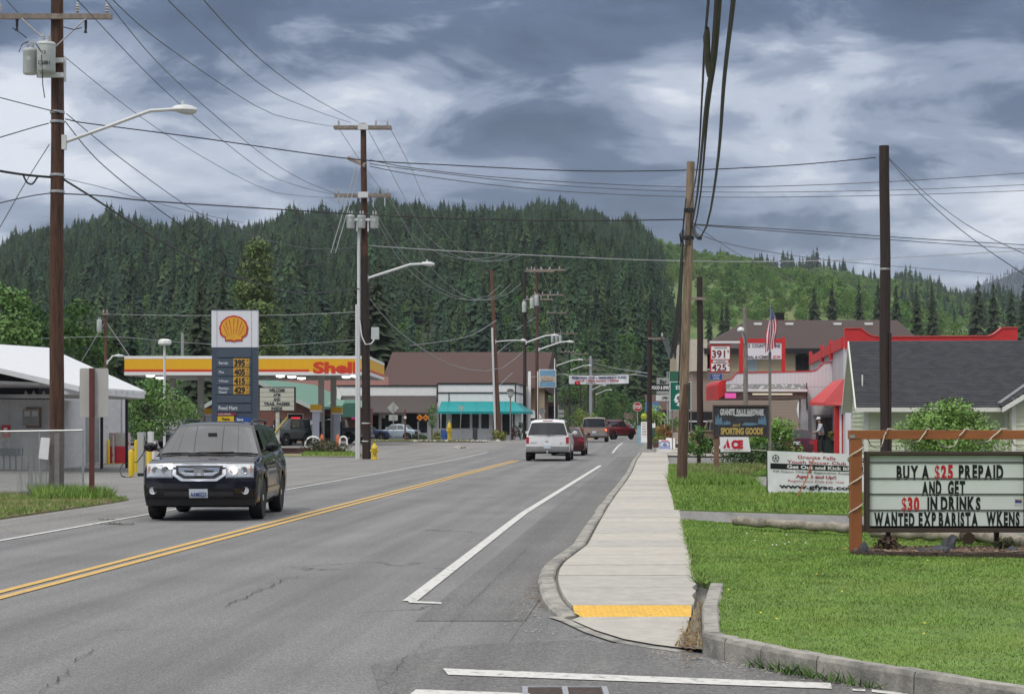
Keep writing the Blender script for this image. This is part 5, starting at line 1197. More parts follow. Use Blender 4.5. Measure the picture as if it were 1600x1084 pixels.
# ---- R2: white store with red trim
wpan = bpy.data.materials.new('white_panelling'); wpan.use_nodes = True; t_ = wpan.node_tree
tcc = t_.nodes.new('ShaderNodeTexCoord'); wv = t_.nodes.new('ShaderNodeTexWave'); wv.bands_direction = 'X'; wv.wave_profile = 'SAW'; wv.inputs['Scale'].default_value = 1.6
t_.links.new(tcc.outputs['Object'], wv.inputs[0]); rp = t_.nodes.new('ShaderNodeValToRGB'); ramp(rp, [(0, (.45, .44, .46)), (.08, (.66, .65, .68)), (1, (.70, .69, .72))]); t_.links.new(wv.outputs[0], rp.inputs[0]); t_.links.new(rp.outputs[0], t_.nodes['Principled BSDF'].inputs['Base Color']); t_.nodes['Principled BSDF'].inputs['Roughness'].default_value = .7
T = thing('red_trim_store', 'white store with red curved parapet, red awning and drive through canopy', 'building', (X_(1400, 90), 90, .2))
D = 90
x0, x1 = X_(1321, D), X_(1590, D); zp = Z_(541, D)
q = MB(); offb = Vector((RDX*20, 20, 0)); q.prism([(x0, D, .1), (x1, D, .1), (x1, D, zp), (x0, D, zp)], offb); q.build('wall', wpan, T)
crv = [(1320.5, 513), (1345, 512.5), (1350, 516), (1355, 520), (1362, 524), (1375, 526), (1545, 525), (1553, 522), (1560, 517), (1566, 512), (1590, 511.5), (1590, 534), (1370, 541), (1320.5, 545)]
q = MB(); q.prism([at(a, b, D-.15) for a, b in crv], (0, .3, 0)); q.build('parapet', red, T)
q = MB(); q.prism([at(a, b-1.0, D-.2) for a, b in crv[:11]]+[at(a, b+.4, D-.2) for a, b in reversed(crv[:11])], (0, .4, 0)); q.build('parapet_cap', mat('red_cap', (.6, .10, .09), .5), T)
# side wall towards the road, stepping down
p0 = at(1319, 0, D); 
def sidept(px, py):       # on the road side wall plane x = x0 + .077 (Y - D)
    c = x0-RDX*D; m_ = (px-CX)/F; Y = c/(m_-RDX); return Vector((m_*Y, Y, Z_(py, Y)))
q = MB(); q.prism([sidept(1318, 527), sidept(1318, 544), sidept(1270, 568), sidept(1269, 557)], (-.12, 0, 0)); q.build('side_parapet', red, T)
q = MB(); q.prism([sidept(1318, 543), sidept(1318, 708), sidept(1268, 700), sidept(1269, 567)], (.2, 0, 0)); q.build('side_wall', wpan, T)
for px in (1269, 1287, 1301):
    q = MB(); a = sidept(px, 556-(px-1269)*.55-7); b = sidept(px, 570-(px-1269)*.25); q.bb(a.x-.16, a.x-.02, a.y-.15, a.y+.15, b.z, a.z); q.build('parapet_post', red, T)
# drive through canopy
D = 97
q = MB(); out = [(1133, 595), (1142, 593), (1147, 588), (1151, 583), (1268, 580), (1276, 578), (1282, 572), (1288, 567), (1301, 566), (1301, 604), (1133, 604)]
q.prism([at(a, b, D) for a, b in out], (0, .15, 0)); q.build('canopy_front', wpan, T)
q = MB(); tp = out[:9]; q.prism([at(a, b-1.4, D-.03) for a, b in tp]+[at(a, b+.2, D-.03) for a, b in reversed(tp)], (0, .22, 0)); q.build('red_edging', red, T)
q = MB(); q.prism([at(1122, 601, D), at(1124, 597, D), at(1128, 594, D), at(1134, 594, D), at(1134, 616, D), at(1122, 624, D)], (0, 6, 0)); q.build('end_panel', red, T)
q = MB(); q.prism([at(1134, 600, D-.02), at(1258, 600, D-.02), at(1258, 607.5, D-.5), at(1134, 607.5, D-.5)], (0, .02, -.04)); q.build('shingle_strip', mat('mossy_shingle', (.17, .17, .17), .95, var=.35, scale=14, col2=(.6, .6, .6), c2lo=.55, c2hi=.63), T)
q = MB(); q.bb(X_(1134, D), X_(1259, D), D-.55, D-.45, Z_(612, D), Z_(608, D)); q.build('gutter', white, T)
q = MB(); q.bb(X_(1134, D), X_(1259, D), D-.42, D+6, Z_(623, D), Z_(612, D)); q.build('soffit', mat('brown_soffit', (.13, .095, .085), .8), T)
q = MB(); q.bb(X_(1174, D), X_(1236, D), D-.47, D-.43, Z_(617, D), Z_(614.5, D)); q.build('tube_lamp', mat('tube_lamp', (.7, .66, .5), .4, emit=(1, .9, .65), estr=.35), T)
q = MB(); q.bb(X_(1250, D), X_(1261, D), D-.4, D+.4, .1, Z_(606, D)); q.build('post', mat('grey_lilac_post', (.40, .39, .42), .7, var=.1, col2=(.28, .27, .28)), T)
q = MB(); q.bb(X_(1261.5, D), X_(1301, D), D+.01, D+.14, .1, Z_(604, D)); q.build('wall', wpan, T)
q = MB(); q.cyl(at(1260.5, 640, D-.45), at(1260.5, 598, D-.45), .03, n=6); q.build('black_pipe', black, T)
q = MB(); q.fb(1133, 1150, 614, 622, D-.56, .1); q.build('neon_sign', mat('pink_neon', (.5, .1, .3), .5, emit=(1, .12, .5), estr=.45), T)
# awning on the side wall
awr = mat('red_canvas', (.60, .075, .075), .6, var=.07, scale=2)
q = MB(); P = dict(a=at(1264, 628, 96.4), b=at(1303, 594, 96.9), c=at(1320, 590.5, 90.4), d=at(1318, 628, 89.8), e=at(1264, 633, 96.4), f=at(1316, 633, 89.8), m=at(1313, 592, 93), n=at(1286, 629, 93.2), o=at(1286, 634, 93.2))
q.add([P[k] for k in 'abcdefmno'], [(0, 1, 6, 7), (7, 6, 2, 3), (0, 7, 8, 4), (7, 3, 5, 8)]); q.build('awning', awr, T)
q = MB(); q.fb(1270, 1302, 648, 706, 96.7, .12); dr = q.build('doorway', mat('door_trim', (.34, .33, .33), .7), T)
q = MB(); q.fb(1275, 1298, 652, 706, 96.6, .08); q.build('door', mat('door_glass', (.06, .05, .05), .15), dr)
q = MB(); q.fb(1270, 1277, 686, 706, 96.5, .06); q.build('red_dado', red, dr)
for (a_, b_, m_) in ((1303, 1309.5, red), (1310, 1313.5, white), (1314, 1317, red)):
    q = MB(); q.bb(X_(a_, 91.5), X_(b_, 91.5), 91.2, 91.5, .1, Z_(634, 91.5)); q.build('pillar', m_, T)
q = MB(); q.tube([at(1290, 636, 94), at(1318, 628, 90)], .06, 6); q.build('awning_bar', galv, T)
# red sign frame on the canopy
T = thing('rooftop_sign', 'red framed white reader board standing on the drive through canopy', 'sign', (X_(1190, 97), 97, Z_(582, 97)))
D = 97.3
for (a_, b_, c_, d_) in ((1155, 1161, 528, 581.5), (1221.5, 1227, 527, 580.5), (1161, 1221.5, 529, 535.5)):
    q = MB(); q.fb(a_, b_, c_, d_, D, .15); q.build('frame_post' if b_-a_ < 10 else 'frame_beam', red, T)
q = MB(); q.fb(1161.3, 1221.2, 535.8, 561, D+.03, .08); pn = q.build('reader_board', mat('reader_board_white', (.74, .75, .8), .4, var=.02), T)  # plain even white board, no emission
ptext('lettering', 'KS  COUNTRY  LANE', pn, black, 1166, 1219, 537.5, 543, D+.02); ptext('lettering', 'TRIAL & ICEMEN', pn, black, 1164, 1204, 555.5, 560, D+.02); ptext('lettering', '$7.99', pn, red, 1208, 1219, 555.5, 560, D+.02)
T = thing('price_sign', 'red edged fuel price sign reading 391 and 425 left of the red reader board', 'sign', (X_(1125, 95), 95, Z_(582, 95)))
D = 95
q = MB(); q.fb(1110, 1141, 538, 582, D, .2); q.build('case', red, T)
q = MB(); q.bb(X_(1109, D), X_(1156, D), D-.1, D+.05, Z_(536, D), Z_(533, D)); q.build('lamp_bar', white, T)
for (c_, d_) in ((541, 561), (567.5, 580)):
    q = MB(); q.fb(1111.5, 1140, c_, d_, D-.03, .03); q.build('panel', white, T)
q = MB(); q.fb(1114, 1138, 562.5, 566.5, D-.03, .03); q.build('strip', galv_w, T)
dr_ = mat('maroon_digits', (.18, .012, .03), .5)
ptext('digits', '391', T, dr_, 1112.5, 1133, 547, 558.5, D-.04); ptext('digits', '9', T, dr_, 1136, 1139, 547, 551.5, D-.04, bold=0)
ptext('digits', '425', T, dr_, 1112, 1135, 568.5, 579, D-.04); ptext('digits', '9', T, dr_, 1137, 1140, 568.5, 573, D-.04, bold=0)
ptext('lettering', 'UNLEADED', T, black, 1116, 1136, 541.8, 544.5, D-.04, bold=0); ptext('lettering', 'DIESEL', T, black, 1119, 1134, 563.3, 565.8, D-.04, bold=0)
T = thing('blue_sign', 'small blue notice hanging under the fuel price sign', 'sign', (X_(1119, 95), 95, Z_(593, 95)))
q = MB(); q.fb(1110, 1128, 584, 593, 95, .06); q.build('panel', mat('sign_blue', (.02, .08, .32), .5), T)
ptext('lettering', 'CREDIT', T, white, 1113, 1125, 585.5, 588, 94.99, bold=0); ptext('lettering', 'SAME', T, white, 1114, 1124, 589.5, 592, 94.99, bold=0)
q = MB(); q.bb(X_(1117, 95), X_(1119, 95), 95.02, 95.08, Z_(584, 95), Z_(582, 95)); q.build('hanger', galv, T)
T = thing('propane_tank', 'white rounded tank end seen under the drive through canopy', 'tank', (X_(1246, 118), 118, .3))
q = MB(); q.lathe([(.05, 0), (.5, .1), (.72, .4), (.75, 2.4), (.5, 2.8), (.05, 2.9)], (X_(1245, 118), 118, Z_(640, 118)), 12, axis='x'); q.build('tank', white, T, smooth=True)
for s in (.5, 2.2):
    q = MB(); q.bb(X_(1245, 118)+s, X_(1245, 118)+s+.15, 117.5, 118.5, .25, Z_(640, 118)-.6); q.build('leg', galv, T)
# ---- R3: pale green clapboard house with grey shingle roof
HA = math.atan(.12); hx, hy = 11.95, 65.0
T = thing('clapboard_house', 'pale green clapboard house with dark grey shingle roof behind the reader board', 'house', (hx, hy, .12), -HA)
pale = mat('pale_green_clapboard', (.56, .60, .44), .7, var=.04, scale=2, col2=(.50, .54, .40)); trimw = mat('house_trim_white', (.70, .70, .64), .6, var=.04)
shg = bpy.data.materials.new('grey_shingle'); shg.use_nodes = True; t_ = shg.node_tree; tcc = t_.nodes.new('ShaderNodeTexCoord'); bt = t_.nodes.new('ShaderNodeTexBrick'); bt.inputs['Scale'].default_value = 2.6; bt.inputs['Mortar Size'].default_value = .012; bt.inputs['Row Height'].default_value = .36; bt.inputs['Brick Width'].default_value = .6
bt.inputs['Color1'].default_value = (.032, .034, .042, 1); bt.inputs['Color2'].default_value = (.052, .053, .062, 1); bt.inputs['Mortar'].default_value = (.02, .02, .024, 1); t_.links.new(tcc.outputs['Object'], bt.inputs[0]); t_.links.new(bt.outputs[0], t_.nodes['Principled BSDF'].inputs['Base Color']); t_.nodes['Principled BSDF'].inputs['Roughness'].default_value = .95
L1, W_, Hh, Hr = 9.5, 8.0, 2.24, 4.52     # local: x along the front, y back
q = MB(); q.bb(.02, L1+8, .02, W_-.02, -.1, Hh); q.prism([(.02, .02, Hh), (.02, W_-.02, Hh), (.02, W_/2, Hr-.25)], (L1+7, 0, 0)); q.build('wall', pale, T, local=True)
def clap(q, p0, p1, z0, z1, out, n, topf=None):
    if p0: p0 = Vector(p0); p1 = Vector(p1)
    out = Vector(out)
    for k in range(n):
        a = z0+(z1-z0)*k/n; b = z0+(z1-z0)*(k+1)/n; A, B = p0, p1
        if topf: A, B = topf(a)
        q.add([(A.x+out.x*.028, A.y+out.y*.028, a), (B.x+out.x*.028, B.y+out.y*.028, a), (B.x+out.x*.006, B.y+out.y*.006, b), (A.x+out.x*.006, A.y+out.y*.006, b), (A.x, A.y, a), (B.x, B.y, a)], [(0, 1, 2, 3), (0, 4, 5, 1)])
q = MB(); clap(q, (.1, 0, 0), (4.62, 0, 0), -.05, Hh-.12, (0, -1, 0), 15); clap(q, (0, 0, 0), (0, W_, 0), -.05, Hh, (-1, 0, 0), 15)
clap(q, None, None, Hh, Hr-.3, (-1, 0, 0), 14, lambda z: (Vector((0, W_/2-(W_/2)*(Hr-.25-z)/(Hr-.25-Hh), 0)), Vector((0, W_/2+(W_/2)*(Hr-.25-z)/(Hr-.25-Hh), 0))))
c = q.build('clapboards', pale, T, local=True); c['kind'] = 'stuff'
# main roof: courses of shingles, real steps
def courses(q, a, b, c, d, n, th=.016):
    a, b, c, d = map(Vector, (a, b, c, d)); nrm = (b-a).cross(d-a).normalized()
    if nrm.z < 0: nrm = -nrm
    for k in range(n):
        t0, t1 = k/n, (k+1)/n; p = a.lerp(d, t0)+nrm*th*1.6; r = b.lerp(c, t0)+nrm*th*1.6; s = b.lerp(c, t1)+nrm*th*.6; u = a.lerp(d, t1)+nrm*th*.6
        q.add([p, r, s, u, a.lerp(d, t0), b.lerp(c, t0)], [(0, 1, 2, 3), (0, 4, 5, 1)])
e = .42; ez = Hh-.02; rz_ = Hr
eL = (-.32, -e, ez-.1); eR = (L1+7, -e, ez-.1); rR = (L1+7, W_/2, rz_); rL = (-.32, W_/2, rz_)
q = MB(); q.prism([(-.30, -e, ez-.12), (-.30, W_/2, rz_-.02), (-.30, W_+e, ez-.12), (-.30, W_+e, ez-.24), (-.30, W_/2, rz_-.16), (-.30, -e, ez-.24)], (L1+7, 0, 0)); q.build('roof_deck', trimw, T, local=True)
q = MB(); courses(q, eL, eR, rR, rL, 30); courses(q, (-.32, W_+e, ez-.1), (L1+7, W_+e, ez-.1), rR, rL, 30); s_ = q.build('shingles', shg, T, local=True); s_['kind'] = 'stuff'
q = MB(); q.prism([(-.36, -e-.02, ez-.13), (-.36, W_/2, rz_-.0), (-.36, W_+e+.02, ez-.13), (-.36, W_+e+.02, ez-.30), (-.36, W_/2, rz_-.2), (-.36, -e-.02, ez-.30)], (.05, 0, 0)); q.build('rake_board', trimw, T, local=True)
q = MB(); q.bb(-.36, 4.5, -e-.09, -e-.01, ez-.26, ez-.12); q.build('gutter', trimw, T, local=True)
q = MB(); q.bb(-.03, .11, -.035, .1, -.05, Hh-.1); q.build('corner_board', trimw, T, local=True)
q = MB(); q.bb(4.62, 4.74, -.05, .1, -.05, Hh-.1); q.build('corner_board', trimw, T, local=True)
q = MB(); q.bb(-.04, -.01, 1.0, 1.45, .95, 1.25); q.build('meter_box', galv_w, T, local=True)
q = MB(); q.bb(-.05, -.01, .9, 1.1, Hh+.2, Hh+1.0); q.build('gable_vent', trimw, T, local=True)
# cross gable wing, coming forward on the right
gx0, gx1, gy = 4.74, 11.9, -1.0; pkx = (gx0+gx1)/2; ghz = Hh+.02; gr = Hr+.05
q = MB(); q.bb(gx0+.02, gx1, gy+.02, 3.9, -.1, ghz); q.prism([(gx0+.02, gy+.02, ghz), (gx1-.02, gy+.02, ghz), (pkx, gy+.02, gr-.25)], (0, 4, 0)); q.build('wing_wall', pale, T, local=True)
q = MB(); clap(q, (gx0+.1, gy, 0), (gx1, gy, 0), -.05, ghz, (0, -1, 0), 15); clap(q, (gx0, 0, 0), (gx0, gy, 0), -.05, ghz, (-1, 0, 0), 15)
clap(q, None, None, ghz, gr-.3, (0, -1, 0), 14, lambda z: (Vector((pkx-(pkx-gx0)*(gr-.25-z)/(gr-.25-ghz), gy, 0)), Vector((pkx+(pkx-gx0)*(gr-.25-z)/(gr-.25-ghz), gy, 0))))
c = q.build('clapboards', pale, T, local=True); c['kind'] = 'stuff'
q = MB(); courses(q, (gx0-.35, gy-.4, ez-.08), (gx0-.35, W_/2, ez-.08), (pkx, W_/2, gr+.03), (pkx, gy-.4, gr+.03), 30); courses(q, (gx1+.35, gy-.4, ez-.08), (gx1+.35, W_/2, ez-.08), (pkx, W_/2, gr+.03), (pkx, gy-.4, gr+.03), 30)
s_ = q.build('shingles', shg, T, local=True); s_['kind'] = 'stuff'
q = MB(); zz = ez-.12; q.prism([(gx0-.38, gy-.42, zz), (pkx, gy-.42, gr-.0), (gx1+.38, gy-.42, zz), (gx1+.38, gy-.42, zz-.17), (pkx, gy-.42, gr-.2), (gx0-.38, gy-.42, zz-.17)], (0, .06, 0)); q.build('rake_board', trimw, T, local=True)
q = MB(); q.bb(gx0-.02, gx0+.11, gy-.04, gy+.08, -.05, ghz-.1); q.build('corner_board', trimw, T, local=True)
q = MB(); va = Vector((gx0-.35, -e, ez)); vb = Vector((pkx-.2, W_/2-.25, rz_)); q.prism([va+Vector((-.07, -.02, .0)), va+Vector((.07, .02, .0)), vb+Vector((.07, .02, .02)), vb+Vector((-.07, -.02, .02))], (0, 0, .05)); q.build('valley_flashing', mat('light_flashing', (.2, .2, .22), .5), T, local=True)
# distant small houses between the trees at the street end
for i, (px, D, w, py, lb, m_) in enumerate(((1030, 170, 26, 640, 'low dark shop front with planters behind the pavement pole', 'brown_front'), (990, 380, 22, 655, 'small pale house among the trees at the end of the street', 'cream_wall'))):
    T = thing('small_building', lb, 'building', (X_(px, D), D, .25))
    a_, b_ = X_(px-w/2, D), X_(px+w/2, D); z_ = Z_(py, D)
    q = MB(); q.bb(a_, b_, D, D+8, .2, z_); q.build('wall', MT[m_], T)
    q = MB(); q.prism([(a_-.3, D-.3, z_), (b_+.3, D-.3, z_), (b_+.3, D+4, z_+1.4), (a_-.3, D+4, z_+1.4)], (0, 0, -.15)); q.build('roof', brownroof, T)
    window(T, a_+.2*(b_-a_), a_+.45*(b_-a_), D, .9, min(z_-.3, 2.1)); window(T, a_+.6*(b_-a_), a_+.85*(b_-a_), D, .9, min(z_-.3, 2.1))
# ================================================================ SIGNS AND STREET FURNITURE
timber = mat('stained_timber', (.30, .10, .033), .6, var=.18, scale=5, stretch=(1, 1, .3), bump=.2, detail=8)
timber_h = mat('stained_timber_beam', (.30, .10, .033), .6, var=.18, scale=5, stretch=(.3, 1, 1), bump=.2, detail=8)
rope = mat('white_rope', (.62, .56, .48), .8, var=.1, scale=40)
brown_fr = mat('bronze_sign_frame', (.055, .038, .028), .55, var=.15)
# ---- reader board in its timber frame
D = 22.8; LZ = .165
T = thing('timber_sign_frame', 'orange stained timber goalpost frame round the reader board on the corner lawn', 'sign frame', (X_(1336, D), D, LZ))
q = MB(); q.bb(X_(1328, D), X_(1345.5, D), D-.065, D+.065, LZ-.1, Z_(686.2, D)); q.build('post', timber, T, bevel=.004)
q = MB(); q.bb(X_(1764, D), X_(1781, D), D-.065, D+.065, LZ-.1, Z_(686.2, D)); q.build('post', timber, T, bevel=.004)
q = MB(); q.bb(X_(1326, D), X_(1790, D), D-.07, D+.07, Z_(686, D), Z_(672, D)); q.build('beam', timber_h, T, bevel=.004)
q = MB(); q.bb(X_(1326.5, D), X_(1334, D), D-.078, D-.071, Z_(684, D), Z_(679, D)); q.build('metal_plate', galv, T)
tag(T, T['label'], 'sign frame')
rp_ = []
for k in range(0, 240):                       # rope spiralling round the post, then along the beam
    t = k/239; z = LZ+.42+t*(Z_(690, D)-LZ-.45); a = t*2*math.pi*2.6+2.6; rp_.append(Vector((X_(1336.7, D)+.088*math.cos(a), D+.088*math.sin(a), z)))
q = MB(); q.tube(rp_, .009, 5); o = q.build('rope', rope, None, smooth=True); tag(o, 'white rope wound round the timber post of the reader board', 'rope')
rb = []; X0, X1 = X_(1346, D), X_(1780, D); n = 7.6; zc_ = (Z_(672, D)+Z_(686, D))/2
for k in range(0, 420):
    t = k/419; a = -t*2*math.pi*n*1.0+.6; c, s = math.cos(a), math.sin(a); f = 1/max(abs(c), abs(s))
    sag = (.05+.04*math.sin(t*23)) if s < -.2 else 0
    rb.append(Vector((X0+(X1-X0)*t+.03*math.sin(t*40), D+.095*max(-1, min(1, c*f*.95)), zc_+(.072*max(-1, min(1, s*f*.95)))-sag*abs(s))))
q = MB(); q.tube(rb, .008, 5); o = q.build('rope', rope, None, smooth=True); tag(o, 'white rope spiralling along the horizontal timber beam', 'rope')
T = thing('reader_board', 'white four row changeable letter reader board hanging under the timber beam', 'sign', (X_(1478, D), D+.12, LZ))
fx0, fx1, fz0, fz1 = X_(1351, D), X_(1604.5, D), Z_(831, D), Z_(705, D); yb = D-.03
for nm, b_ in (('frame', (fx0, fx1, fz0, fz0+.048)), ('frame', (fx0, fx1, fz1-.042, fz1)), ('frame', (fx0, fx0+.045, fz0+.048, fz1-.042)), ('frame', (fx1-.045, fx1, fz0+.048, fz1-.042))):
    q = MB(); q.bb(b_[0], b_[1], yb-.06, yb+.09, b_[2], b_[3]); q.build('frame', brown_fr, T, bevel=.003)
q = MB(); q.bb(fx0+.02, fx1-.02, yb+.07, yb+.085, fz0+.02, fz1-.02); q.build('back', brown_fr, T)
panelw = mat('sign_panel_white', (.66, .70, .67), .35, var=.03, scale=4, col2=(.56, .58, .52), c2lo=.6, c2hi=.8)
lines_y = [(711, 721.5), (722.5, 746.5), (747.5, 771.0), (772, 796), (797, 821.5)]
inx0, inx1 = fx0+.048, fx1-.048
for a_, b_ in lines_y:
    q = MB(); q.bb(inx0, inx1, yb, yb+.06, Z_(b_, D)+.004, Z_(a_, D)-.004); q.build('panel', panelw, T)
for a_, b_ in lines_y[:-1]:
    q = MB(); q.bb(inx0, inx1, yb-.014, yb+.05, Z_(b_+.9, D), Z_(b_-.2, D)); q.build('letter_track', mat('track_grey', (.14, .13, .12), .6), T)
lb = mat('letter_black', (.012, .014, .016), .35, var=.1); lr = mat('letter_red', (.50, .015, .02), .4, var=.1)
def letters(s, px0, px1, py0, py1, D, y, parent, mats, wf=.5, thick=.004):
    """separate plastic letters; mats chooses the material by index"""
    h = Z_(py0, D)-Z_(py1, D); n = 0; ws = []
    for ch in s:
        if ch == ' ': ws.append(None); continue
        k = text_mesh(ch, .01 if ch == '$' else .055); ws.append((k[3]-k[2])/.73)
    adv = [(.33 if w is None else w+.16) for w in ws]; tot = sum(adv)-.16; sx = (X_(px1, D)-X_(px0, D))/tot; x = X_(px0, D)
    for ch, w, a in zip(s, ws, adv):
        if w is not None:
            o = text('letter', ch, parent, mats(n), x+w*sx/2, y, Z_(py1, D)+random.uniform(-.003, .003), w*sx, h*random.uniform(.97, 1.02), bold=.01 if ch == '$' else .055, thick=thick); n += 1
        x += a*sx
letters('BUY A', 1400, 1451, 726.5, 747.5, D, yb, T, lambda n: lb); letters('$25', 1459.5, 1488, 726, 747.5, D, yb, T, lambda n: lr); letters('PREPAID', 1497, 1566.5, 726, 747.5, D, yb, T, lambda n: lb)
letters('AND', 1439.5, 1470, 751, 772.5, D, yb, T, lambda n: lb); letters('GET', 1480, 1507, 751, 772.5, D, yb, T, lambda n: lb)
letters('$30', 1408, 1435.5, 776, 797.5, D, yb, T, lambda n: lr); letters('IN DRINKS', 1448, 1531, 775, 796.5, D, yb, T, lambda n: lb)
letters('WANTED', 1365, 1428, 800, 821.5, D, yb, T, lambda n: lb); letters('EXP BARISTA', 1434.5, 1527, 799.5, 821, D, yb, T, lambda n: lb); letters('WKENS', 1540, 1592, 799, 820, D, yb, T, lambda n: lb)
q = MB(); q.bb(X_(1584, D), X_(1596, D), yb-.004, yb-.001, Z_(789, D), Z_(777, D)); st = q.build('sticker', mat('sticker_white', (.6, .6, .62), .4), T)
q = MB(); q.bb(X_(1585, D), X_(1595, D), yb-.007, yb-.005, Z_(785, D), Z_(780, D)); q.build('sticker_blue', mat('sticker_blue', (.05, .07, .3), .4), st)
q = MB(); q.bb(X_(1589, D), X_(1595, D), yb-.009, yb-.0075, Z_(781.5, D), Z_(779.5, D)); q.build('sticker_orange', mat('sticker_orange', (.6, .25, .05), .4), st)
for px in (1390, 1560):
    q = MB(); q.bb(X_(px-3.6, D), X_(px+3.4, D), D+.065, D+.12, LZ-.1, fz1-.1); q.build('leg', brown_fr, T)
for px in (1415, 1537):
    q = MB(); q.cyl((X_(px, D), D+.02, fz1), (X_(px, D), D+.02, Z_(686, D)), .006, n=5); q.cyl((X_(px, D), D+.02, fz1), (X_(px, D), D+.02, fz1+.03), .012, n=6); q.build('hanger', galv, T)
# mulch bed with stones and withered plants
mulch = mat('mulch', (.07, .05, .038), .95, var=.45, scale=25, bump=.6)
bed = [(3.98, 22.45), (4.6, 22.15), (5.6, 22.1), (6.6, 22.0), (7.6, 22.2), (7.8, 23.0), (6.4, 23.2), (5.0, 23.2), (4.05, 23.1)]
ground_patch('mulch_bed', bed, lambda x, y: LZ+.035+.015*math.sin(x*7), mulch, .3)
rr = np.random.default_rng(8)
scatter_mesh('bark_chips', [(x, y, LZ+.05) for x, y in zip(rr.uniform(4.0, 7.6, 900), rr.uniform(22.1, 23.2, 900)) if in_poly(x, y, bed)], .028, mat('bark_chip', (.13, .085, .06), .95, var=.5, scale=15), .6, seed=9)
scatter_mesh('dead_leaves', [(x, y, LZ+.055) for x, y in zip(rr.uniform(4.0, 7.6, 260), rr.uniform(22.1, 23.2, 260)) if in_poly(x, y, bed)], .03, mat('pale_dead_leaf', (.30, .22, .15), .95, var=.4, scale=15), .3, seed=19)
def rock(label, px, py, D, w, h, m, seed, z=None, name='rock', dep=.8):
    rr = random.Random(seed); b = bmesh.new(); bmesh.ops.create_icosphere(b, subdivisions=2, radius=1)
    for v in b.verts:
        k = rr.uniform(.78, 1.12); v.co = Vector((v.co.x*w/2*k, v.co.y*w/2*dep*k, v.co.z*h*k*(1.1 if v.co.z > 0 else .4)))
        v.co.x += v.co.z*rr.uniform(-.1, .3)
    me = bpy.data.meshes.new(name); b.to_mesh(me); b.free(); me.materials.append(m); o = bpy.data.objects.new(name, me); COL.objects.link(o)
    o.location = (X_(px, D), D, z if z is not None else LZ+.04); ORG[o] = Vector(o.location); tag(o, label, 'rock'); return o
stone = mat('dark_stone', (.06, .062, .072), .8, var=.35, scale=9, bump=.6)
rock('grey stone at the foot of the timber post', 1349, 862, 22.5, .14, .10, stone, 3)
rock('largest pointed dark stone in the bed under the reader board', 1481, 862, 22.6, .20, .17, stone, 4)
rock('low flat dark stone beside the pointed one', 1466, 867, 22.4, .30, .07, stone, 5)
rock('dark stone near the right end of the bed', 1580, 870, 22.3, .16, .06, stone, 6)
rock('small grey stone in the middle of the bed', 1440, 868, 22.3, .12, .05, stone, 7)
def clump(name, label, px, D, z0, w, h, n, leaf, m, seed, cat='plant', stems=True, sq=None, group=None, blobs=12, brad=.32):
    T = thing(name, label, cat, (X_(px, D), D, z0), group=group)
    rr = random.Random(seed)
    if stems:
        q = MB()
        for k in range(7):
            a = rr.uniform(0, 6.28); q.tube([(0, 0, 0), (math.cos(a)*w*.15, math.sin(a)*w*.15, h*.5), (math.cos(a)*w*.3, math.sin(a)*w*.3, h*.8)], .012*max(1, h), 4)
        q.build('stem', bark, T, local=True)['kind'] = 'stuff'
    q = MB(); leaf_cloud(q, blobs_for(w, h*.8, h*.1, blobs, seed, brad), n, leaf, seed+1); q.build('foliage', m, T, local=True, norm=False)
    return T
dead = mat('withered_leaf', (.10, .065, .045), .95, var=.5, scale=9)
clump('withered_plant', 'withered brown plant round the foot of the reader board leg', 1384, 22.7, LZ+.03, .32, .17, 420, .022, dead, 3)
clump('withered_plant', 'low withered green brown plant at the right end of the bed', 1572, 22.7, LZ+.03, .30, .14, 380, .022, mat('withered_green', (.07, .075, .035), .95, var=.5, scale=9), 4)
q = MB(); q.tube([at(1484, 858, 22.6), at(1490, 848, 22.6), at(1494, 838, 22.6)], .004, 4); q.tube([at(1516, 866, 22.6), at(1518, 856, 22.6), at(1517, 848, 22.6)], .003, 4); tag(q.build('twig', bark), 'thin twigs sticking up behind the pointed stone', 'twigs')
# ---- logs laid along the driveway
logm = mat('grey_log', (.30, .265, .215), .9, var=.35, scale=6, stretch=(.25, 3, 3), bump=.6, detail=9, col2=(.16, .14, .11), c2lo=.5, c2hi=.6)
endm = mat('log_end', (.05, .03, .022), .9)
def log(label, a, b, D0, D1, r):
    p0 = at(a[0], a[1], D0); p1 = at(b[0], b[1], D1); T = thing('log', label, 'log', tuple(p0))
    K = 14; q = MB(); q.tube([p0.lerp(p1, k/K)+Vector((0, 0, .012*math.sin(k*1.9))) for k in range(K+1)], r, 12, rs=[r*(1+.09*math.sin(k*2.3)) for k in range(K+1)]); q.build('trunk', logm, T, smooth=True)
    q = MB(); q.cyl(p1, p1+(p1-p0).normalized()*.012, r*.97, n=12); q.build('end_grain', endm, T)
    return T
log('bleached grey log lying along the driveway left of the timber post', (1148, 814), (1345, 826), 28.6, 26.6, .066)
log('bleached log passing behind the reader board with a dark rotten end', (1362, 832), (1506, 838), 25.7, 24.8, .066)
log('bleached log at the right edge of the lawn', (1528, 838), (1720, 858), 24.6, 22.2, .075)
q = MB(); q.tube([at(1507, 836, 24.7), at(1514, 841, 24.4)], .1, 10, rs=[.07, .08]); tag(q.build('rotten_stump', endm), 'short dark rotten stump at the end of the bleached log', 'stump')
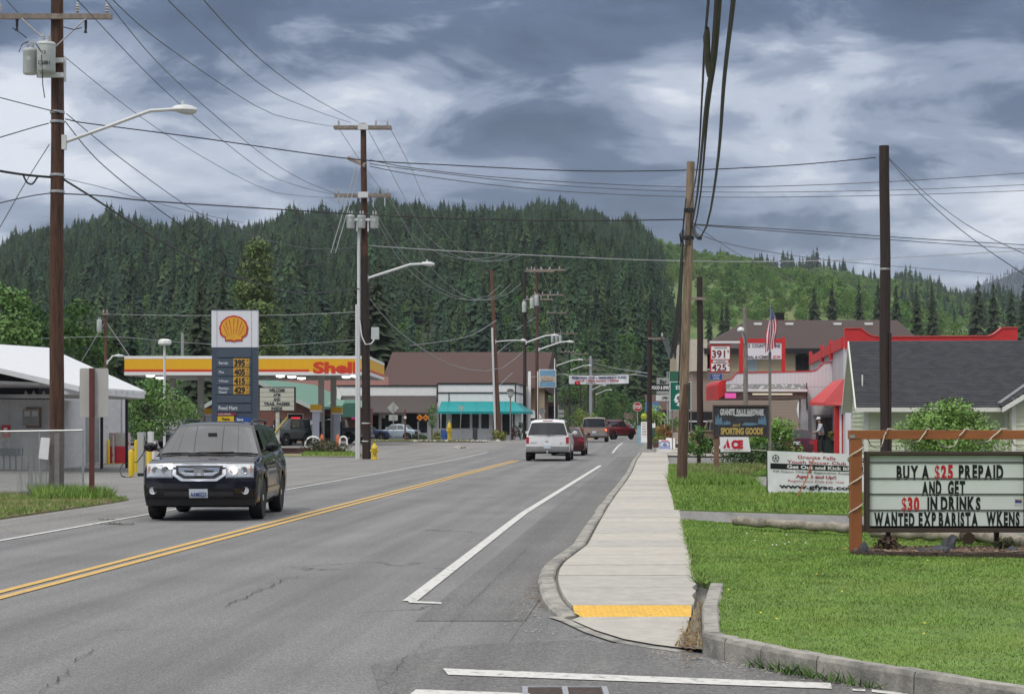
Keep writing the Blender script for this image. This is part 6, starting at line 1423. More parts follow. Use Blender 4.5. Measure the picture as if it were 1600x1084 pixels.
# ---- soccer banner
D = 42.0
T = thing('youth_club_banner', 'white soccer club banner with a black stripe tied up in the grass', 'banner', (X_(1272, D), D, .145))
vinyl = mat('banner_vinyl', (.80, .80, .82), .45, var=.02, scale=2)
bl = [(1199, 704), (1351, 710), (1350, 781), (1200, 776)]
P = [at(a, b, D) for a, b in bl]
def bq(s, t):    # s across, t down
    top = P[0].lerp(P[1], s); bot = P[3].lerp(P[2], s); p = top.lerp(bot, t); w_ = .018*math.sin(s*9+t*2)*math.sin(t*3.1)+.02*math.exp(-((s-.06)**2+(t-.75)**2)*160)*math.sin(s*60)
    return p+Vector((0, w_, 0))
q = MB(); q.grid(lambda u, v: bq(u, v), list(np.linspace(0, 1, 41)), list(np.linspace(0, 1, 17))); q.build('sheet', vinyl, T, smooth=True, norm=False)
stripe = MB(); stripe.grid(lambda u, v: bq(u, v)+Vector((0, -.008, 0)), list(np.linspace(.03, .985, 30)), [.265, .30, .34, .385]); stripe.build('black_stripe', lb, T, norm=False)
dkr = mat('banner_red', (.38, .02, .045), .5); gy = mat('banner_dark', (.05, .05, .06), .5)
def btext(s, m, s0, s1, t0, t1, bold=.03):
    vs, fs, x0, x1, y0, y1 = text_mesh(s, bold); y0 = 0; q = MB()
    q.add([bq(s0+(s1-s0)*(v.x-x0)/(x1-x0), t1-(t1-t0)*(v.y-y0)/(y1-y0))+Vector((0, -.014, 0)) for v in vs], fs); return q.build('lettering', m, T, norm=False)
btext('Granite Falls', dkr, .31, .70, .07, .14, .01); btext('Youth Soccer Club', dkr, .20, .81, .178, .25, .01)
btext('Get Out and Kick It!', white, .20, .84, .285, .362, .035); btext('Fall Season ONLINE Registration Available', gy, .06, .90, .412, .452, .01)
btext('Ages 3 and Up!!', dkr, .29, .71, .492, .555, .03); btext('Registration Ends July 15th', dkr, .21, .79, .605, .65, .0); btext('www.gfysc.com', lb, .115, .93, .70, .79, .03)
for sc_ in (.085, .985):
    q = MB(); cx_, cz_ = sc_, .155
    q.add([bq(min(1, cx_+.036*math.cos(k*math.pi/8)), cz_+.078*math.sin(k*math.pi/8))+Vector((0, -.010, 0)) for k in range(16)]+[bq(min(1, cx_+.031*math.cos(k*math.pi/8)), cz_+.068*math.sin(k*math.pi/8))+Vector((0, -.010, 0)) for k in range(16)], [(k, (k+1) % 16, 16+(k+1) % 16, 16+k) for k in range(16)])
    for j, (ox, oz, rr_) in enumerate([(0, 0, .012)]+[(.026*math.cos(R(-90+72*k)), .056*math.sin(R(-90+72*k)), .008) for k in range(5)]):
        q.add([bq(min(1, cx_+ox+rr_*math.cos(R(-90+72*k))), cz_+oz+rr_*2.1*math.sin(R(-90+72*k)))+Vector((0, -.012, 0)) for k in range(5)], [(0, 1, 2, 3, 4)])
    q.build('soccer_ball_print', lb, T, norm=False)
q = MB(); q.cyl(at(1198.5, 700, D+.03), (X_(1199, D), D+.03, .1), .014, n=6); q.build('stake', black, T)
q = MB(); q.cyl(at(1352, 705, D+.03), (X_(1352, D), D+.03, .1), .014, n=6); q.build('stake', black, T)
q = MB(); q.tube([at(1200, 704, D), at(1170, 702, D+3), at(1145, 705, D+8)], .006, 4); q.build('tie_cord', rope, T)
q = MB(); a = at(1243, 795, 39.5); a.z = .12; q.tube([a, at(1258, 752, D-.9), at(1272, 715, D-.12)], .016, 6); q.cyl(at(1266, 734, D-.5), at(1264.5, 738, D-.52), .03, n=7); tag(q.build('rusty_stake', mat('rusty_orange', (.24, .075, .03), .8, var=.6, scale=20)), 'leaning rusty stake in front of the soccer banner', 'stake')
# ---- hardware sign and banner
D = 60.0
T = thing('hardware_sign', 'carved dark wooden hardware and sporting goods sign between two posts', 'sign', (X_(1157, D), D, .15))
dk = mat('carved_board', (.035, .035, .042), .7, var=.3, scale=5, bump=.3)
q = MB(); q.fb(1115, 1200, 634, 681.5, D, .08); q.build('board', dk, T)
for b_ in ((1114, 1201, 632.5, 635), (1114, 1201, 679.5, 682), (1114, 1116, 635, 679.5), (1199, 1201, 635, 679.5)):
    q = MB(); q.fb(*b_, D-.03, .12); q.build('frame', mat('brown_edge', (.07, .05, .04), .8), T)
q = MB(); q.fb(1116, 1123.5, 681.8, 745, D+.02, .14); q.build('post', mat('post_tan', (.22, .13, .09), .85, var=.25, scale=5, bump=.3), T)
q = MB(); q.fb(1201.2, 1205.2, 550, 745, D+.02, .08); q.build('flag_post', wood_grey, T)
text_a = mat('carved_cream', (.52, .53, .52), .6); gold = mat('carved_gold', (.50, .36, .09), .5); bluep = mat('carved_blue', (.10, .19, .27), .6)
def htext(s, m, a, b, c, d, bold=.05, **k): return ptext('lettering', s, T, m, a, b, c, d, D-.012, bold=bold, **k)
htext('GRANITE', text_a, 1125, 1148, 638.5, 648); htext('FALLS', text_a, 1151, 1165, 639, 647); htext('HARDWARE', text_a, 1167, 1193, 639, 648.5)
htext('SPORTING GOODS', gold, 1126, 1192, 668, 678); htext('and', gold, 1145, 1156, 661, 666, bold=.01)
def peaks(pts): 
    q = MB(); q.prism([at(a, b, D-.012) for a, b in pts], (0, .01, 0)); return q.build('painted_tree_line', bluep, T)
peaks([(1117, 663), (1118, 648), (1120, 655), (1122, 645), (1124, 655), (1127, 650), (1129, 660), (1132, 664)])
peaks([(1130, 664), (1132, 657), (1134, 660), (1136, 656), (1138, 660), (1140, 657), (1142, 663)])
peaks([(1184, 662), (1186, 652), (1188, 657), (1190, 648), (1192, 656), (1195, 646), (1197, 655), (1198, 664)])
peaks([(1158, 664), (1164, 660), (1180, 660.5), (1186, 663), (1172, 665)])
q = MB(); q.prism([at(a, b, D-.013) for a, b in ((1146, 649), (1150, 647.5), (1166, 647), (1178, 648.6), (1174, 650), (1150, 650))], (0, .01, 0)); q.build('painted_snow', text_a, T)
D = 59.6
T = thing('shop_banner', 'small white banner with red block letters below the carved hardware sign', 'banner', (X_(1148, D), D, Z_(706, D)))
q = MB(); q.prism([at(1124.5, 682.5, D), at(1169.5, 682.5, D), at(1173, 705.5, D), at(1126, 705.5, D)], (0, .02, 0)); q.build('sheet', vinyl, T)
acer = mat('ace_red', (.55, .012, .03), .5)
def poly2(pts, m, nm='lettering', yy=D-.01):
    q = MB(); q.prism([at(a, b, yy) for a, b in pts], (0, .008, 0)); q.build(nm, m, T)
poly2([(1137, 685), (1141, 699.5), (1136.5, 699.5), (1134.5, 692)], acer); poly2([(1133.6, 693), (1134.4, 697), (1133.6, 699.5), (1129.5, 699.5)], acer)
ptext('lettering', 'CE', T, acer, 1142.5, 1161, 687, 699.5, D-.01, bold=.07); ptext('lettering', 'The helpful place', T, acer, 1131, 1160, 701, 703.4, D-.01, bold=.0)
# ---- flag
D = 60
T = thing('flag', 'limp stars and stripes flag on the post behind the hardware sign', 'flag', (X_(1203, D), D, Z_(550, D)))
def fq(s, t):            # s across the width, t down the length
    cx0 = 1203.5+t*2.4+2.2*math.sin(t*5); hw = 2.2+8.2*min(1, t*1.6)*(1-.25*t); px = cx0+(s-.5)*2*hw+math.sin(t*9+s*4)*.8; py = 479+t*68+(s-.5)*-9*min(1, t*2)
    return at(px, py, D-.15+.05*math.sin(s*11+t*3))
fr_, fw, fbm = mat('flag_red', (.42, .03, .06), .8), mat('flag_white', (.66, .64, .68), .8), mat('flag_blue', (.16, .20, .30), .8)
for k in range(9):
    q = MB(); q.grid(lambda u, v: fq(u+.35*(v-.35) if False else u, v), [k/9, (k+.5)/9, (k+1)/9], list(np.linspace(.30, 1, 14))); q.build('stripe', fr_ if k % 2 == 0 else fw, T, smooth=True, norm=False)
q = MB(); q.grid(fq, list(np.linspace(0, 1, 7)), list(np.linspace(0, .30, 7))); can = q.build('canton', fbm, T, smooth=True, norm=False)
q = MB()
for i in range(4):
    for j in range(4):
        c = fq(.2+.2*i, .07+.055*j)+Vector((0, -.012, 0)); q.add([(c.x+.018*math.cos(R(90+72*k*2)), c.y, c.z+.018*math.sin(R(90+144*k))) for k in range(3)], [(0, 1, 2)])
q.build('stars', fw, can, norm=False)['kind'] = 'stuff'
q = MB(); q.cyl(at(1203, 556, D+.05), at(1203.5, 478, D+.05), .03, n=6); q.build('staff', galv, T)
# ---- green END 92 sign
D = 86
T = thing('road_sign', 'green END 92 highway sign with a profile shaped shield, half hidden by the bare pole', 'road sign', (X_(1063, D), D, .2))
gs = mat('sign_green', (.004, .13, .085), .4, var=.04)
q = MB(); q.fb(1046.5, 1080, 596, 641, D, .03); q.build('white_border', white, T); q = MB(); q.fb(1047.6, 1079, 597, 640, D-.012, .01); q.build('panel', gs, T)
ptext('lettering', 'END', T, white, 1056, 1074, 602, 608, D-.014)
prof_ = [(1059, 615), (1064, 613), (1070, 614), (1073, 618), (1074, 624), (1072, 629), (1073, 634.5), (1061, 634.5), (1057, 633), (1055, 634), (1060, 630), (1058, 629), (1054, 628.5), (1055, 626), (1052.5, 625), (1054.5, 622), (1055, 618)]
q = MB(); q.prism([at(a, b, D-.016) for a, b in reversed(prof_)], (0, -.006, 0)); q.build('shield', white, T)
ptext('digits', '92', T, black, 1057.5, 1071.5, 618.5, 628, D-.026, bold=.03)
for px in (1050, 1079):
    q = MB(); q.fb(px, px+1.6, 641, 702, D+.03, .06); q.build('post', wood_grey, T)
# ---- other signs across the pavement
def simple_sign(name, label, cat, D, panels, posts, texts=(), z0=None):
    T = thing(name, label, cat, (X_(panels[0][0], D), D, zg(D) if z0 is None else z0))
    for p in panels:
        q = MB(); q.fb(p[0], p[1], p[2], p[3], D, .08); q.build(p[5] if len(p) > 5 else 'panel', p[4], T)
    for p in posts:
        q = MB(); q.bb(X_(p[0], D), X_(p[1], D), D+.085, D+.16, zg(D)-.02 if len(p) < 4 else p[3], Z_(p[2], D)); q.build('post', galv if len(p) < 5 else p[4], T)
    for t in texts: ptext('lettering', t[0], T, t[1], t[2], t[3], t[4], t[5], D-.01, bold=t[6] if len(t) > 6 else .03)
    return T
simple_sign('restaurant_sign', 'black and white food and spirits sign cluster left of the green highway sign', 'sign', 125,
    [(1018, 1046.5, 601, 610, black), (1026, 1046, 590, 600, mat('sign_grey', (.3, .31, .3), .6)), (1026, 1045, 611, 615.5, mat('sign_grey', (.3, .31, .3), .6)), (1025, 1045, 617, 626, mat('sign_pale', (.55, .56, .55), .6))],
    [(1042, 1043.5, 580), (1045, 1046.6, 580)], [('FOOD & SPIRITS', white, 1018.5, 1050, 602.8, 608), ('Bar', black, 1031, 1042, 593, 599), ('OPEN', black, 1034, 1044, 619, 624)])
simple_sign('green_hoarding', 'dark green panel behind the top of the green highway sign', 'sign', 130, [(1045, 1062, 580, 596, mat('dark_green_panel', (.02, .11, .06), .5))], [(1046, 1048, 596)])
simple_sign('blue_board', 'blue shop sign behind the dark pavement pole', 'sign', 128, [(1008, 1030, 628, 643, mat('washed_blue', (.10, .19, .38), .5))], [(1018, 1020, 643)])
T = thing('stop_sign', 'red octagonal stop sign facing the camera left of the dark pavement pole', 'road sign', (X_(996, 150), 150, .25)); D = 150
def octagon(T, px, py, r, D, m, nm='panel', dep=.03):
    q = MB(); c = at(px, py, D); rr_ = r/F*D; q.prism([(c.x+rr_*math.cos(R(22.5+45*k)), D, c.z+rr_*math.sin(R(22.5+45*k))) for k in range(8)], (0, dep, 0)); return q.build(nm, m, T)
octagon(T, 996, 635.5, 7.6, D, white, 'white_border'); octagon(T, 996, 635.5, 6.9, D-.01, mat('stop_red', (.45, .012, .025), .5), 'panel', .008)
ptext('lettering', 'STOP', T, white, 990.5, 1001.5, 632.8, 638.2, D-.015, bold=.04); q = MB(); q.fb(995.3, 996.7, 643, 690, D+.03, .05); q.build('post', galv, T)
T = thing('road_sign', 'grey back of an octagonal sign in front of the shops under the blue cafe sign', 'road sign', (X_(847, 190), 190, .25)); D = 190
octagon(T, 847, 642, 5.6, D, mat('sign_back', (.42, .44, .40), .5)); q = MB(); q.fb(846.5, 847.6, 637, 688, D-.06, .05); q.build('post', galv, T)
T = thing('cafe_sign', 'pale blue cafe sign on two white poles beside the reddish utility pole', 'sign', (X_(856, 205), 205, .25)); D = 183
q = MB(); q.fb(842, 869, 577, 605, D, .3); q.build('cabinet', white, T); q = MB(); q.fb(843, 868, 578, 604, D-.02, .015); q.build('panel', mat('washed_sign_blue', (.17, .33, .48), .5, var=.1, scale=2), T)
q = MB(); q.fb(844, 867, 588, 596.5, D-.035, .012); q.build('strip', mat('cream_strip', (.6, .55, .45), .5), T)
ptext('lettering', 'ESPRESSO', T, mat('orange_brown', (.45, .15, .05), .5), 846, 865, 589, 592, D-.04); ptext('lettering', 'BREAKFAST', T, black, 846, 865, 593, 596, D-.04)
for px in (839.5, 866):
    q = MB(); q.bb(X_(px, D), X_(px+1.4, D), D+.31, D+.42, .2, Z_(580 if px < 850 else 560, D)); q.build('post', white, T)
T = thing('shop_signs', 'two small stacked white signs on a post right of the reddish pole', 'sign', (X_(877, 215), 215, .25)); D = 215
for a_, b_ in ((640, 645), (647, 652)):
    q = MB(); q.fb(873, 881, a_, b_, D, .06); q.build('panel', white, T); 
q = MB(); q.fb(872, 873, 632, 690, D+.02, .06); q.build('post', white, T)
# ---- street banner
D = 230
T = thing('street_banner', 'white banner strung across the street above the distant cars', 'banner', (X_(936, D), D, Z_(592, D)))
def bn(s, t):
    px = 889+s*93.5; py = 586+t*13.5+4*.25*(s*(1-s))*4*.9; return at(px, py-.8*s, D)+Vector((0, .12*math.sin(s*20)*t, 0))
q = MB(); q.grid(bn, list(np.linspace(0, 1, 30)), [0, .5, 1]); q.build('sheet', vinyl, T, smooth=True, norm=False)
def bntext(s, m, s0, s1, t0, t1, bold):
    vs, fs, x0, x1, y0, y1 = text_mesh(s, bold); q = MB(); q.add([bn(s0+(s1-s0)*(v.x-x0)/(x1-x0), t1-(t1-t0)*(v.y)/(y1))+Vector((0, -.08, 0)) for v in vs], fs); q.build('lettering', m, T, norm=False)
bntext('MEMORIAL CUP ~ EMERGENCY FUND', mat('banner_navy', (.05, .06, .15), .5), .05, .96, .12, .38, .04); bntext('Golf ~ Silent Auction ~ Dinner', dkr, .16, .84, .46, .72, .03); bntext('SATURDAY', gy, .28, .45, .80, .93, .01)
for s in (0, 1):
    q = MB(); q.cyl(bn(s, 0)+Vector((0, 0, 0)), bn(s, 0)+Vector((-1.0 if s == 0 else 1.0, 0, .12)), .025, n=4); q.build('tie_cord', rope, T)
T = thing('traffic_beacon', 'red signal lamp hanging in front of the street banner', 'signal lamp', (X_(902, 225), 225, Z_(603, 225))); D = 225
q = MB(); q.lathe([(.12, 0), (.28, .12), (.32, .3), (.28, .5), (.1, .6)], (X_(902, D), D, Z_(602.5, D)), 10); q.build('housing', mat('beacon_red', (.25, .01, .015), .5), T)
q = MB(); q.lathe([(.14, 0), (.14, .04)], (X_(902, D), D-.34, Z_(598.5, D)), 10, axis='y'); q.build('lens', mat('beacon_lens', (.6, .05, .08), .4, emit=(1, .06, .1), estr=.35), T)
q = MB(); q.cyl(at(902, 595, D), at(902, 589, D), .03, n=4); q.build('hanger', black, T)
# ---- the tall price sign
D = 100
T = thing('fuel_price_sign', 'tall grey blue fuel price totem with a yellow scallop shell emblem on white', 'sign', (X_(366, D), D, .08))
slate = mat('totem_slate', (.052, .072, .105), .5, var=.04); slate2 = mat('totem_slate_panel', (.062, .085, .118), .45, var=.03)
q = MB(); q.fb(330.5, 402.5, 484.5, 542.5, D, .5); q.build('emblem_box', mat('totem_white', (.70, .71, .75), .4, var=.02), T)
for px in (338.5, 392.5):
    q = MB(); q.fb(px, px+.7, 485, 542.5, D-.015, .012); q.build('joint', galv, T)
q = MB(); q.fb(329.8, 403, 483.6, 484.6, D-.02, .55); q.build('cap', slate, T)
q = MB(); q.bb(X_(330.8, D), X_(402.2, D), D+.02, D+.48, -.02, Z_(542.6, D)); q.build('column', slate, T)
rows = [(545, 558), (560, 573), (574.5, 587), (588.5, 601), (602.5, 615.5), (617, 629), (631, 643)]
for a_, b_ in rows:
    q = MB(); q.fb(339, 392.5, a_, b_, D-.03, .045); q.build('panel', slate2, T)
amber = mat('price_amber', (.42, .24, .035), .4, emit=(1, .55, .08), estr=.08); pale_t = mat('totem_text', (.55, .57, .62), .5)
for (a_, b_), nm, pr in zip(rows[1:5], ('Regular', 'Plus', 'V-Power', 'Premium'), ('395', '405', '415', '429')):
    q = MB(); q.fb(364.5, 389.5, a_, b_, D-.045, .012); q.build('price_panel', amber, T)
    ptext('digits', pr, T, black, 366, 383, a_+1.6, b_-1.4, D-.048, bold=.05); ptext('digits', '9', T, black, 385.5, 388, a_+1.5, a_+5.5, D-.048, bold=0); ptext('digits', '10', T, black, 385, 388.8, b_-5, b_-1.5, D-.048, bold=0)
    ptext('lettering', nm, T, pale_t, 342, 357 if nm != 'Plus' else 350, a_+4.5 if nm != 'Premium' else a_+1.5, b_-4 if nm != 'Premium' else b_-7, D-.033, bold=.02)
ptext('lettering', 'Diesel', T, pale_t, 342, 354, 610, 614.5, D-.033, bold=.02); ptext('lettering', 'Food Mart', T, pale_t, 341.5, 371, 634, 640, D-.033, bold=.03)
q = MB(); q.fb(339.5, 369, 644.5, 649, D-.03, .03); q.build('card_panel', mat('maroon_panel', (.22, .02, .05), .5), T); ptext('lettering', 'COLD DRINKS', T, white, 341, 361, 645.4, 648, D-.035, bold=0)
q = MB(); q.fb(340, 365.5, 650, 658.5, D-.03, .03); q.build('yellow_panel', mat('totem_yellow', (.62, .42, .02), .5), T); ptext('lettering', 'Propane', T, black, 347, 359, 652, 656.5, D-.035, bold=.03)
q = MB(); q.fb(367.5, 392.5, 652, 658.5, D-.03, .03); q.build('blue_panel', mat('totem_blue', (.02, .07, .3), .5), T); ptext('lettering', 'Save', T, white, 370, 380, 653, 657, D-.035, bold=.02)
def shell_outline(cx, cy, r):
    pts = []; n = 9
    a0, a1 = 215, -35
    for k in range(n*4+1):
        a = R(a0+(a1-a0)*k/(n*4)); sc = 1+.035*abs(math.sin(math.pi*(k/4)))
        pts.append((cx+r*sc*math.cos(a), cy-r*.93*sc*math.sin(a)))
    pts += [(cx+r*.62, cy+r*.62), (cx+r*.62, cy+r*.86), (cx+r*.2, cy+r*.86), (cx, cy+r*.93), (cx-r*.2, cy+r*.86), (cx-r*.62, cy+r*.86), (cx-r*.62, cy+r*.62)]
    return pts
emb_r, emb_y = mat('emblem_red', (.50, .03, .03), .5), mat('emblem_yellow', (.70, .36, .03), .5)
q = MB(); q.prism([at(a, b, D-.02) for a, b in reversed(shell_outline(365.2, 514, 22.2))], (0, -.01, 0)); em = q.build('scallop_emblem', emb_r, T)
q = MB(); q.prism([at(a, b, D-.035) for a, b in reversed(shell_outline(365.2, 513.8, 19.4))], (0, -.008, 0)); q.build('scallop_face', emb_y, em)
q = MB()
for k in range(-3, 4):
    a = R(90-k*25.5/1.05); x1_, y1_ = 365.2+17*math.cos(a), 513.5-16*math.sin(a); x0_, y0_ = 365.2+k*1.5+4.2*math.cos(a), 524-3.5*math.sin(a)+2.0
    q.add([at(x0_-.25, y0_, D-.05), at(x0_+.25, y0_, D-.05), at(x1_+.65, y1_, D-.05), at(x1_-.65, y1_, D-.05)], [(0, 1, 2, 3)])
o = q.build('scallop_ribs', emb_r, em, norm=False); o['kind'] = 'stuff'
# ---- welcome board
D = 108
T = thing('welcome_board', 'cream changeable letter board on a white post right of the tall price sign', 'sign', (X_(433, D), D, .1))
q = MB(); q.fb(404.5, 461.5, 604.5, 642, D, .3); q.build('case', black, T); cream = mat('cream_panel', (.52, .52, .44), .5, var=.04)
for k in range(5):
    a_ = 606+k*7.1; q = MB(); q.fb(406, 459.5, a_, a_+6.6, D-.02, .018); q.build('panel', cream, T)
for s, a_, b_, r_ in (('WELCOME', 420, 445, 0), ('ATM', 427, 438, 1), ('AND', 427, 438, 2), ('TRAIL PASSES', 412, 453, 3), ('INSIDE', 424, 441, 4)):
    ptext('lettering', s, T, gy, a_, b_, 607+r_*7.1, 611.9+r_*7.1, D-.03, bold=.05)
q = MB(); q.bb(X_(430.5, D), X_(436, D), D+.05, D+.25, 0, Z_(642, D)); q.build('post', mat('white_post', (.55, .55, .5), .7, col2=(.3, .28, .24)), T)
q = MB(); q.tube([at(449, 652, D), at(436, 668, D), at(430, 676, D)], .05, 4); q.build('hose', mat('yellow_hose', (.5, .4, .08), .6), T)
# ---- station light pole
D = 104
T = thing('lot_lamp', 'slim white lot lamp with a square double head left of the tall price sign', 'lamp', (X_(256, D), D, .08))
q = MB(); q.cyl((X_(257, D), D, 0), (X_(257, D), D, Z_(539, D)), .07, n=8); q.build('pole', galv_w, T, smooth=True)
q = MB(); q.lathe([(.30, 0), (.36, .08), (.34, .25), (.2, .32)], (X_(257.5, D), D, Z_(539, D)), 8); q.build('lamp_head', white, T)
# ---- fuel dispensers under the canopy
def dispenser(label, px, D, w, ytop, m=None):
    T = thing('fuel_pump', label, 'fuel pump', (X_(px, D), D, .3), group='fuel pumps under the canopy'); z1 = Z_(ytop+10, D)
    q = MB(); q.bb(X_(px-w*.5, D), X_(px+w*.5, D), D-.3, D+.3, .2, z1); q.build('cabinet', mat('pump_white', (.58, .60, .66), .4, var=.04), T)
    q = MB(); q.bb(X_(px-w*.75, D), X_(px+w*.75, D), D-.5, D+.5, z1+.0, Z_(ytop, D)); q.build('header', sy, T)
    q = MB(); q.bb(X_(px-w*.78, D), X_(px+w*.78, D), D-.52, D+.52, z1-.06, z1+.05); q.build('header_edge', white, T)
    q = MB(); q.bb(X_(px+w*.5, D), X_(px+w*.5, D)+.1, D-.2, D+.2, .6, 1.8); q.build('nozzle_bay', shade, T)
    q = MB(); x_ = X_(px+w*.5, D)+.1; q.tube([(x_, D-.2, 1.6), (x_+.12, D-.25, 1.0), (x_+.1, D-.2, .5), (x_+.02, D-.2, 1.1)], .025, 5); q.build('hose', cable, T)
dispenser('white fuel pump with yellow header right of the price sign', 494, 128, 11, 632)
dispenser('white fuel pump with yellow header nearest the second utility pole', 527, 134, 10, 636)
dispenser('white fuel pump with yellow header left of the price sign', 283, 128, 11, 634)
dispenser('white fuel pump with yellow header just left of the price totem', 327, 136, 10, 638)
def hoop(label, px0, px1, py, pyb, D, group='white hoop guards'):
    q = MB(); r = (X_(px1, D)-X_(px0, D))/2; cx_ = (X_(px1, D)+X_(px0, D))/2; zb = zg(D); zt_ = Z_(py, D)
    q.tube([(cx_-r, D, zb-.02), (cx_-r, D, zt_-r)]+[(cx_-r*math.cos(k*math.pi/8), D, zt_-r+r*math.sin(k*math.pi/8)) for k in range(1, 8)]+[(cx_+r, D, zt_-r), (cx_+r, D, zb-.02)], .06, 8); o = q.build('hoop_guard', white, None, smooth=True); tag(o, label, 'bollard', group)
hoop('white hoop guard left of the pump island shrubs', 477, 501, 682, 694, 122); hoop('white hoop guard right of the pump island shrubs', 531, 542, 682, 694, 122)
hoop('white hoop guard in front of the left pumps beside the black car', 259, 270, 680, 692, 118)
for px in (503, 528):
    q = MB(); q.lathe([(.14, 0), (.13, .5), (.05, .75)], (X_(px, 124), 124, .25), 8); tag(q.build('orange_barrel', mat('orange_plastic', (.6, .16, .05), .6)), 'orange safety post beside the %s white hoop guard' % ('left' if px < 510 else 'right'), 'safety post')
# ---- planter island
flat('grass_island', [(X_(432, 96), 96), (X_(566, 95), 95), (X_(568, 100), 100), (X_(548, 106), 106), (X_(470, 108), 108), (X_(436, 104), 104)], .02, rough_grass)
grass_blades('island_grass', [(X_(470, 97), 97), (X_(566, 95.5), 95.5), (X_(548, 105), 105), (X_(480, 106), 106)], lambda x, y: .04+zg(y), 200, .05, .14, blade, 21, wb=.025)
q = MB(); 
a = at(436, 0, 103); T = thing('timber_edging', 'low brown timber edging left of the island shrubs', 'edging', (a.x, 103, .1))
q.bb(X_(436, 103), X_(486, 103), 102.9, 103.1, 0, .38); q.build('upper_beam', mat('old_timber', (.10, .055, .05), .9, var=.2, scale=3), T); q = MB(); q.bb(X_(434, 102), X_(484, 102), 101.8, 102.1, 0, .16); q.build('lower_beam', MT['old_timber'], T)
olive = mat('juniper_leaf', (.075, .075, .03), .9, var=.4, scale=3); 
clump('juniper_shrub', 'spreading olive juniper at the left of the pump island', 495, 103, .05, 1.5, .75, 900, .06, olive, 31)
clump('juniper_shrub', 'spreading olive juniper at the right of the pump island', 520, 103, .05, 1.9, .65, 1100, .06, olive, 32)
# ---- hydrants
def hydrant(label, px, D, ytop, m, sl=1):
    z0 = zg(D); h = Z_(ytop, D)-z0; s = h/.78
    T = thing('fire_hydrant', label, 'hydrant', (X_(px, D), D, z0))
    q = MB(); q.lathe([(.17, 0), (.17, .04), (.12, .06), (.115, .45), (.15, .47), (.15, .51), (.13, .55), (.10, .65), (.04, .70), (.04, .78)] if True else [], (0, 0, 0), 14); q.v = [(a*s, b*s, c*s) for a, b, c in q.v]; q.build('body', m, T, local=True, smooth=True)
    for sx in (-1, 1):
        q = MB(); q.cyl((sx*.1, 0, .38), (sx*.19, 0, .38), .055, .055, 8); q.v = [(a*s, b*s, c*s) for a, b, c in q.v]; q.build('outlet_cap', m, T, local=True)
    q = MB(); q.cyl((0, -.1, .34), (0, -.2, .34), .075, .075, 10); q.v = [(a*s, b*s, c*s) for a, b, c in q.v]; q.build('front_cap', mat('cap_dark_yellow', (.4, .28, .02), .6), T, local=True)
    T.scale = (sl, sl, 1)
hyd = mat('hydrant_yellow', (.62, .45, .03), .5, var=.08)
hydrant('yellow fire hydrant at the foot of the tall utility pole', 585, 90, 690.5, hyd)
hydrant('yellow hydrant in front of the turquoise awning shop window', 702, 164, 657, hyd, .6)
# ---- bits in front of the shops
D = 163
q = MB(); c0_ = at(742, 0, D); T = thing('litter_bin', 'dark litter bin on the pavement in front of the turquoise awning shop', 'bin', (X_(742, D), D, .3))
q = MB(); q.bb(X_(738.5, D), X_(746, D), D, D+.5, .25, Z_(671, D)); q.build('body', mat('bin_dark', (.04, .045, .05), .5), T); q = MB(); q.bb(X_(738, D), X_(746.5, D), D-.03, D+.53, Z_(671, D), Z_(668.5, D)); q.build('lid', mat('bin_lid', (.08, .085, .09), .4), T)
T = thing('street_lantern', 'old style street lantern at the right corner of the turquoise awning', 'lamp', (X_(798, 160), 160, .3)); D = 160
q = MB(); q.cyl((X_(797.5, D), D, .25), (X_(797.5, D), D, Z_(621, D)), .06, n=8); q.build('pole', mat('lantern_pole', (.2, .2, .2), .5), T); q = MB(); q.lathe([(.10, 0), (.20, .1), (.28, .5), (.30, .55)], (X_(797.5, D), D, Z_(621, D)), 6); q.build('lantern', mat('lantern_glass', (.4, .42, .4), .2), T); q = MB(); q.lathe([(.34, 0), (.2, .15), (.05, .2)], (X_(797.5, D), D, Z_(621, D)+.55), 6); q.build('cap', black, T)
D = 158
T = thing('road_sign', 'grey back of a diamond road sign over a plate near the light blue car', 'road sign', (X_(613, D), D, .25)); sb = mat('sign_back', (.42,)*3)
q = MB(); c = at(614, 637, D); rr_ = 9.3/F*D; q.prism([(c.x+rr_, D, c.z), (c.x, D, c.z+rr_), (c.x-rr_, D, c.z), (c.x, D, c.z-rr_)], (0, .03, 0)); q.build('diamond_panel', sb, T)
q = MB(); q.fb(607.5, 621.5, 648, 657, D, .03); q.build('plate', sb, T); q = MB(); q.bb(X_(614, D), X_(615.3, D), D-.06, D-.01, .2, Z_(630, D)); q.build('post', galv, T)
T = thing('warning_sign', 'pair of small orange diamond arrow signs in front of the shingled shop awning', 'road sign', (X_(661, 161), 161, .25)); D = 161; orr = mat('sign_orange', (.68, .22, .02), .5)
q = MB(); q.fb(651.5, 669.5, 646, 658.5, D+.03, .03); q.build('backing', shade, T)
for px in (655.8, 665.2):
    q = MB(); c = at(px, 652.2, D); rr_ = 5.4/F*D; q.prism([(c.x+rr_, D, c.z), (c.x, D, c.z+rr_), (c.x-rr_, D, c.z), (c.x, D, c.z-rr_)], (0, .02, 0)); q.build('diamond_panel', orr, T)
    q = MB(); q.prism([(c.x+.1, D-.02, c.z), (c.x-.08, D-.02, c.z+.09), (c.x-.08, D-.02, c.z-.09)], (0, .01, 0)); q.build('arrow', black, T)
for px in (653, 667.5):
    q = MB(); q.bb(X_(px, D), X_(px+1, D), D+.07, D+.12, .2, Z_(658, D)); q.build('leg', galv, T)
T = thing('road_sign', 'thin grey back of a sign leaning in front of the turquoise awning', 'road sign', (X_(720, 160), 160, .25)); D = 160
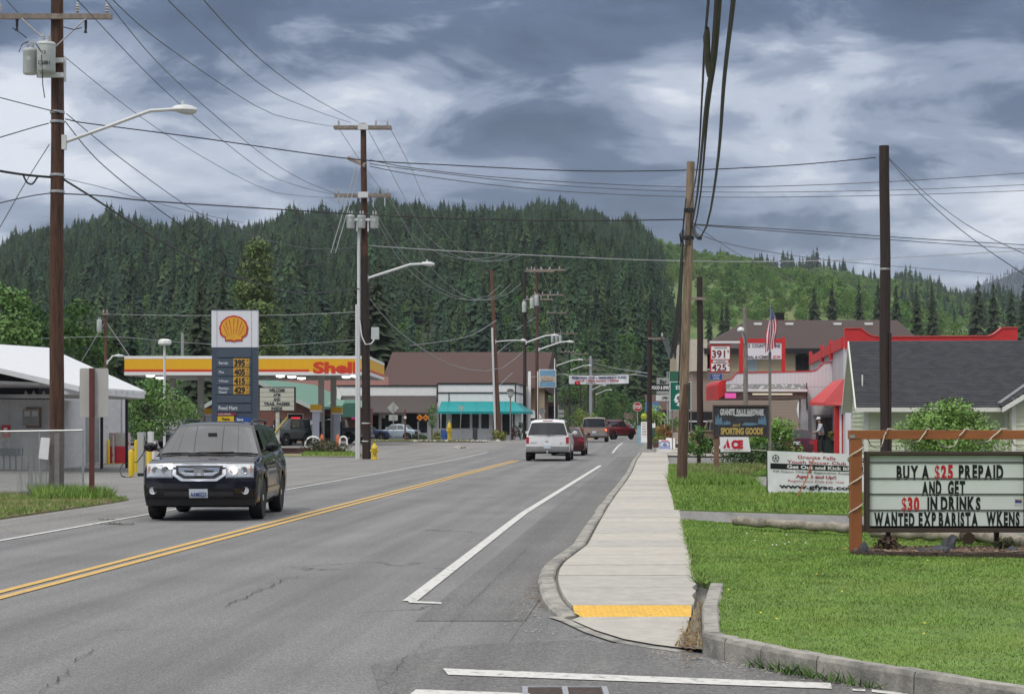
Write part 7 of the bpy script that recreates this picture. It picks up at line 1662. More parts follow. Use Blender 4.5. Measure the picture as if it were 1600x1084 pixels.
q = MB(); c = at(721, 638, D); q.prism([(c.x-.25, D, c.z+.2), (c.x+.25, D, c.z+.2), (c.x, D, c.z-.25)], (0, .02, 0)); q.build('panel', sb, T); q = MB(); q.cyl((X_(718, D), D+.05, .2), (X_(721, D), D+.05, Z_(634, D)), .035, n=6); q.build('post', galv, T)
T = thing('marker_post', 'short brown wooden marker post right of the light blue car', 'post', (X_(633, 158), 158, .25))
q = MB(); q.bb(X_(631.8, 158), X_(634.2, 158), 157.9, 158.1, .2, Z_(640, 158)); q.build('post', mat('post_red_brown', (.16, .06, .035), .8), T); q = MB(); q.bb(X_(631.3, 158), X_(635, 158), 157.82, 157.9, Z_(654, 158), Z_(650, 158)); q.build('label_plate', white, T)
broadleaf('young green street tree in front of the join of the two white shops', 675, 162, 626, 1.15, 700, .07, nearleaf, seed=41, z0f=.35, trunk_r=.05)
for i, (px, D, w, h, m_, lb) in enumerate(((681, 160, 1.0, .8, mat('yellow_shrub', (.20, .22, .05), .8, var=.35, scale=3), 'yellow green shrub left of the yellow hydrant by the shop window'), (662, 160, .8, .5, shrub, 'low green shrub under the orange diamond signs'), (772, 159, 1.2, .9, MT['yellow_shrub'], 'yellow green shrub at the foot of the leaning pole'),
        (786, 159, 1.0, .7, MT['yellow_shrub'], 'smaller yellow shrub right of the leaning pole'), (813, 163, 1.3, 1.5, mat('dark_shrub', (.03, .05, .022), .9, var=.4, scale=2), 'round dark clipped bush at the right end of the awning'), (801, 162, .8, 1.0, mat('purple_shrub', (.10, .05, .05), .9), 'reddish shrub left of the round clipped bush'), (650, 162, 1.0, .7, MT['dark_shrub'], 'dark shrub right of the light blue car'))):
    clump('shrub', lb, px, D, .28, w, h, 500, .07, m_, 200+i)
blue_b = mat('blue_barrel', (.03, .09, .32), .5)
q = MB(); q.lathe([(.33, 0), (.35, .4), (.33, .85)], (X_(695, 165), 165, .3), 10); tag(q.build('blue_barrel', blue_b), 'blue barrel beside the yellow hydrant at the shop window', 'barrel')
# flower bed with white stones along the kerb
flat('flower_bed', [(X_(572, 148), 148), (X_(770, 146), 146), (X_(742, 153), 153), (X_(690, 160), 160), (X_(560, 158), 158)], .03, mulch)
rr = np.random.default_rng(12)
for k in range(34):
    px = 640+k*3.6+rr.uniform(-1, 1); DD = 150+rr.uniform(-.6, .6)
    o = rock('white edging stone along the flower bed in front of the shops', px, 0, DD, rr.uniform(.16, .30), .12, mat('pale_stone', (.45, .43, .40), .8, var=.2), 300+k, z=.28, name='edging_stone'); o['group'] = 'white edging stones of the flower bed'
for k in range(6):
    px = 586+k*5+rr.uniform(-1, 1)
    o = rock('white stone in the grass in front of the dark blue car', px, 0, 152, .25, .1, MT['pale_stone'], 350+k, z=.28, name='edging_stone'); o['group'] = 'white stones left of the flower bed'
scatter_mesh('low_plants', [(X_(p, d), d, .28) for p, d in zip(rr.uniform(575, 740, 500), rr.uniform(148, 158, 500))], .12, mat('bed_plants', (.12, .13, .05), .9, var=.5, scale=3), 1.2, seed=33)
rock('broken concrete lump on the road edge left of the white wagon', 718, 0, 118, .9, .18, conc_old, 61, z=.15, name='concrete_lump', dep=2); rock('small pale concrete lump beyond the broken one', 778, 0, 150, .5, .18, conc, 62, z=.27, name='concrete_lump', dep=1.5)
# ---- sandwich boards, bins and planters on the far pavement
def aframe(label, px0, px1, py0, py1, D, header, m, z0):
    T = thing('sandwich_board', label, 'sandwich board', (X_((px0+px1)/2, D), D, z0))
    a_, b_ = X_(px0, D), X_(px1, D); z1 = Z_(py0, D)
    q = MB(); q.prism([(a_, D, z0+.08), (b_, D, z0+.08), (b_, D+.22, z1), (a_, D+.22, z1)], (0, .02, 0)); q.build('front_board', m, T)
    q = MB(); q.prism([(a_, D+.46, z0+.08), (b_, D+.46, z0+.08), (b_, D+.25, z1), (a_, D+.25, z1)], (0, .02, 0)); q.build('back_board', white, T)
    q = MB(); q.bb(a_-.03, b_+.03, D-.02, D+.03, z0, z0+.09); q.build('foot', white, T)
    return T, a_, b_, z1
T, a_, b_, z1 = aframe('blue and white OPEN sandwich board on the pavement left of the bare pole', 1030, 1047.5, 687, 716, 97, 'OPEN', mat('board_violet', (.22, .26, .45), .5), .30)
h = z1-.38
q = MB(); q.prism([(a_, .19+97-.02, z1-h*.17), (b_, .19+97-.02, z1-h*.17), (b_, 97.205, z1), (a_, 97.205, z1)], (0, .01, 0)); hd_ = q.build('header', white, T)
text('lettering', 'OPEN', hd_, mat('open_red', (.6, .03, .06), .5), (a_+b_)/2, 97.17, z1-h*.15, (b_-a_)*.7, h*.12, bold=.05)
q = MB(); cc = ((a_+b_)/2, z1-h*.5); q.prism([(cc[0]+(b_-a_)*.37*math.cos(k*math.pi/8), 97.02+.06, cc[1]+h*.24*math.sin(k*math.pi/8)) for k in range(16)], (0, .09, 0)); q.build('round_logo', white, T)
q = MB(); q.prism([(cc[0]-.12, 97.06, cc[1]), (cc[0]+.05, 97.06, cc[1]-.12), (cc[0]+.13, 97.06, cc[1]), (cc[0], 97.06, cc[1]+.12)], (0, .01, 0)); q.build('logo_mark', mat('board_violet', (.2,)*3), T)
T, a_, b_, z1 = aframe('white sandwich board partly behind the OPEN board', 1041, 1055, 684, 708, 101, 'SALE', white, .31)
T, a_, b_, z1 = aframe('tall white notice board left of the dark pavement pole', 1002, 1011, 659, 681, 118, '', white, .5)
for k in range(5): text('lettering', ('SALE', 'TODAY', 'SPECIAL', 'LUNCH', '$6.25')[k], T, (dkr, gy)[k % 2], (a_+b_)/2, 118.0-.03, z1-.15-k*.16, (b_-a_)*.7, .08, bold=.04)
D = 120
T = thing('newspaper_box', 'dark green newspaper box right of the pavement pole', 'newspaper box', (X_(1021, D), D, .35)); q = MB(); q.bb(X_(1017, D), X_(1024.5, D), D, D+.4, .35, Z_(669, D)); q.build('body', mat('box_green', (.02, .09, .06), .5), T); q = MB(); q.fb(1018, 1024, 661, 668, D-.01, .04); q.build('poster', white, T)
T = thing('newspaper_box', 'pale blue newspaper box left of the white notice board', 'newspaper box', (X_(1000, D), D, .35)); q = MB(); q.bb(X_(996.5, D), X_(1001.5, D), D, D+.4, .35, Z_(664, D)); q.build('body', mat('box_blue', (.25, .42, .5), .5), T); q = MB(); q.bb(X_(996, D), X_(1002, D), D-.02, D+.42, Z_(664, D), Z_(661.5, D)); q.build('lid', mat('box_dark', (.05, .05, .06), .5), T)
hi = mat('hi_vis', (.34, .40, .03), .6)
q = MB(); q.lathe([(.15, 0), (.2, .1), (.2, .25), (.1, .4)], (X_(1006, 126), 126, 1.95), 10); tag(q.build('yellow_hood', hi), 'bright yellow rounded hood left of the dark pavement pole', 'hood')
clump('shrub', 'bright green bush behind the pavement pole', 1020, 127, .35, 2.0, 2.6, 1000, .10, lime, 221); clump('shrub', 'orange brown shrub in a planter left of the bare pole', 1043, 112, .9, 1.2, .8, 500, .07, mat('orange_shrub', (.24, .12, .04), .8, var=.4, scale=3), 222); clump('shrub', 'green bush under the green highway sign', 1054, 116, .9, 1.1, 1.3, 500, .08, nearleaf, 223); clump('shrub', 'olive grass clump in the planter bed by the pavement', 1033, 115, .35, 1.0, 1.2, 500, .08, MT['yellow_shrub'], 224)
q = MB(); q.lathe([(.22, 0), (.32, .5), (.36, .8), (.30, .8)], (X_(1054, 112), 112, .35), 12); tag(q.build('clay_pot', mat('terracotta', (.24, .09, .05), .8)), 'large terracotta pot left of the bare pole', 'pot')
q = MB(); q.bb(X_(1022, 110), X_(1062, 110), 110, 111, .3, .62); tag(q.build('planter_box', mat('planter_timber', (.09, .055, .04), .9)), 'long low timber planter by the pavement under the signs', 'planter')
flat('footpath', [(7.2, 96), (14, 92), (17, 130), (9.8, 130)], .06, conc)
# bushes on the right
clump('laurel_bush', 'large bright green bush behind the right end of the hardware sign', 1212, 70, .12, 2.0, 1.7, 2600, .07, mat('laurel_leaf', (.13, .26, .035), .6, var=.3, scale=2), 231, cat='bush', blobs=26)
clump('laurel_bush', 'dark green hedge below the hardware sign', 1172, 72, .12, 3.0, 1.15, 2600, .06, mat('hedge_leaf', (.045, .09, .025), .7, var=.35, scale=2), 232, cat='bush', blobs=26)
clump('laurel_bush', 'dark green bush between the hardware sign and the soccer banner', 1205, 66, .12, 1.5, .9, 1300, .06, MT['hedge_leaf'], 233, cat='bush', blobs=20)
broadleaf('small leafy tree right of the weathered bare pole', 1092, 66, 660, .95, 900, .055, nearleaf, seed=44, base_z=.15, z0f=.3, trunk_r=.07)
clump('bamboo_bush', 'large feathery light green bush in front of the clapboard house', 1483, 60, .12, 3.4, 2.4, 12000, .06, mat('bamboo_leaf', (.15, .27, .05), .6, var=.35, scale=2.2, detail=6), 235, cat='bush', blobs=70, brad=.22)
# ---- left foreground: fence, blank sign, pumps
D = 44.3
T = thing('chain_link_fence', 'low galvanised chain link fence section in front of the near brown pole', 'fence', (X_(70, D), D, .03))
rail = [(-60, 674.5), (30, 673.5), (131, 672)]
q = MB(); q.tube([at(a, b, D) for a, b in rail], .022, 7); q.build('top_rail', galv, T, smooth=True)
for px, r in ((130, .026), (62, .015), (-50, .03)):
    q = MB(); q.cyl((X_(px, D), D, 0), (X_(px, D), D, Z_(671 if px > 100 else 674, D)), r, n=8); q.build('post', galv, T)
q = MB(); q.tube([at(30, 772, D-.1), at(75, 690, D), at(92, 676, D)], .012, 4) if False else q.bb(X_(86, D-.3), X_(93, D-.3), D-.35, D-.30, 0, Z_(676, D-.3)); q.build('grey_brace_board', mat('grey_board', (.20, .19, .19), .9, var=.2), T)
def chain(x0, x1, z0, z1, y, step, slope=0):
    q = MB(); s = step; W_c = x1-x0; H_c = z1-z0; t = .0036
    n = int((W_c+H_c)/s)
    for k in range(n):
        for sg in (1, -1):
            if sg == 1: a = x0-H_c+k*s; pa, pb = (a, z0), (a+H_c, z1)
            else: a = x0+k*s; pa, pb = (a, z0), (a-H_c, z1)
            # clip in x
            (ax, az), (bx, bz) = pa, pb; dx, dz = bx-ax, bz-az
            t0, t1 = 0, 1
            for lim, sn in ((x0, 1), (x1, -1)):
                fa, fb_ = (ax-lim)*sn, (bx-lim)*sn
                if fa < 0 and fb_ < 0: t0 = 2; break
                if fa < 0: t0 = max(t0, fa/(fa-fb_))
                if fb_ < 0: t1 = min(t1, fa/(fa-fb_))
            if t0 >= t1: continue
            p0 = Vector((ax+dx*t0, y, az+dz*t0)); p1 = Vector((ax+dx*t1, y, az+dz*t1)); n_ = Vector((-(p1-p0).z, 0, (p1-p0).x)).normalized()*t
            q.add([p0-n_, p0+n_, p1+n_, p1-n_], [(0, 1, 2, 3)])
    return q
q = chain(X_(33, D), X_(131, D), .05, Z_(673, D), D-.01, .055); q.build('mesh', galv, T, norm=False)['kind'] = 'stuff'
q = chain(X_(-60, D), X_(33, D), .05, Z_(674, D), D-.01, .055); q.build('mesh', galv, T, norm=False)['kind'] = 'stuff'
# rolled end of the mesh
q = MB(); rr = random.Random(2)
for k in range(60):
    a = rr.uniform(0, 6.28); r = rr.uniform(.08, .42); x = X_(47, D)+r*math.cos(a)*.9; q.tube([(x, D+.25+r*math.sin(a)*.4, .03), (x+rr.uniform(-.1, .1), D+.25, .6), (x+rr.uniform(-.12, .12), D+.25, rr.uniform(1.1, 1.42))], .004, 3)
o = q.build('rolled_mesh', galv, None, smooth=False); o['kind'] = 'stuff'
q = MB(); q.prism([at(64, 683, D-.08), at(78, 684, D-.12), at(75, 718, D-.12), at(60, 716, D-.08)], (0, .01, 0)); tag(q.build('paper_notice', mat('paper', (.70, .70, .74), .7, var=.05)), 'white paper notice tied to the chain link fence', 'notice')
D = 41.8
T = thing('blank_road_sign', 'blank back of a two panel road sign on a reddish brown post', 'road sign', (X_(143, D), D, .03))
q = MB(); q.bb(X_(140, D), X_(147, D), D-.05, D+.05, 0, Z_(575, D)); q.build('post', mat('red_brown_post', (.11, .030, .025), .7, var=.25, scale=5, stretch=(1, 1, .3)), T)
q = MB(); c0_ = Vector((X_(146, D), D+.06, 0)); xa, xb, za, zb = X_(123.5, D), X_(168.5, D), Z_(651.5, D), Z_(575, D); r = .03
pts = [(xa+r, za), (xb-r, za), (xb, za+r), (xb, zb-r), (xb-r, zb), (xa+r, zb), (xa, zb-r), (xa, za+r)]
q.prism([(x, D+.06, z) for x, z in pts], (0, .01, 0)); q.build('panel', mat('bare_aluminium', (.46, .45, .44), .55, .1, var=.05), T)
D = 81
T = thing('old_pump_island', 'old red and grey fuel pumps on a yellow kerb under the white end canopy', 'fuel pumps', (X_(180, D), D, 0))
q = MB(); q.fb(150, 206, 724, 730, D-.6, 1.4); q.build('island_kerb', mat('yellow_kerb', (.5, .34, .06), .8, var=.2, scale=3), T)
for a_, b_ in ((160, 175), (180, 197)):
    q = MB(); q.fb(a_, b_, 697, 725, D, .5); q.build('lower_case', mat('pump_red', (.36, .02, .04), .5, var=.15, scale=3, col2=(.55, .35, .36), c2lo=.6, c2hi=.68), T)
    q = MB(); q.fb(a_, b_, 676, 696.8, D+.01, .48); q.build('upper_case', mat('pump_grey', (.27, .27, .26), .6), T)
for px in (175.5, 197.5):
    q = MB(); q.fb(px, px+3.5, 676, 725, D+.02, .4); q.build('side_column', mat('pump_pale', (.52, .42, .43), .6, col2=(.35, .05, .07), c2lo=.5, c2hi=.55), T)
def bollard(label, px, D, ytop, w=8, m=None, r=None):
    z1 = Z_(ytop, D); r = w/2/F*D; q = MB(); q.lathe([(r, 0), (r, z1-.06), (r*.7, z1-.015), (r*.2, z1)], (X_(px, D), D, -.0), 12); tag(q.build('bollard', m or mat('bollard_yellow', (.62, .44, .015), .55, var=.1, scale=4, col2=(.3, .22, .05), c2lo=.62, c2hi=.68), None, smooth=True), label, 'bollard', 'yellow bollards')
bollard('slim yellow bollard in front of the old red pumps', 169, 80, 686, 5); bollard('yellow bollard left of the grey pump with a looping hose', 205, 61, 702, 8.5); bollard('yellow bollard between the grey pump and the black car', 233, 61, 702, 8.5); bollard('yellow bollard half hidden behind the grey pump', 212.5, 66, 687, 6)
bollard('red and white post beside the black car', 240, 64, 689, 6.5, mat('red_white_post', (.5, .03, .05), .5, col2=(.65, .6, .6), c2lo=.5, c2hi=.52, scale=8))
D = 62
T = thing('grey_fuel_pump', 'tall grey fuel pump with a black hose looping to the ground by the yellow bollards', 'fuel pump', (X_(222, D), D, 0))
q = MB(); q.fb(214.5, 224, 675, 744, D, .45); q.build('cabinet', mat('pump_steel', (.40, .41, .40), .5, var=.06), T); q = MB(); q.fb(224.1, 230, 706, 744, D+.1, .3); q.build('lower_cabinet', mat('pump_pale_grey', (.48, .46, .42), .6), T)
q = MB(); q.fb(230.5, 238, 674, 702, D+.1, .3); q.build('meter_head', galv_w, T); q = MB(); q.fb(215, 230, 739, 745, D-.02, .2); q.build('plinth', shade, T)
q = MB(); q.tube([at(228, 690, D-.1), at(224, 708, D-.3), at(214, 722, D-.6), at(206, 722, D-.9), at(192, 724, D-1), at(187, 734, D-1.2), at(190, 743, D-1.5), at(198, 746, D-1.4), at(207, 744, D-1)], .018, 6); q.build('hose', cable, T, smooth=True)
q = MB(); q.tube([at(226, 682, D-.1), at(228, 700, D-.2), at(222, 712, D-.3)], .016, 6); q.build('hose', cable, T, smooth=True)
# ---- standing person at the store door
D = 93
T = thing('person', 'person in a white cap, pale shirt and dark trousers at the red store doorway', 'person', (X_(1284, D), D, .2))
def skin_body(name, verts, edges, radii, m, parent, sub=2):
    me = bpy.data.meshes.new(name); me.from_pydata(verts, edges, []); o = bpy.data.objects.new(name, me); COL.objects.link(o)
    me.materials.append(m); md = o.modifiers.new('skin', 'SKIN'); 
    if not me.skin_vertices: 
        bpy.context.view_layer.objects.active = o
    for i, r in enumerate(radii):
        me.skin_vertices[0].data[i].radius = (r, r) if not isinstance(r, tuple) else r
    me.skin_vertices[0].data[0].use_root = True
    sb_ = o.modifiers.new('sub', 'SUBSURF'); sb_.levels = sub; sb_.render_levels = sub; o.parent = parent
    dg = bpy.context.evaluated_depsgraph_get(); me2 = bpy.data.meshes.new_from_object(o.evaluated_get(dg)); o.modifiers.clear(); o.data = me2
    for p in me2.polygons: p.use_smooth = True
    return o
skinc = mat('skin', (.38, .22, .16), .6, var=.05); shirt = mat('pale_shirt', (.46, .50, .55), .8, var=.06); trous = mat('dark_trousers', (.02, .022, .035), .85)
# facing left (-x), leaning a little forward
V = [(0, 0, .92), (-.02, 0, 1.12), (-.06, 0, 1.34), (-.09, 0, 1.47), (-.12, 0, 1.56), (-.15, 0, 1.66),
     (-.07, .17, 1.40), (-.13, .22, 1.15), (-.33, .20, 1.02), (-.42, .18, 1.03), (-.07, -.17, 1.40), (-.15, -.22, 1.14), (-.36, -.18, 1.05), (-.45, -.16, 1.06),
     (.0, .09, .86), (.02, .10, .48), (.06, .10, .08), (-.10, .10, .04), (.0, -.09, .86), (-.03, -.10, .48), (.0, -.10, .08), (-.16, -.10, .04)]
E = [(0, 1), (1, 2), (2, 3), (3, 4), (4, 5), (2, 6), (6, 7), (7, 8), (8, 9), (2, 10), (10, 11), (11, 12), (12, 13), (0, 14), (14, 15), (15, 16), (16, 17), (0, 18), (18, 19), (19, 20), (20, 21)]
Rr = [.15, .135, .15, .07, .06, .095, .07, .05, .04, .045, .07, .05, .04, .045, .095, .06, .04, .035, .095, .06, .04, .035]
skin_body('body', V, E, Rr, skinc, T)
skin_body('shirt', [(0, 0, .90), (-.02, 0, 1.12), (-.06, 0, 1.34), (-.085, 0, 1.44), (-.07, .17, 1.40), (-.13, .22, 1.15), (-.22, .21, 1.09), (-.07, -.17, 1.40), (-.15, -.22, 1.14), (-.25, -.2, 1.10)], [(0, 1), (1, 2), (2, 3), (2, 4), (4, 5), (5, 6), (2, 7), (7, 8), (8, 9)], [.168, .152, .165, .085, .088, .068, .058, .088, .068, .058], shirt, T)
skin_body('trousers', [(0, 0, .93), (.0, .09, .84), (.02, .10, .48), (.06, .10, .12), (.0, -.09, .84), (-.03, -.10, .48), (.0, -.10, .12)], [(0, 1), (1, 2), (2, 3), (0, 4), (4, 5), (5, 6)], [.165, .11, .078, .062, .11, .078, .062], trous, T)
q = MB(); q.lathe([(.105, 0), (.11, .05), (.085, .10), (.03, .12)], (-.15, 0, 1.69), 12); q.box((-.27, 0, 1.695), (.12, .14, .015)); q.build('cap', white, T, local=True, smooth=True)
q = MB(); q.box((-.245, 0, 1.645), (.03, .025, .04)); q.box((-.235, 0, 1.61), (.012, .05, .01)); q.build('nose_and_mouth', mat('skin', (.38,)*3), T, local=True)
D = 92.5
q = MB(); T = thing('green_cart', 'dark green cart with plants right of the person at the store doorway', 'cart', (X_(1300, D), D, .2)); q.bb(X_(1291, D), X_(1307, D), D, D+.8, .2, Z_(688, D)); q.build('body', mat('cart_green', (.015, .035, .025), .6), T)
clump('potted_plant', 'potted plant on the dark green cart', 1300, 92.3, 1.0, .42, .3, 260, .05, MT['yellow_shrub'], 240)
# ================================================================ VEHICLES
def paintm(name, col, rough=.3, metal=.0, coat=.7): return mat(name, col, rough, metal, var=.04, scale=2, coat=coat)
plastic = mat('dark_plastic', (.022, .022, .024), .55); under = mat('underbody', (.008, .008, .009), .9)
lens_w = mat('headlamp_lens', (.58, .60, .62), .08, .3, var=.25, scale=14, coat=1); lens_r = mat('tail_lamp_red', (.34, .008, .012), .15, coat=1); lens_o = mat('indicator_orange', (.6, .2, .03), .2)
plate_m = mat('plate_white', (.55, .6, .66), .4, var=.05); dim_glass = mat('tinted_glass', (.012, .013, .015), .04, coat=.5)
def interp(P, x): return float(np.interp(x, [p[0] for p in P], [p[1] for p in P]))
def car(name, label, cat, loc, rz, L, W, top, gh, pm, yf, yr, Rw, sill=.28, wr=.60, group=None, bow=.16, fprof=((.2, .10), (.45, 0), (.75, .01), (1.0, .08), (1.2, .2)), rprof=((.2, .10), (.5, 0), (.8, .02), (1.3, .10)), flare=.02,
        side_w=(), ws=None, rw=None, mirrors=True, handles=(), rims=None, glassm=None, clad=None, seams=()):
    T = thing(name, label, cat, loc, rz or .00001, group); hw = W/2; G = glassm or carglass
    def E(s, x, z): return s*(L/2-bow*min(1.2, abs(x)/hw)**3-interp(fprof if s > 0 else rprof, z))
    def sx(z): return interp(((.2, .93), (.4, .985), (.6, 1.0), (.85, .995), (1.1, .955), (1.4, .93)), z)
    def zl(y):
        z = sill
        for c in (yf, yr):
            d = abs(y-c); r = Rw+.075
            if d < r: z = max(z, Rw+math.sqrt(r*r-d*d)-.0)
        return z
    ys = set(np.linspace(-L/2+.22, L/2-.22, 26))
    for c in (yf, yr):
        for k in range(0, 13): ys.add(c+(Rw+.0749)*math.cos(math.pi*k/12))
        ys.add(c-Rw-.08); ys.add(c+Rw+.08)
    ys = sorted(y for y in ys if abs(y) < L/2-.2)
    fr = [0, .10, .28, .46, .64, .80, .92, 1]; rows = []
    def ring(y, end=0):
        zt = interp(top, y); z0 = zl(y) if not end else sill+.02; R_ = []
        for i, f in enumerate(fr):
            z = z0+(zt-z0)*f; x = hw*sx(z)
            if i == 0: x *= .97
            if f == .92: x -= .012
            if f == 1: x -= .05
            dfl = min(abs(y-yf), abs(y-yr)); x += flare*max(0, 1-abs(dfl-Rw)/.25 if dfl > Rw else 1)*(1 if z < Rw*2+.15 else 0)
            if end: x -= .03
            R_.append((x, E(end, x, z) if end else y, z))
        zc_ = zt+.02
        if end: R_ += [(hw*.5, E(end, hw*.5, zt)-end*.02, zc_), (0, E(end, 0, zt)-end*.02, zc_+.005)]
        else: R_ += [(hw*.5, y, zc_), (0, y, zc_+.008)]
        return R_
    rings = [ring(-L/2, -1)]+[ring(y) for y in ys]+[ring(L/2, 1)]
    q = MB(); m = len(rings[0]); full = [[(-p[0], p[1], p[2]) for p in r]+[p for p in reversed(r[:-1])] for r in rings]; n = len(full[0])
    q.add([p for r in full for p in r], [(i*n+k, i*n+k+1, (i+1)*n+k+1, (i+1)*n+k) for i in range(len(full)-1) for k in range(n-1)])
    for r, s in ((rings[0], -1), (rings[-1], 1)):
        S = np.linspace(-1, 1, 11); vs = []
        for p in r[:len(fr)]: vs += [(p[0]*s_, E(s, p[0]*s_, p[2]), p[2]) for s_ in S]
        q.add(vs, [(j*11+i, j*11+i+1, (j+1)*11+i+1, (j+1)*11+i) for j in range(len(fr)-1) for i in range(10)])
    body = q.build('body', pm, T, local=True, smooth=True)
    q = MB(); q.bb(-hw+.12, hw-.12, -L/2+.4, L/2-.4, sill-.04, sill+.30); q.bb(-hw*.9, hw*.9, yf-.5, yf+.5, Rw, Rw*2+.1); q.bb(-hw*.9, hw*.9, yr-.5, yr+.5, Rw, Rw*2+.1)
    for s, yy in ((1, yf), (-1, yr)): q.cyl((-hw*.8, yy, Rw), (hw*.8, yy, Rw), .06, n=6)
    q.build('underbody', under, T, local=True)
    # cabin
    belt = min(p[1] for p in gh); zmax = max(p[1] for p in gh); zb = belt
    def gx(z): return hw*.955-(hw*.955-wr)*max(0, (z-belt))/(zmax-belt)
    S = [-1, -.96, -.85, -.45, 0, .45, .85, .96, 1]; vs = []; K = len(gh)
    ymid = (gh[0][0]+gh[-1][0])/2
    def gp(y, z, s, off=0):
        t = max(-1, min(1, (y-ymid)/((gh[-1][0]-gh[0][0])/2))); b_ = .10*t*abs(t)*(1-.5*(z-belt)/(zmax-belt))
        return (s*gx(z), y-b_*s*s, z-.035*abs(s)**8+.02*(1-s*s)*(1 if z > belt+.2 else 0))
    q = MB()
    for (y, z) in gh: vs += [gp(y, z, s) for s in S]
    q.add(vs, [(j*9+i, j*9+i+1, (j+1)*9+i+1, (j+1)*9+i) for j in range(K-1) for i in range(8)])
    for s in (-1, 1):
        vs = []
        for (y, z) in gh:
            a = gp(y, z, s); vs += [a, (s*gx(zb-.1), a[1], zb-.1)]
        q.add(vs, [(2*j, 2*j+1, 2*j+3, 2*j+2) for j in range(K-1)])
    q.build('cabin', pm, T, local=True, smooth=True)
    def wpatch(i0, z0, z1, wx, nm):       # windscreen (i0=-1 front) / rear window (0)
        a, b = (gh[-1], gh[-2]) if i0 else (gh[0], gh[1]); q = MB(); sg = 1 if i0 else -1
        nrm = Vector((0, sg*abs(a[1]-b[1]), abs(a[0]-b[0]))).normalized()*.012
        def f(s, t):
            z = z0+(z1-z0)*t; k = (z-a[1])/(b[1]-a[1]); y = a[0]+(b[0]-a[0])*k; w_ = (gx(z)-wx)/gx(z); p = gp(y, z, s*w_); return (p[0], p[1]+nrm.y, p[2]+nrm.z)
        q.grid(f, list(np.linspace(-1, 1, 17)), [0, .33, .66, 1]); return q.build(nm, G if i0 else dim_glass, T, local=True, smooth=True)
    if ws: wpatch(1, ws[0], ws[1], ws[2], 'windscreen')
    if rw: wpatch(0, rw[0], rw[1], rw[2], 'rear_window')
    for pts in side_w:
        for s in (-1, 1):
            q = MB(); q.add([(s*(gx(z)+.008), gp(y, z, .98)[1], z) for y, z in pts], [tuple(range(len(pts)))]); q.build('side_window', G, T, local=True)
    for s in (-1, 1):
        for yy in (yf, yr):
            q = MB(); cx_ = s*(hw-.105)
            tw_ = .115; q.lathe([(Rw*.62, -tw_*.9), (Rw*.93, -tw_), (Rw, -tw_*.7), (Rw, tw_*.7), (Rw*.93, tw_), (Rw*.62, tw_*.9)], (cx_, yy, Rw), 24, axis='x'); w_ = q.build('wheel', rubber, T, local=True, smooth=True)
            q = MB(); xo = s*(tw_*.88)
            q.lathe([(Rw*.64, xo*.96), (Rw*.60, xo*1.02), (Rw*.56, xo*.7), (Rw*.1, xo*.6)], (cx_, yy, Rw), 20, 0, 'x')
            for k in range(5):
                a = 2*math.pi*k/5+.3; c, s_ = math.cos(a), math.sin(a); t = .045
                q.add([(cx_+xo*1.0, yy+c*Rw*.12-s_*t, Rw+s_*Rw*.12+c*t), (cx_+xo*1.0, yy+c*Rw*.12+s_*t, Rw+s_*Rw*.12-c*t), (cx_+xo*1.02, yy+c*Rw*.6+s_*t*.8, Rw+s_*Rw*.6-c*t*.8), (cx_+xo*1.02, yy+c*Rw*.6-s_*t*.8, Rw+s_*Rw*.6+c*t*.8)], [(0, 1, 2, 3)])
            q.lathe([(Rw*.16, xo*.98), (Rw*.14, xo*1.06), (.01, xo*1.06)], (cx_, yy, Rw), 10, 0, 'x'); q.build('rim', rims or chrome, w_, local=True)
    if mirrors:
        ym = gh[-1][0]-.32; zm = belt+.12
        for s in (-1, 1):
            q = MB(); q.lathe([(.02, -.05), (.09, -.03), (.10, .03), (.05, .07)], (0, 0, 0), 10, axis='y'); q.v = [(s*(hw+.10)+a*1.2, ym+b, zm+.02+c*.85) for a, b, c in q.v]; q.cyl((s*(hw*.93), ym, zm-.05), (s*(hw+.05), ym, zm), .02, n=6); q.build('mirror', clad or pm, T, local=True, smooth=True)
    for (y, z) in handles:
        for s in (-1, 1):
            q = MB(); q.bb(s*(hw*sx(z)-.005), s*(hw*sx(z)+.03), y-.09, y+.09, z-.015, z+.015); q.build('door_handle', chrome, T, local=True)
    for y in seams:
        for s in (-1, 1):
            q = MB(); q.grid(lambda z, t: (s*(hw*sx(z)+.004), y+t, z), [sill+.1, .5, .7, .9, belt-.03], [-.006, .006]); q.build('door_seam', under, T, local=True)
    def front(x0, x1, z0, z1, m, nm, off=.012, s=1, dep=.0, n=5, par=None, shear=0):
        q = MB(); q.grid(lambda x, z: (x, E(s, x, z+shear*x)+s*off, z+shear*x), list(np.linspace(x0, x1, n)), list(np.linspace(z0, z1, 4)))
        q.grid(lambda x, t: (x, E(s, x, z1)+s*(off-t), z1), list(np.linspace(x0, x1, n)), [0, off+.03]); q.grid(lambda x, t: (x, E(s, x, z0)+s*(off-t), z0), list(np.linspace(x0, x1, n)), [0, off+.03])
        for xx in (x0, x1): q.grid(lambda z, t: (xx, E(s, xx, z)+s*(off-t), z), [z0, (z0+z1)/2, z1], [0, off+.03])
        return q.build(nm, m, par or T, local=True, smooth=False)
    return T, E, front, gx, gp, hw
def place(px, D, dz=None): return (X_(px, D), D, zg(D) if dz is None else dz)
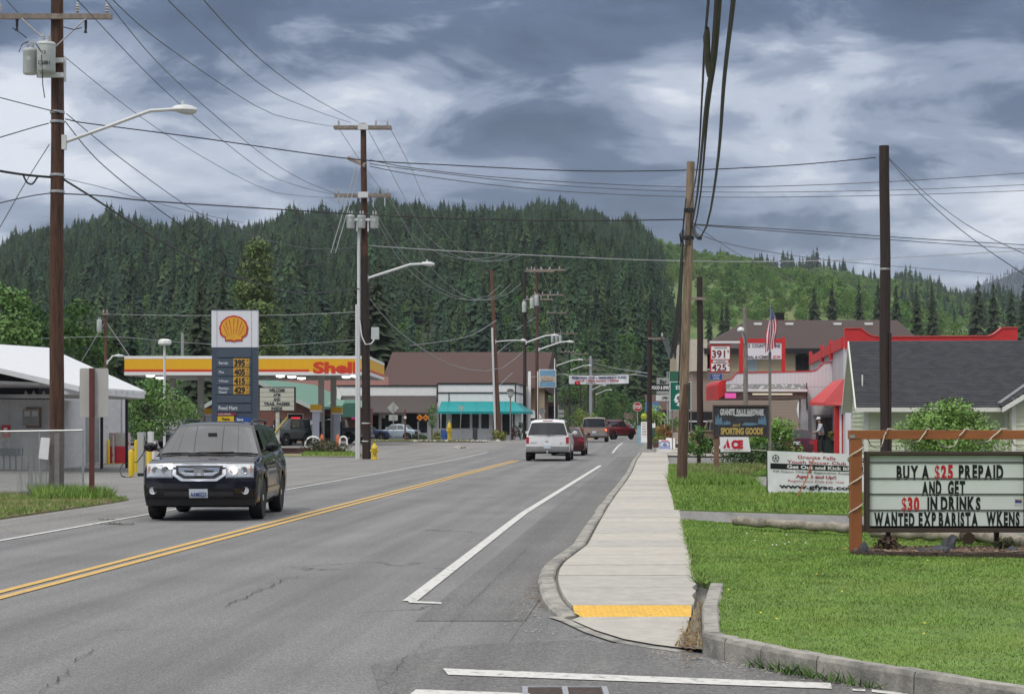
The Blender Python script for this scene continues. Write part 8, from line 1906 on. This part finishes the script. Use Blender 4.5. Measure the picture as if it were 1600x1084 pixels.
# ---- black SUV coming towards the camera
blackp = paintm('black_car_paint', (.006, .0055, .008), .10, 0, 0)
T, E, front, gx, gp, hw = car('sport_utility_vehicle', 'black boxy SUV with lit headlights and chrome grille driving towards the camera', 'SUV', (-5.43, 35.65, 0), math.pi+.004, 4.85, 1.99,
    [(-2.5, 1.12), (-2.1, 1.18), (1.15, 1.13), (1.5, 1.10), (2.0, 1.04), (2.3, .96), (2.5, .92)], [(-2.30, 1.16), (-2.12, 1.58), (-1.9, 1.68), (-.6, 1.715), (.35, 1.695), (.52, 1.655), (1.32, 1.13)], blackp, 1.45, -1.325, .375, sill=.27, wr=.68,
    side_w=([(-2.05, 1.22), (-1.28, 1.22), (-1.28, 1.59), (-1.96, 1.55)], [(-1.22, 1.22), (-.34, 1.22), (-.34, 1.61), (-1.22, 1.60)], [(-.27, 1.22), (.82, 1.20), (.36, 1.58), (-.27, 1.61)]), ws=(1.165, 1.625, .06), rw=(1.25, 1.54, .12),
    handles=((-.15, 1.02), (-1.1, 1.02)), seams=(.95, -.30, -1.25), fprof=((.2, .14), (.45, .02), (.6, 0), (.75, .03), (.95, .06), (1.1, .2)), flare=.035)
hl = mat('lit_headlamp', (.8, .8, .8), .2, emit=(1, .84, .62), estr=2.0)
for s in (-1, 1):
    x0, x1 = (.46, .93) if s > 0 else (-.93, -.46)
    h_ = front(x0, x1, .755, 1.0, mat('headlamp_bowl', (.42, .44, .47), .25, .4), 'headlight', .008, n=7); front(x0+.02, x1-.02, .775, .985, lens_w, 'lens', .022, n=7, par=h_)
    q = MB(); xb = s*.585; q.lathe([(.005, .0), (.062, .0), (.072, .012), (.072, 0)], (xb, E(1, xb, .885)+.026, .885), 14, 0, 'y'); q.build('lamp', hl if s < 0 else mat('headlamp_bowl', (.62, .64, .68), .1, .6), h_, local=True)
    q = MB(); xb = s*.77; q.lathe([(.005, .0), (.055, .0), (.062, .012), (.062, 0)], (xb, E(1, xb, .885)+.026, .885), 12, 0, 'y'); q.build('lamp', MT.get('headlamp_bowl', chrome) if False else chrome, h_, local=True)
    q = MB(); xo = s*.885; q.box((xo, E(1, xo, .88)+.02, .885), (.02, .02, .15)); q.build('side_marker', lens_o, h_, local=True)
def fpoly(pts, m, nm, off, par=None):
    q = MB(); n = len(pts); a = [(x, E(1, x, z)+off, z) for x, z in pts]; b = [(x, E(1, x, z)-.03, z) for x, z in pts]
    q.add(a+b, [tuple(range(n))]+[(i, (i+1) % n, (i+1) % n+n, i+n) for i in range(n)]); return q.build(nm, m, par or T, local=True)
outer = [(-.47, 1.0), (-.3, 1.002), (0, 1.002), (.3, 1.002), (.47, 1.0), (.46, .80), (.31, .70), (0, .695), (-.31, .70), (-.46, .80)]
gr = fpoly(outer, chrome, 'grille', .020); fpoly([(x*.86, .965 if z > .9 else (.82 if z > .75 else .745)) for x, z in outer], plastic, 'grille_opening', .030, gr)
fpoly([(x*.76, .935 if z > .9 else (.855 if z > .75 else .79)) for x, z in outer], chrome, 'grille_bar', .042, gr)
for s in (-1, 1): fpoly([(s*.09, .885), (s*.27, .885), (s*.24, .855), (s*.09, .85)], plastic, 'bar_slot', .048, gr)
eb = MB(); e0 = E(1, 0, .87)+.062
for x0, x1, z0, z1 in ((-.062, -.034, .815, .915), (.034, .062, .815, .915), (-.035, .035, .853, .878)): eb.bb(x0, x1, e0-.01, e0+.006, z0, z1)
eb.bb(-.085, -.072, e0-.02, e0, .80, .93); eb.bb(.072, .085, e0-.02, e0, .80, .93); eb.bb(-.085, .085, e0-.02, e0, .93, .943); eb.bb(-.085, .085, e0-.02, e0, .79, .80); eb.build('emblem', chrome, gr, local=True)['kind'] = 'stuff'
front(-.93, .93, .40, .66, blackp, 'bumper', .05, n=13); front(-.60, .60, .44, .52, plastic, 'bumper_grille', .058); front(-.95, .95, .27, .39, plastic, 'lower_valance', .03, n=13)
for s in (-1, 1):
    q = MB(); xb = s*.80; q.lathe([(.005, .0), (.055, .0), (.065, .015), (.065, -.02)], (xb, E(1, xb, .52)+.055, .535), 14, 0, 'y'); q.build('fog_light', lens_w, T, local=True)
pl = front(-.16, .16, .41, .565, plate_m, 'licence_plate', .066, n=3)
tv = text_mesh('AAM0223', .02); q = MB(); q.add([(-((v.x-tv[2])/(tv[3]-tv[2])-.5)*.27, E(1, 0, .5)+.072, .435+(v.y)/tv[5]*.075) for v in tv[0]], tv[1]); q.build('plate_number', mat('plate_blue', (.03, .05, .2), .5), pl, local=True, norm=False)
q = MB(); q.add([(-.12, E(1, 0, .5)+.070, .535), (.12, E(1, 0, .5)+.070, .535), (.12, E(1, 0, .5)+.070, .550), (-.12, E(1, 0, .5)+.070, .550)], [(0, 1, 2, 3)]); q.build('plate_band', mat('plate_red', (.4, .1, .1), .5), pl, local=True)
for s in (-1, 1):
    q = MB(); q.tube([(s*.64, -1.7, 1.69), (s*.65, -1.55, 1.745), (s*.65, -.2, 1.765), (s*.63, .15, 1.74), (s*.62, .25, 1.68)], .024, 6); q.build('roof_rail', plastic, T, local=True, smooth=True)
    q = MB(); q.bb(s*(hw+.0), s*(hw+.018), -.85, .95, .46, .54); q.build('side_moulding', blackp, T, local=True)
for s in (-1, 1):      # wipers
    q = MB(); q.tube([(s*.1+.25, 1.40, 1.155), (s*.1+.05, 1.33, 1.18), (s*.1-.35, 1.30, 1.185)], .009, 4); q.build('wiper', plastic, T, local=True)
q = MB(); q.grid(lambda x, y: (x, y, 1.738-.01*abs(x)), [-.42, 0, .42], [-.55, -.1]); q.build('sunroof', dim_glass, T, local=True)
q = MB(); q.box((0, .84, 1.50), (.16, .02, .05)); q.build('inner_mirror', plastic, T, local=True)
# rear-facing vehicle details
def rear_kit(fn, E, hw, z_l0, z_l1, lw, bz0, bz1, bm, plate_z=None, lamps=True, hitch=False, T=None):
    fr_ = fn
    for s in (-1, 1):
        a, b = (hw*.96-lw, hw*.96) if s > 0 else (-hw*.96, -hw*.96+lw)
        if lamps: fr_(a, b, z_l0, z_l1, lens_r, 'tail_light', .02, s=-1)
    bp = fr_(-hw*.97, hw*.97, bz0, bz1, bm, 'rear_bumper', .07, s=-1, n=11)
    if plate_z: fr_(-.16, .16, plate_z, plate_z+.14, plate_m, 'licence_plate', .035 if plate_z > bz1 else .08, s=-1, n=3)
    if hitch:
        q = MB(); q.bb(-.03, .03, -E(1, 0, .4)-.2+.0, -E(1, 0, .4)+.3, .36, .42) if False else q.bb(-.035, .035, E(-1, 0, .4)-.16, E(-1, 0, .4)+.3, .35, .42); q.lathe([(.01, 0), (.03, .02), (.01, .05)], (0, E(-1, 0, .4)-.13, .42), 8); q.build('tow_hitch', chrome, T, local=True)
whitep = paintm('white_car_paint', (.66, .66, .67), .35)
T, E, front, gx, gp, hw = car('sport_utility_vehicle', 'large white SUV seen from behind with tall red tail lights and tow hitch', 'SUV', place(859.5, 88.4, 0), -RA*.9, 5.1, 2.0,
    [(-2.6, 1.12), (1.1, 1.12), (2.1, 1.08), (2.6, .95)], [(-2.44, 1.13), (-2.22, 1.74), (-2.05, 1.83), (-.5, 1.87), (.6, 1.85), (.8, 1.80), (1.5, 1.12)], whitep, 1.52, -1.5, .385, sill=.40, wr=.72,
    side_w=([(-2.2, 1.2), (-1.3, 1.2), (-1.3, 1.72), (-2.1, 1.7)], [(-1.22, 1.2), (-.3, 1.2), (-.3, 1.74), (-1.22, 1.74)], [(-.22, 1.2), (.95, 1.2), (.6, 1.7), (-.22, 1.74)]), ws=(1.2, 1.76, .08), rw=(1.17, 1.71, .05), rprof=((.2, .10), (.5, 0), (.8, 0), (1.3, .08)))
rear_kit(front, E, hw, .80, 1.08, .13, .44, .66, mat('silver_bumper', (.33, .33, .33), .35, .5), .58, True, True, T)
ptx = lambda s, x, z, w, h, m: (lambda tv: MB().add([(x+((v.x-tv[2])/(tv[3]-tv[2])-.5)*w, E(-1, x, z)-.02, z+v.y/tv[5]*h) for v in tv[0]], tv[1]).build('badge', m, T, local=True, norm=False))(text_mesh(s, .02))
ptx('FORD', -.02, .86, .14, .05, mat('badge_dark', (.06, .07, .12), .4)); ptx('EXPEDITION', -.62, .80, .28, .045, MT['badge_dark']); ptx('XLT', .62, .78, .12, .045, MT['badge_dark'])
q = MB(); q.bb(-.22, .22, E(-1, 0, 1.3)-.02+.32, E(-1, 0, 1.3)+.36, 1.795, 1.825); q.build('high_brake_light', lens_r, T, local=True)
q = MB(); q.tube([(-.05, -2.56, 1.14), (.15, -2.53, 1.17), (.4, -2.50, 1.18)], .012, 4); q.build('wiper', plastic, T, local=True)
maroon = paintm('dark_red_paint', (.10, .012, .018), .3)
T, E, front, gx, gp, hw = car('hatchback', 'dark red hatchback just ahead of the large white SUV', 'car', place(890, 100), -RA, 4.2, 1.74,
    [(-2.1, .92), (.9, .94), (1.8, .85), (2.1, .7)], [(-2.02, .95), (-1.55, 1.40), (-.5, 1.47), (.2, 1.42), (1.0, .94)], maroon, 1.3, -1.25, .31, sill=.24, wr=.56,
    side_w=([(-1.75, 1.0), (-.35, 1.0), (-.4, 1.34), (-1.4, 1.34)], [(-.28, 1.0), (.7, 1.0), (.25, 1.33), (-.28, 1.36)]), ws=(.98, 1.38, .06), rw=(.99, 1.36, .08)); rear_kit(front, E, hw, .72, .84, .3, .40, .58, mat('dark_red_bumper', (.07, .012, .016), .5), .45)
tanp = paintm('tan_brown_paint', (.24, .185, .145), .4)
T, E, front, gx, gp, hw = car('sport_utility_vehicle', 'tan SUV with a dark rear window and one glowing brake light', 'SUV', place(930, 150), -RA, 5.2, 1.98,
    [(-2.6, 1.1), (1.2, 1.1), (2.1, 1.06), (2.6, .9)], [(-2.5, 1.12), (-2.35, 1.80), (-2.2, 1.88), (.6, 1.88), (1.45, 1.1)], tanp, 1.55, -1.5, .38, sill=.36, wr=.80,
    side_w=([(-2.3, 1.2), (-1.3, 1.2), (-1.3, 1.72), (-2.2, 1.7)], [(-1.2, 1.2), (-.2, 1.2), (-.2, 1.72), (-1.2, 1.72)], [(-.1, 1.2), (1.0, 1.2), (.6, 1.7), (-.1, 1.72)]), rw=(1.16, 1.80, .05)); rear_kit(front, E, hw, .86, 1.04, .16, .48, .68, mat('silver_bumper', (.33,)*3), .70)
q = MB(); q.box((hw*.9, E(-1, hw*.9, .9)-.03, .93), (.16, .02, .12)); q.build('brake_light', mat('lit_brake', (.6, .1, .05), .4, emit=(1, .16, .06), estr=2.2), T, local=True)
redp = paintm('red_paint_car', (.17, .012, .018), .35)
def pickup(label, loc, rz, pm, L=5.3, W=1.9, group=None, rear=True, hi=0.0, cap=False, **kw):
    gh = [(-.45, 1.12+hi), (-.38, 1.72+hi), (.5, 1.75+hi), (.72, 1.70+hi), (1.35, 1.08+hi)]
    if cap: gh[0] = (-2.5, 1.12+hi); gh[1] = (-2.42, 1.72+hi)
    T, E, front, gx, gp, hw = car('pickup_truck', label, 'pickup', loc, rz, L, W, [(-2.65, 1.10+hi), (-.5, 1.10+hi), (1.3, 1.08+hi), (2.2, 1.02+hi), (2.65, .9+hi)], gh, pm, 1.75, -1.55, .38+hi*.2, sill=.42+hi, wr=.66, group=group,
        side_w=([(-.33, 1.18+hi), (1.0, 1.15+hi), (.62, 1.62+hi), (-.33, 1.64+hi)],)+(([(-2.3, 1.2+hi), (-.55, 1.2+hi), (-.55, 1.6+hi), (-2.2, 1.6+hi)],) if cap else ()), ws=(1.14+hi, 1.66+hi, .07), rw=(1.2+hi, 1.62+hi, .10), handles=((-.2, .98+hi),), **kw)
    if not cap:
        q = MB(); q.bb(-hw+.10, hw-.10, -2.5, -.52, 1.09+hi, 1.135+hi); q.build('load_bed_shade', under, T, local=True)  # near-black slab on the closed top paints the bed's shaded recess
        for s in (-1, 1):
            q = MB(); q.bb(s*(hw-.10), s*(hw-.02), -2.55, -.5, 1.10+hi, 1.16+hi); q.build('bed_rail', pm, T, local=True)
    rear_kit(front, E, hw, .72+hi, .98+hi, .12, .45+hi, .62+hi, MT['silver_bumper'] if 'silver_bumper' in MT else chrome, .48+hi)
    for s in (-1, 1):
        x0, x1 = (.62, .88) if s > 0 else (-.88, -.62); front(x0, x1, .78+hi, .94+hi, lens_w, 'headlight', .02)
    front(-.58, .58, .74+hi, .94+hi, plastic, 'grille', .02); front(-.92, .92, .46+hi, .62+hi, chrome, 'front_bumper', .07, n=9)
    front(-.5, .5, .83+hi, .86+hi, chrome, 'grille_bar', .035)
    return T
pickup('red pickup with a pale camper shell turning right behind the tan SUV', place(958, 172), -RA-.50, redp, cap=True)
T, E, front, gx, gp, hw = car('hatchback', 'small dark car furthest down the street', 'car', place(979, 222), -RA, 4.2, 1.75, [(-2.1, .95), (.9, .95), (1.8, .85), (2.1, .7)], [(-1.95, .95), (-1.5, 1.42), (.1, 1.45), (1.0, .94)], paintm('charcoal_paint', (.02, .022, .028), .3), 1.3, -1.25, .31, sill=.24, wr=.56, rw=(1.0, 1.36, .08), ws=(1, 1.38, .06)); rear_kit(front, E, hw, .72, .86, .3, .38, .6, MT['silver_bumper'], .66)
# parked and station cars
skyb = paintm('pale_blue_paint', (.30, .38, .45), .35); T, E, front, gx, gp, hw = car('sedan', 'light blue sedan parked side on in front of the shingled shop awning', 'car', place(620, 163), R(90-14), 4.0, 1.62, [(-2.0, .86), (-1.2, .92), (.85, .90), (1.7, .82), (2.0, .68)], [(-1.35, .92), (-.95, 1.30), (-.2, 1.38), (.35, 1.34), (.95, .90)], skyb, 1.2, -1.15, .30, sill=.24, wr=.56,
    side_w=([(-.85, .97), (-.25, .97), (-.25, 1.29), (-.72, 1.27)], [(-.18, .97), (.72, .97), (.38, 1.27), (-.18, 1.30)]), ws=(.95, 1.30, .06), rw=(.96, 1.28, .07), seams=(-.21, .72)); rear_kit(front, E, hw, .62, .76, .34, .36, .52, mat('pale_bumper', (.4, .42, .44), .5), .56)
nav = paintm('navy_paint', (.015, .03, .09), .3); T, E, front, gx, gp, hw = car('sedan', 'dark blue car with only its nose showing right of the tall pole', 'car', place(571, 162), R(-90+12), 4.0, 1.65, [(-2.0, .88), (-1.2, .92), (.85, .90), (1.7, .82), (2.0, .68)], [(-1.45, .92), (-.95, 1.30), (.35, 1.34), (.95, .90)], nav, 1.2, -1.15, .30, sill=.24, wr=.56, side_w=([(-.85, .97), (.72, .97), (.38, 1.27), (-.72, 1.27)],), ws=(.95, 1.30, .06))
for x in (-.5, .5): front(x-.15, x+.15, .6, .72, lens_w, 'headlight', .02)
silv = paintm('silver_paint', (.36, .35, .33), .3, .3); T, E, front, gx, gp, hw = car('sport_utility_vehicle', 'silver SUV with dark bumper seen from behind left of the white pump', 'SUV', place(473, 140), -.05, 4.7, 1.8, [(-2.4, 1.0), (1.1, 1.02), (2.0, .95), (2.4, .8)], [(-2.3, 1.02), (-2.1, 1.62), (.5, 1.68), (1.25, 1.0)], silv, 1.4, -1.35, .35, sill=.34, wr=.68, rw=(1.08, 1.56, .07), side_w=([(-2.0, 1.08), (-.2, 1.08), (-.2, 1.56), (-1.9, 1.54)], [(-.1, 1.08), (.9, 1.06), (.5, 1.54), (-.1, 1.56)])); rear_kit(front, E, hw, .8, 1.0, .14, .40, .72, plastic, .60)
olv = paintm('dark_olive_paint', (.035, .045, .04), .4); T, E, front, gx, gp, hw = car('off_road_car', 'dark green boxy off roader between the letter board post and the silver SUV', 'off roader', place(449, 127), math.pi-.5, 3.7, 1.55, [(-1.8, 1.05), (.6, 1.08), (1.3, 1.06), (1.8, 1.0)], [(-1.75, 1.1), (-1.7, 1.74), (.45, 1.76), (.62, 1.7), (.85, 1.08)], olv, 1.2, -1.15, .38, sill=.45, wr=.66, ws=(1.16, 1.66, .06), side_w=([(-1.6, 1.15), (-.5, 1.15), (-.5, 1.64), (-1.6, 1.64)], [(-.4, 1.15), (.6, 1.15), (.45, 1.64), (-.4, 1.64)]), bow=.05)
for x in (-.45, .45): front(x-.1, x+.1, .78, .96, lens_w, 'headlight', .03)
front(-.3, .3, .72, .98, plastic, 'grille', .02); front(-.75, .75, .5, .62, plastic, 'front_bumper', .1)
pickup('charcoal pickup with its bed towards the tall pole by the right hand pumps', place(528, 140), R(90-28), paintm('dark_grey_paint', (.035, .037, .045), .35))
pickup('white pickup facing the camera beside the old red pumps', place(217, 112, .12), math.pi+.25, whitep, W=1.85)
pickup('dark grey crew pickup parked behind the slim lot lamp', place(258, 116), math.pi+.75, paintm('graphite_paint', (.06, .062, .068), .35, .2), cap=True)
pickup('beige pickup with a red stripe parked behind the small leafy tree', place(1124, 103), R(-90+32), paintm('beige_paint', (.36, .27, .18), .45), hi=.06)
q = MB(); 
wine = paintm('wine_paint', (.09, .012, .03), .35); T, E, front, gx, gp, hw = car('station_wagon', 'wine red wagon seen from behind beside the laurel bush at the store canopy', 'car', place(1230, 90, .12), .06, 4.3, 1.66, [(-2.1, .86), (.9, .90), (1.8, .82), (2.1, .7)], [(-2.02, .88), (-1.8, 1.28), (.1, 1.36), (.95, .90)], wine, 1.3, -1.25, .31, sill=.24, wr=.60, rw=(.92, 1.24, .08), ws=(.95, 1.3, .06), side_w=([(-1.7, .95), (-.3, .95), (-.3, 1.26), (-1.6, 1.24)], [(-.2, .95), (.7, .95), (.3, 1.26), (-.2, 1.28)])); rear_kit(front, E, hw, .62, .78, .2, .36, .54, wine, .60)
# ---- unseen trees added behind the camera to darken the cars' reflections
P_, S_ = [], []
rb_ = np.random.default_rng(77)
for k in range(260):
    x_, y_ = rb_.uniform(-140, 160), rb_.uniform(-150, -55); P_.append((x_, y_, -.1)); S_.append(rb_.uniform(9, 17))
scatter_gn('reflection_wood', dprotos+protos[:2], P_, S_, 21)
# ---- haze
hzm = bpy.data.materials.new('thin_haze'); hzm.use_nodes = True; t_ = hzm.node_tree; t_.nodes.clear()
pv = t_.nodes.new('ShaderNodeVolumePrincipled'); pv.inputs['Density'].default_value = .00007; pv.inputs['Color'].default_value = (.80, .88, 1, 1)
om = t_.nodes.new('ShaderNodeOutputMaterial'); t_.links.new(pv.outputs[0], om.inputs['Volume'])
q = MB(); q.bb(-5600, 5600, -400, 9200, -1.2, 520); o = q.build('haze', hzm); o['kind'] = 'stuff'
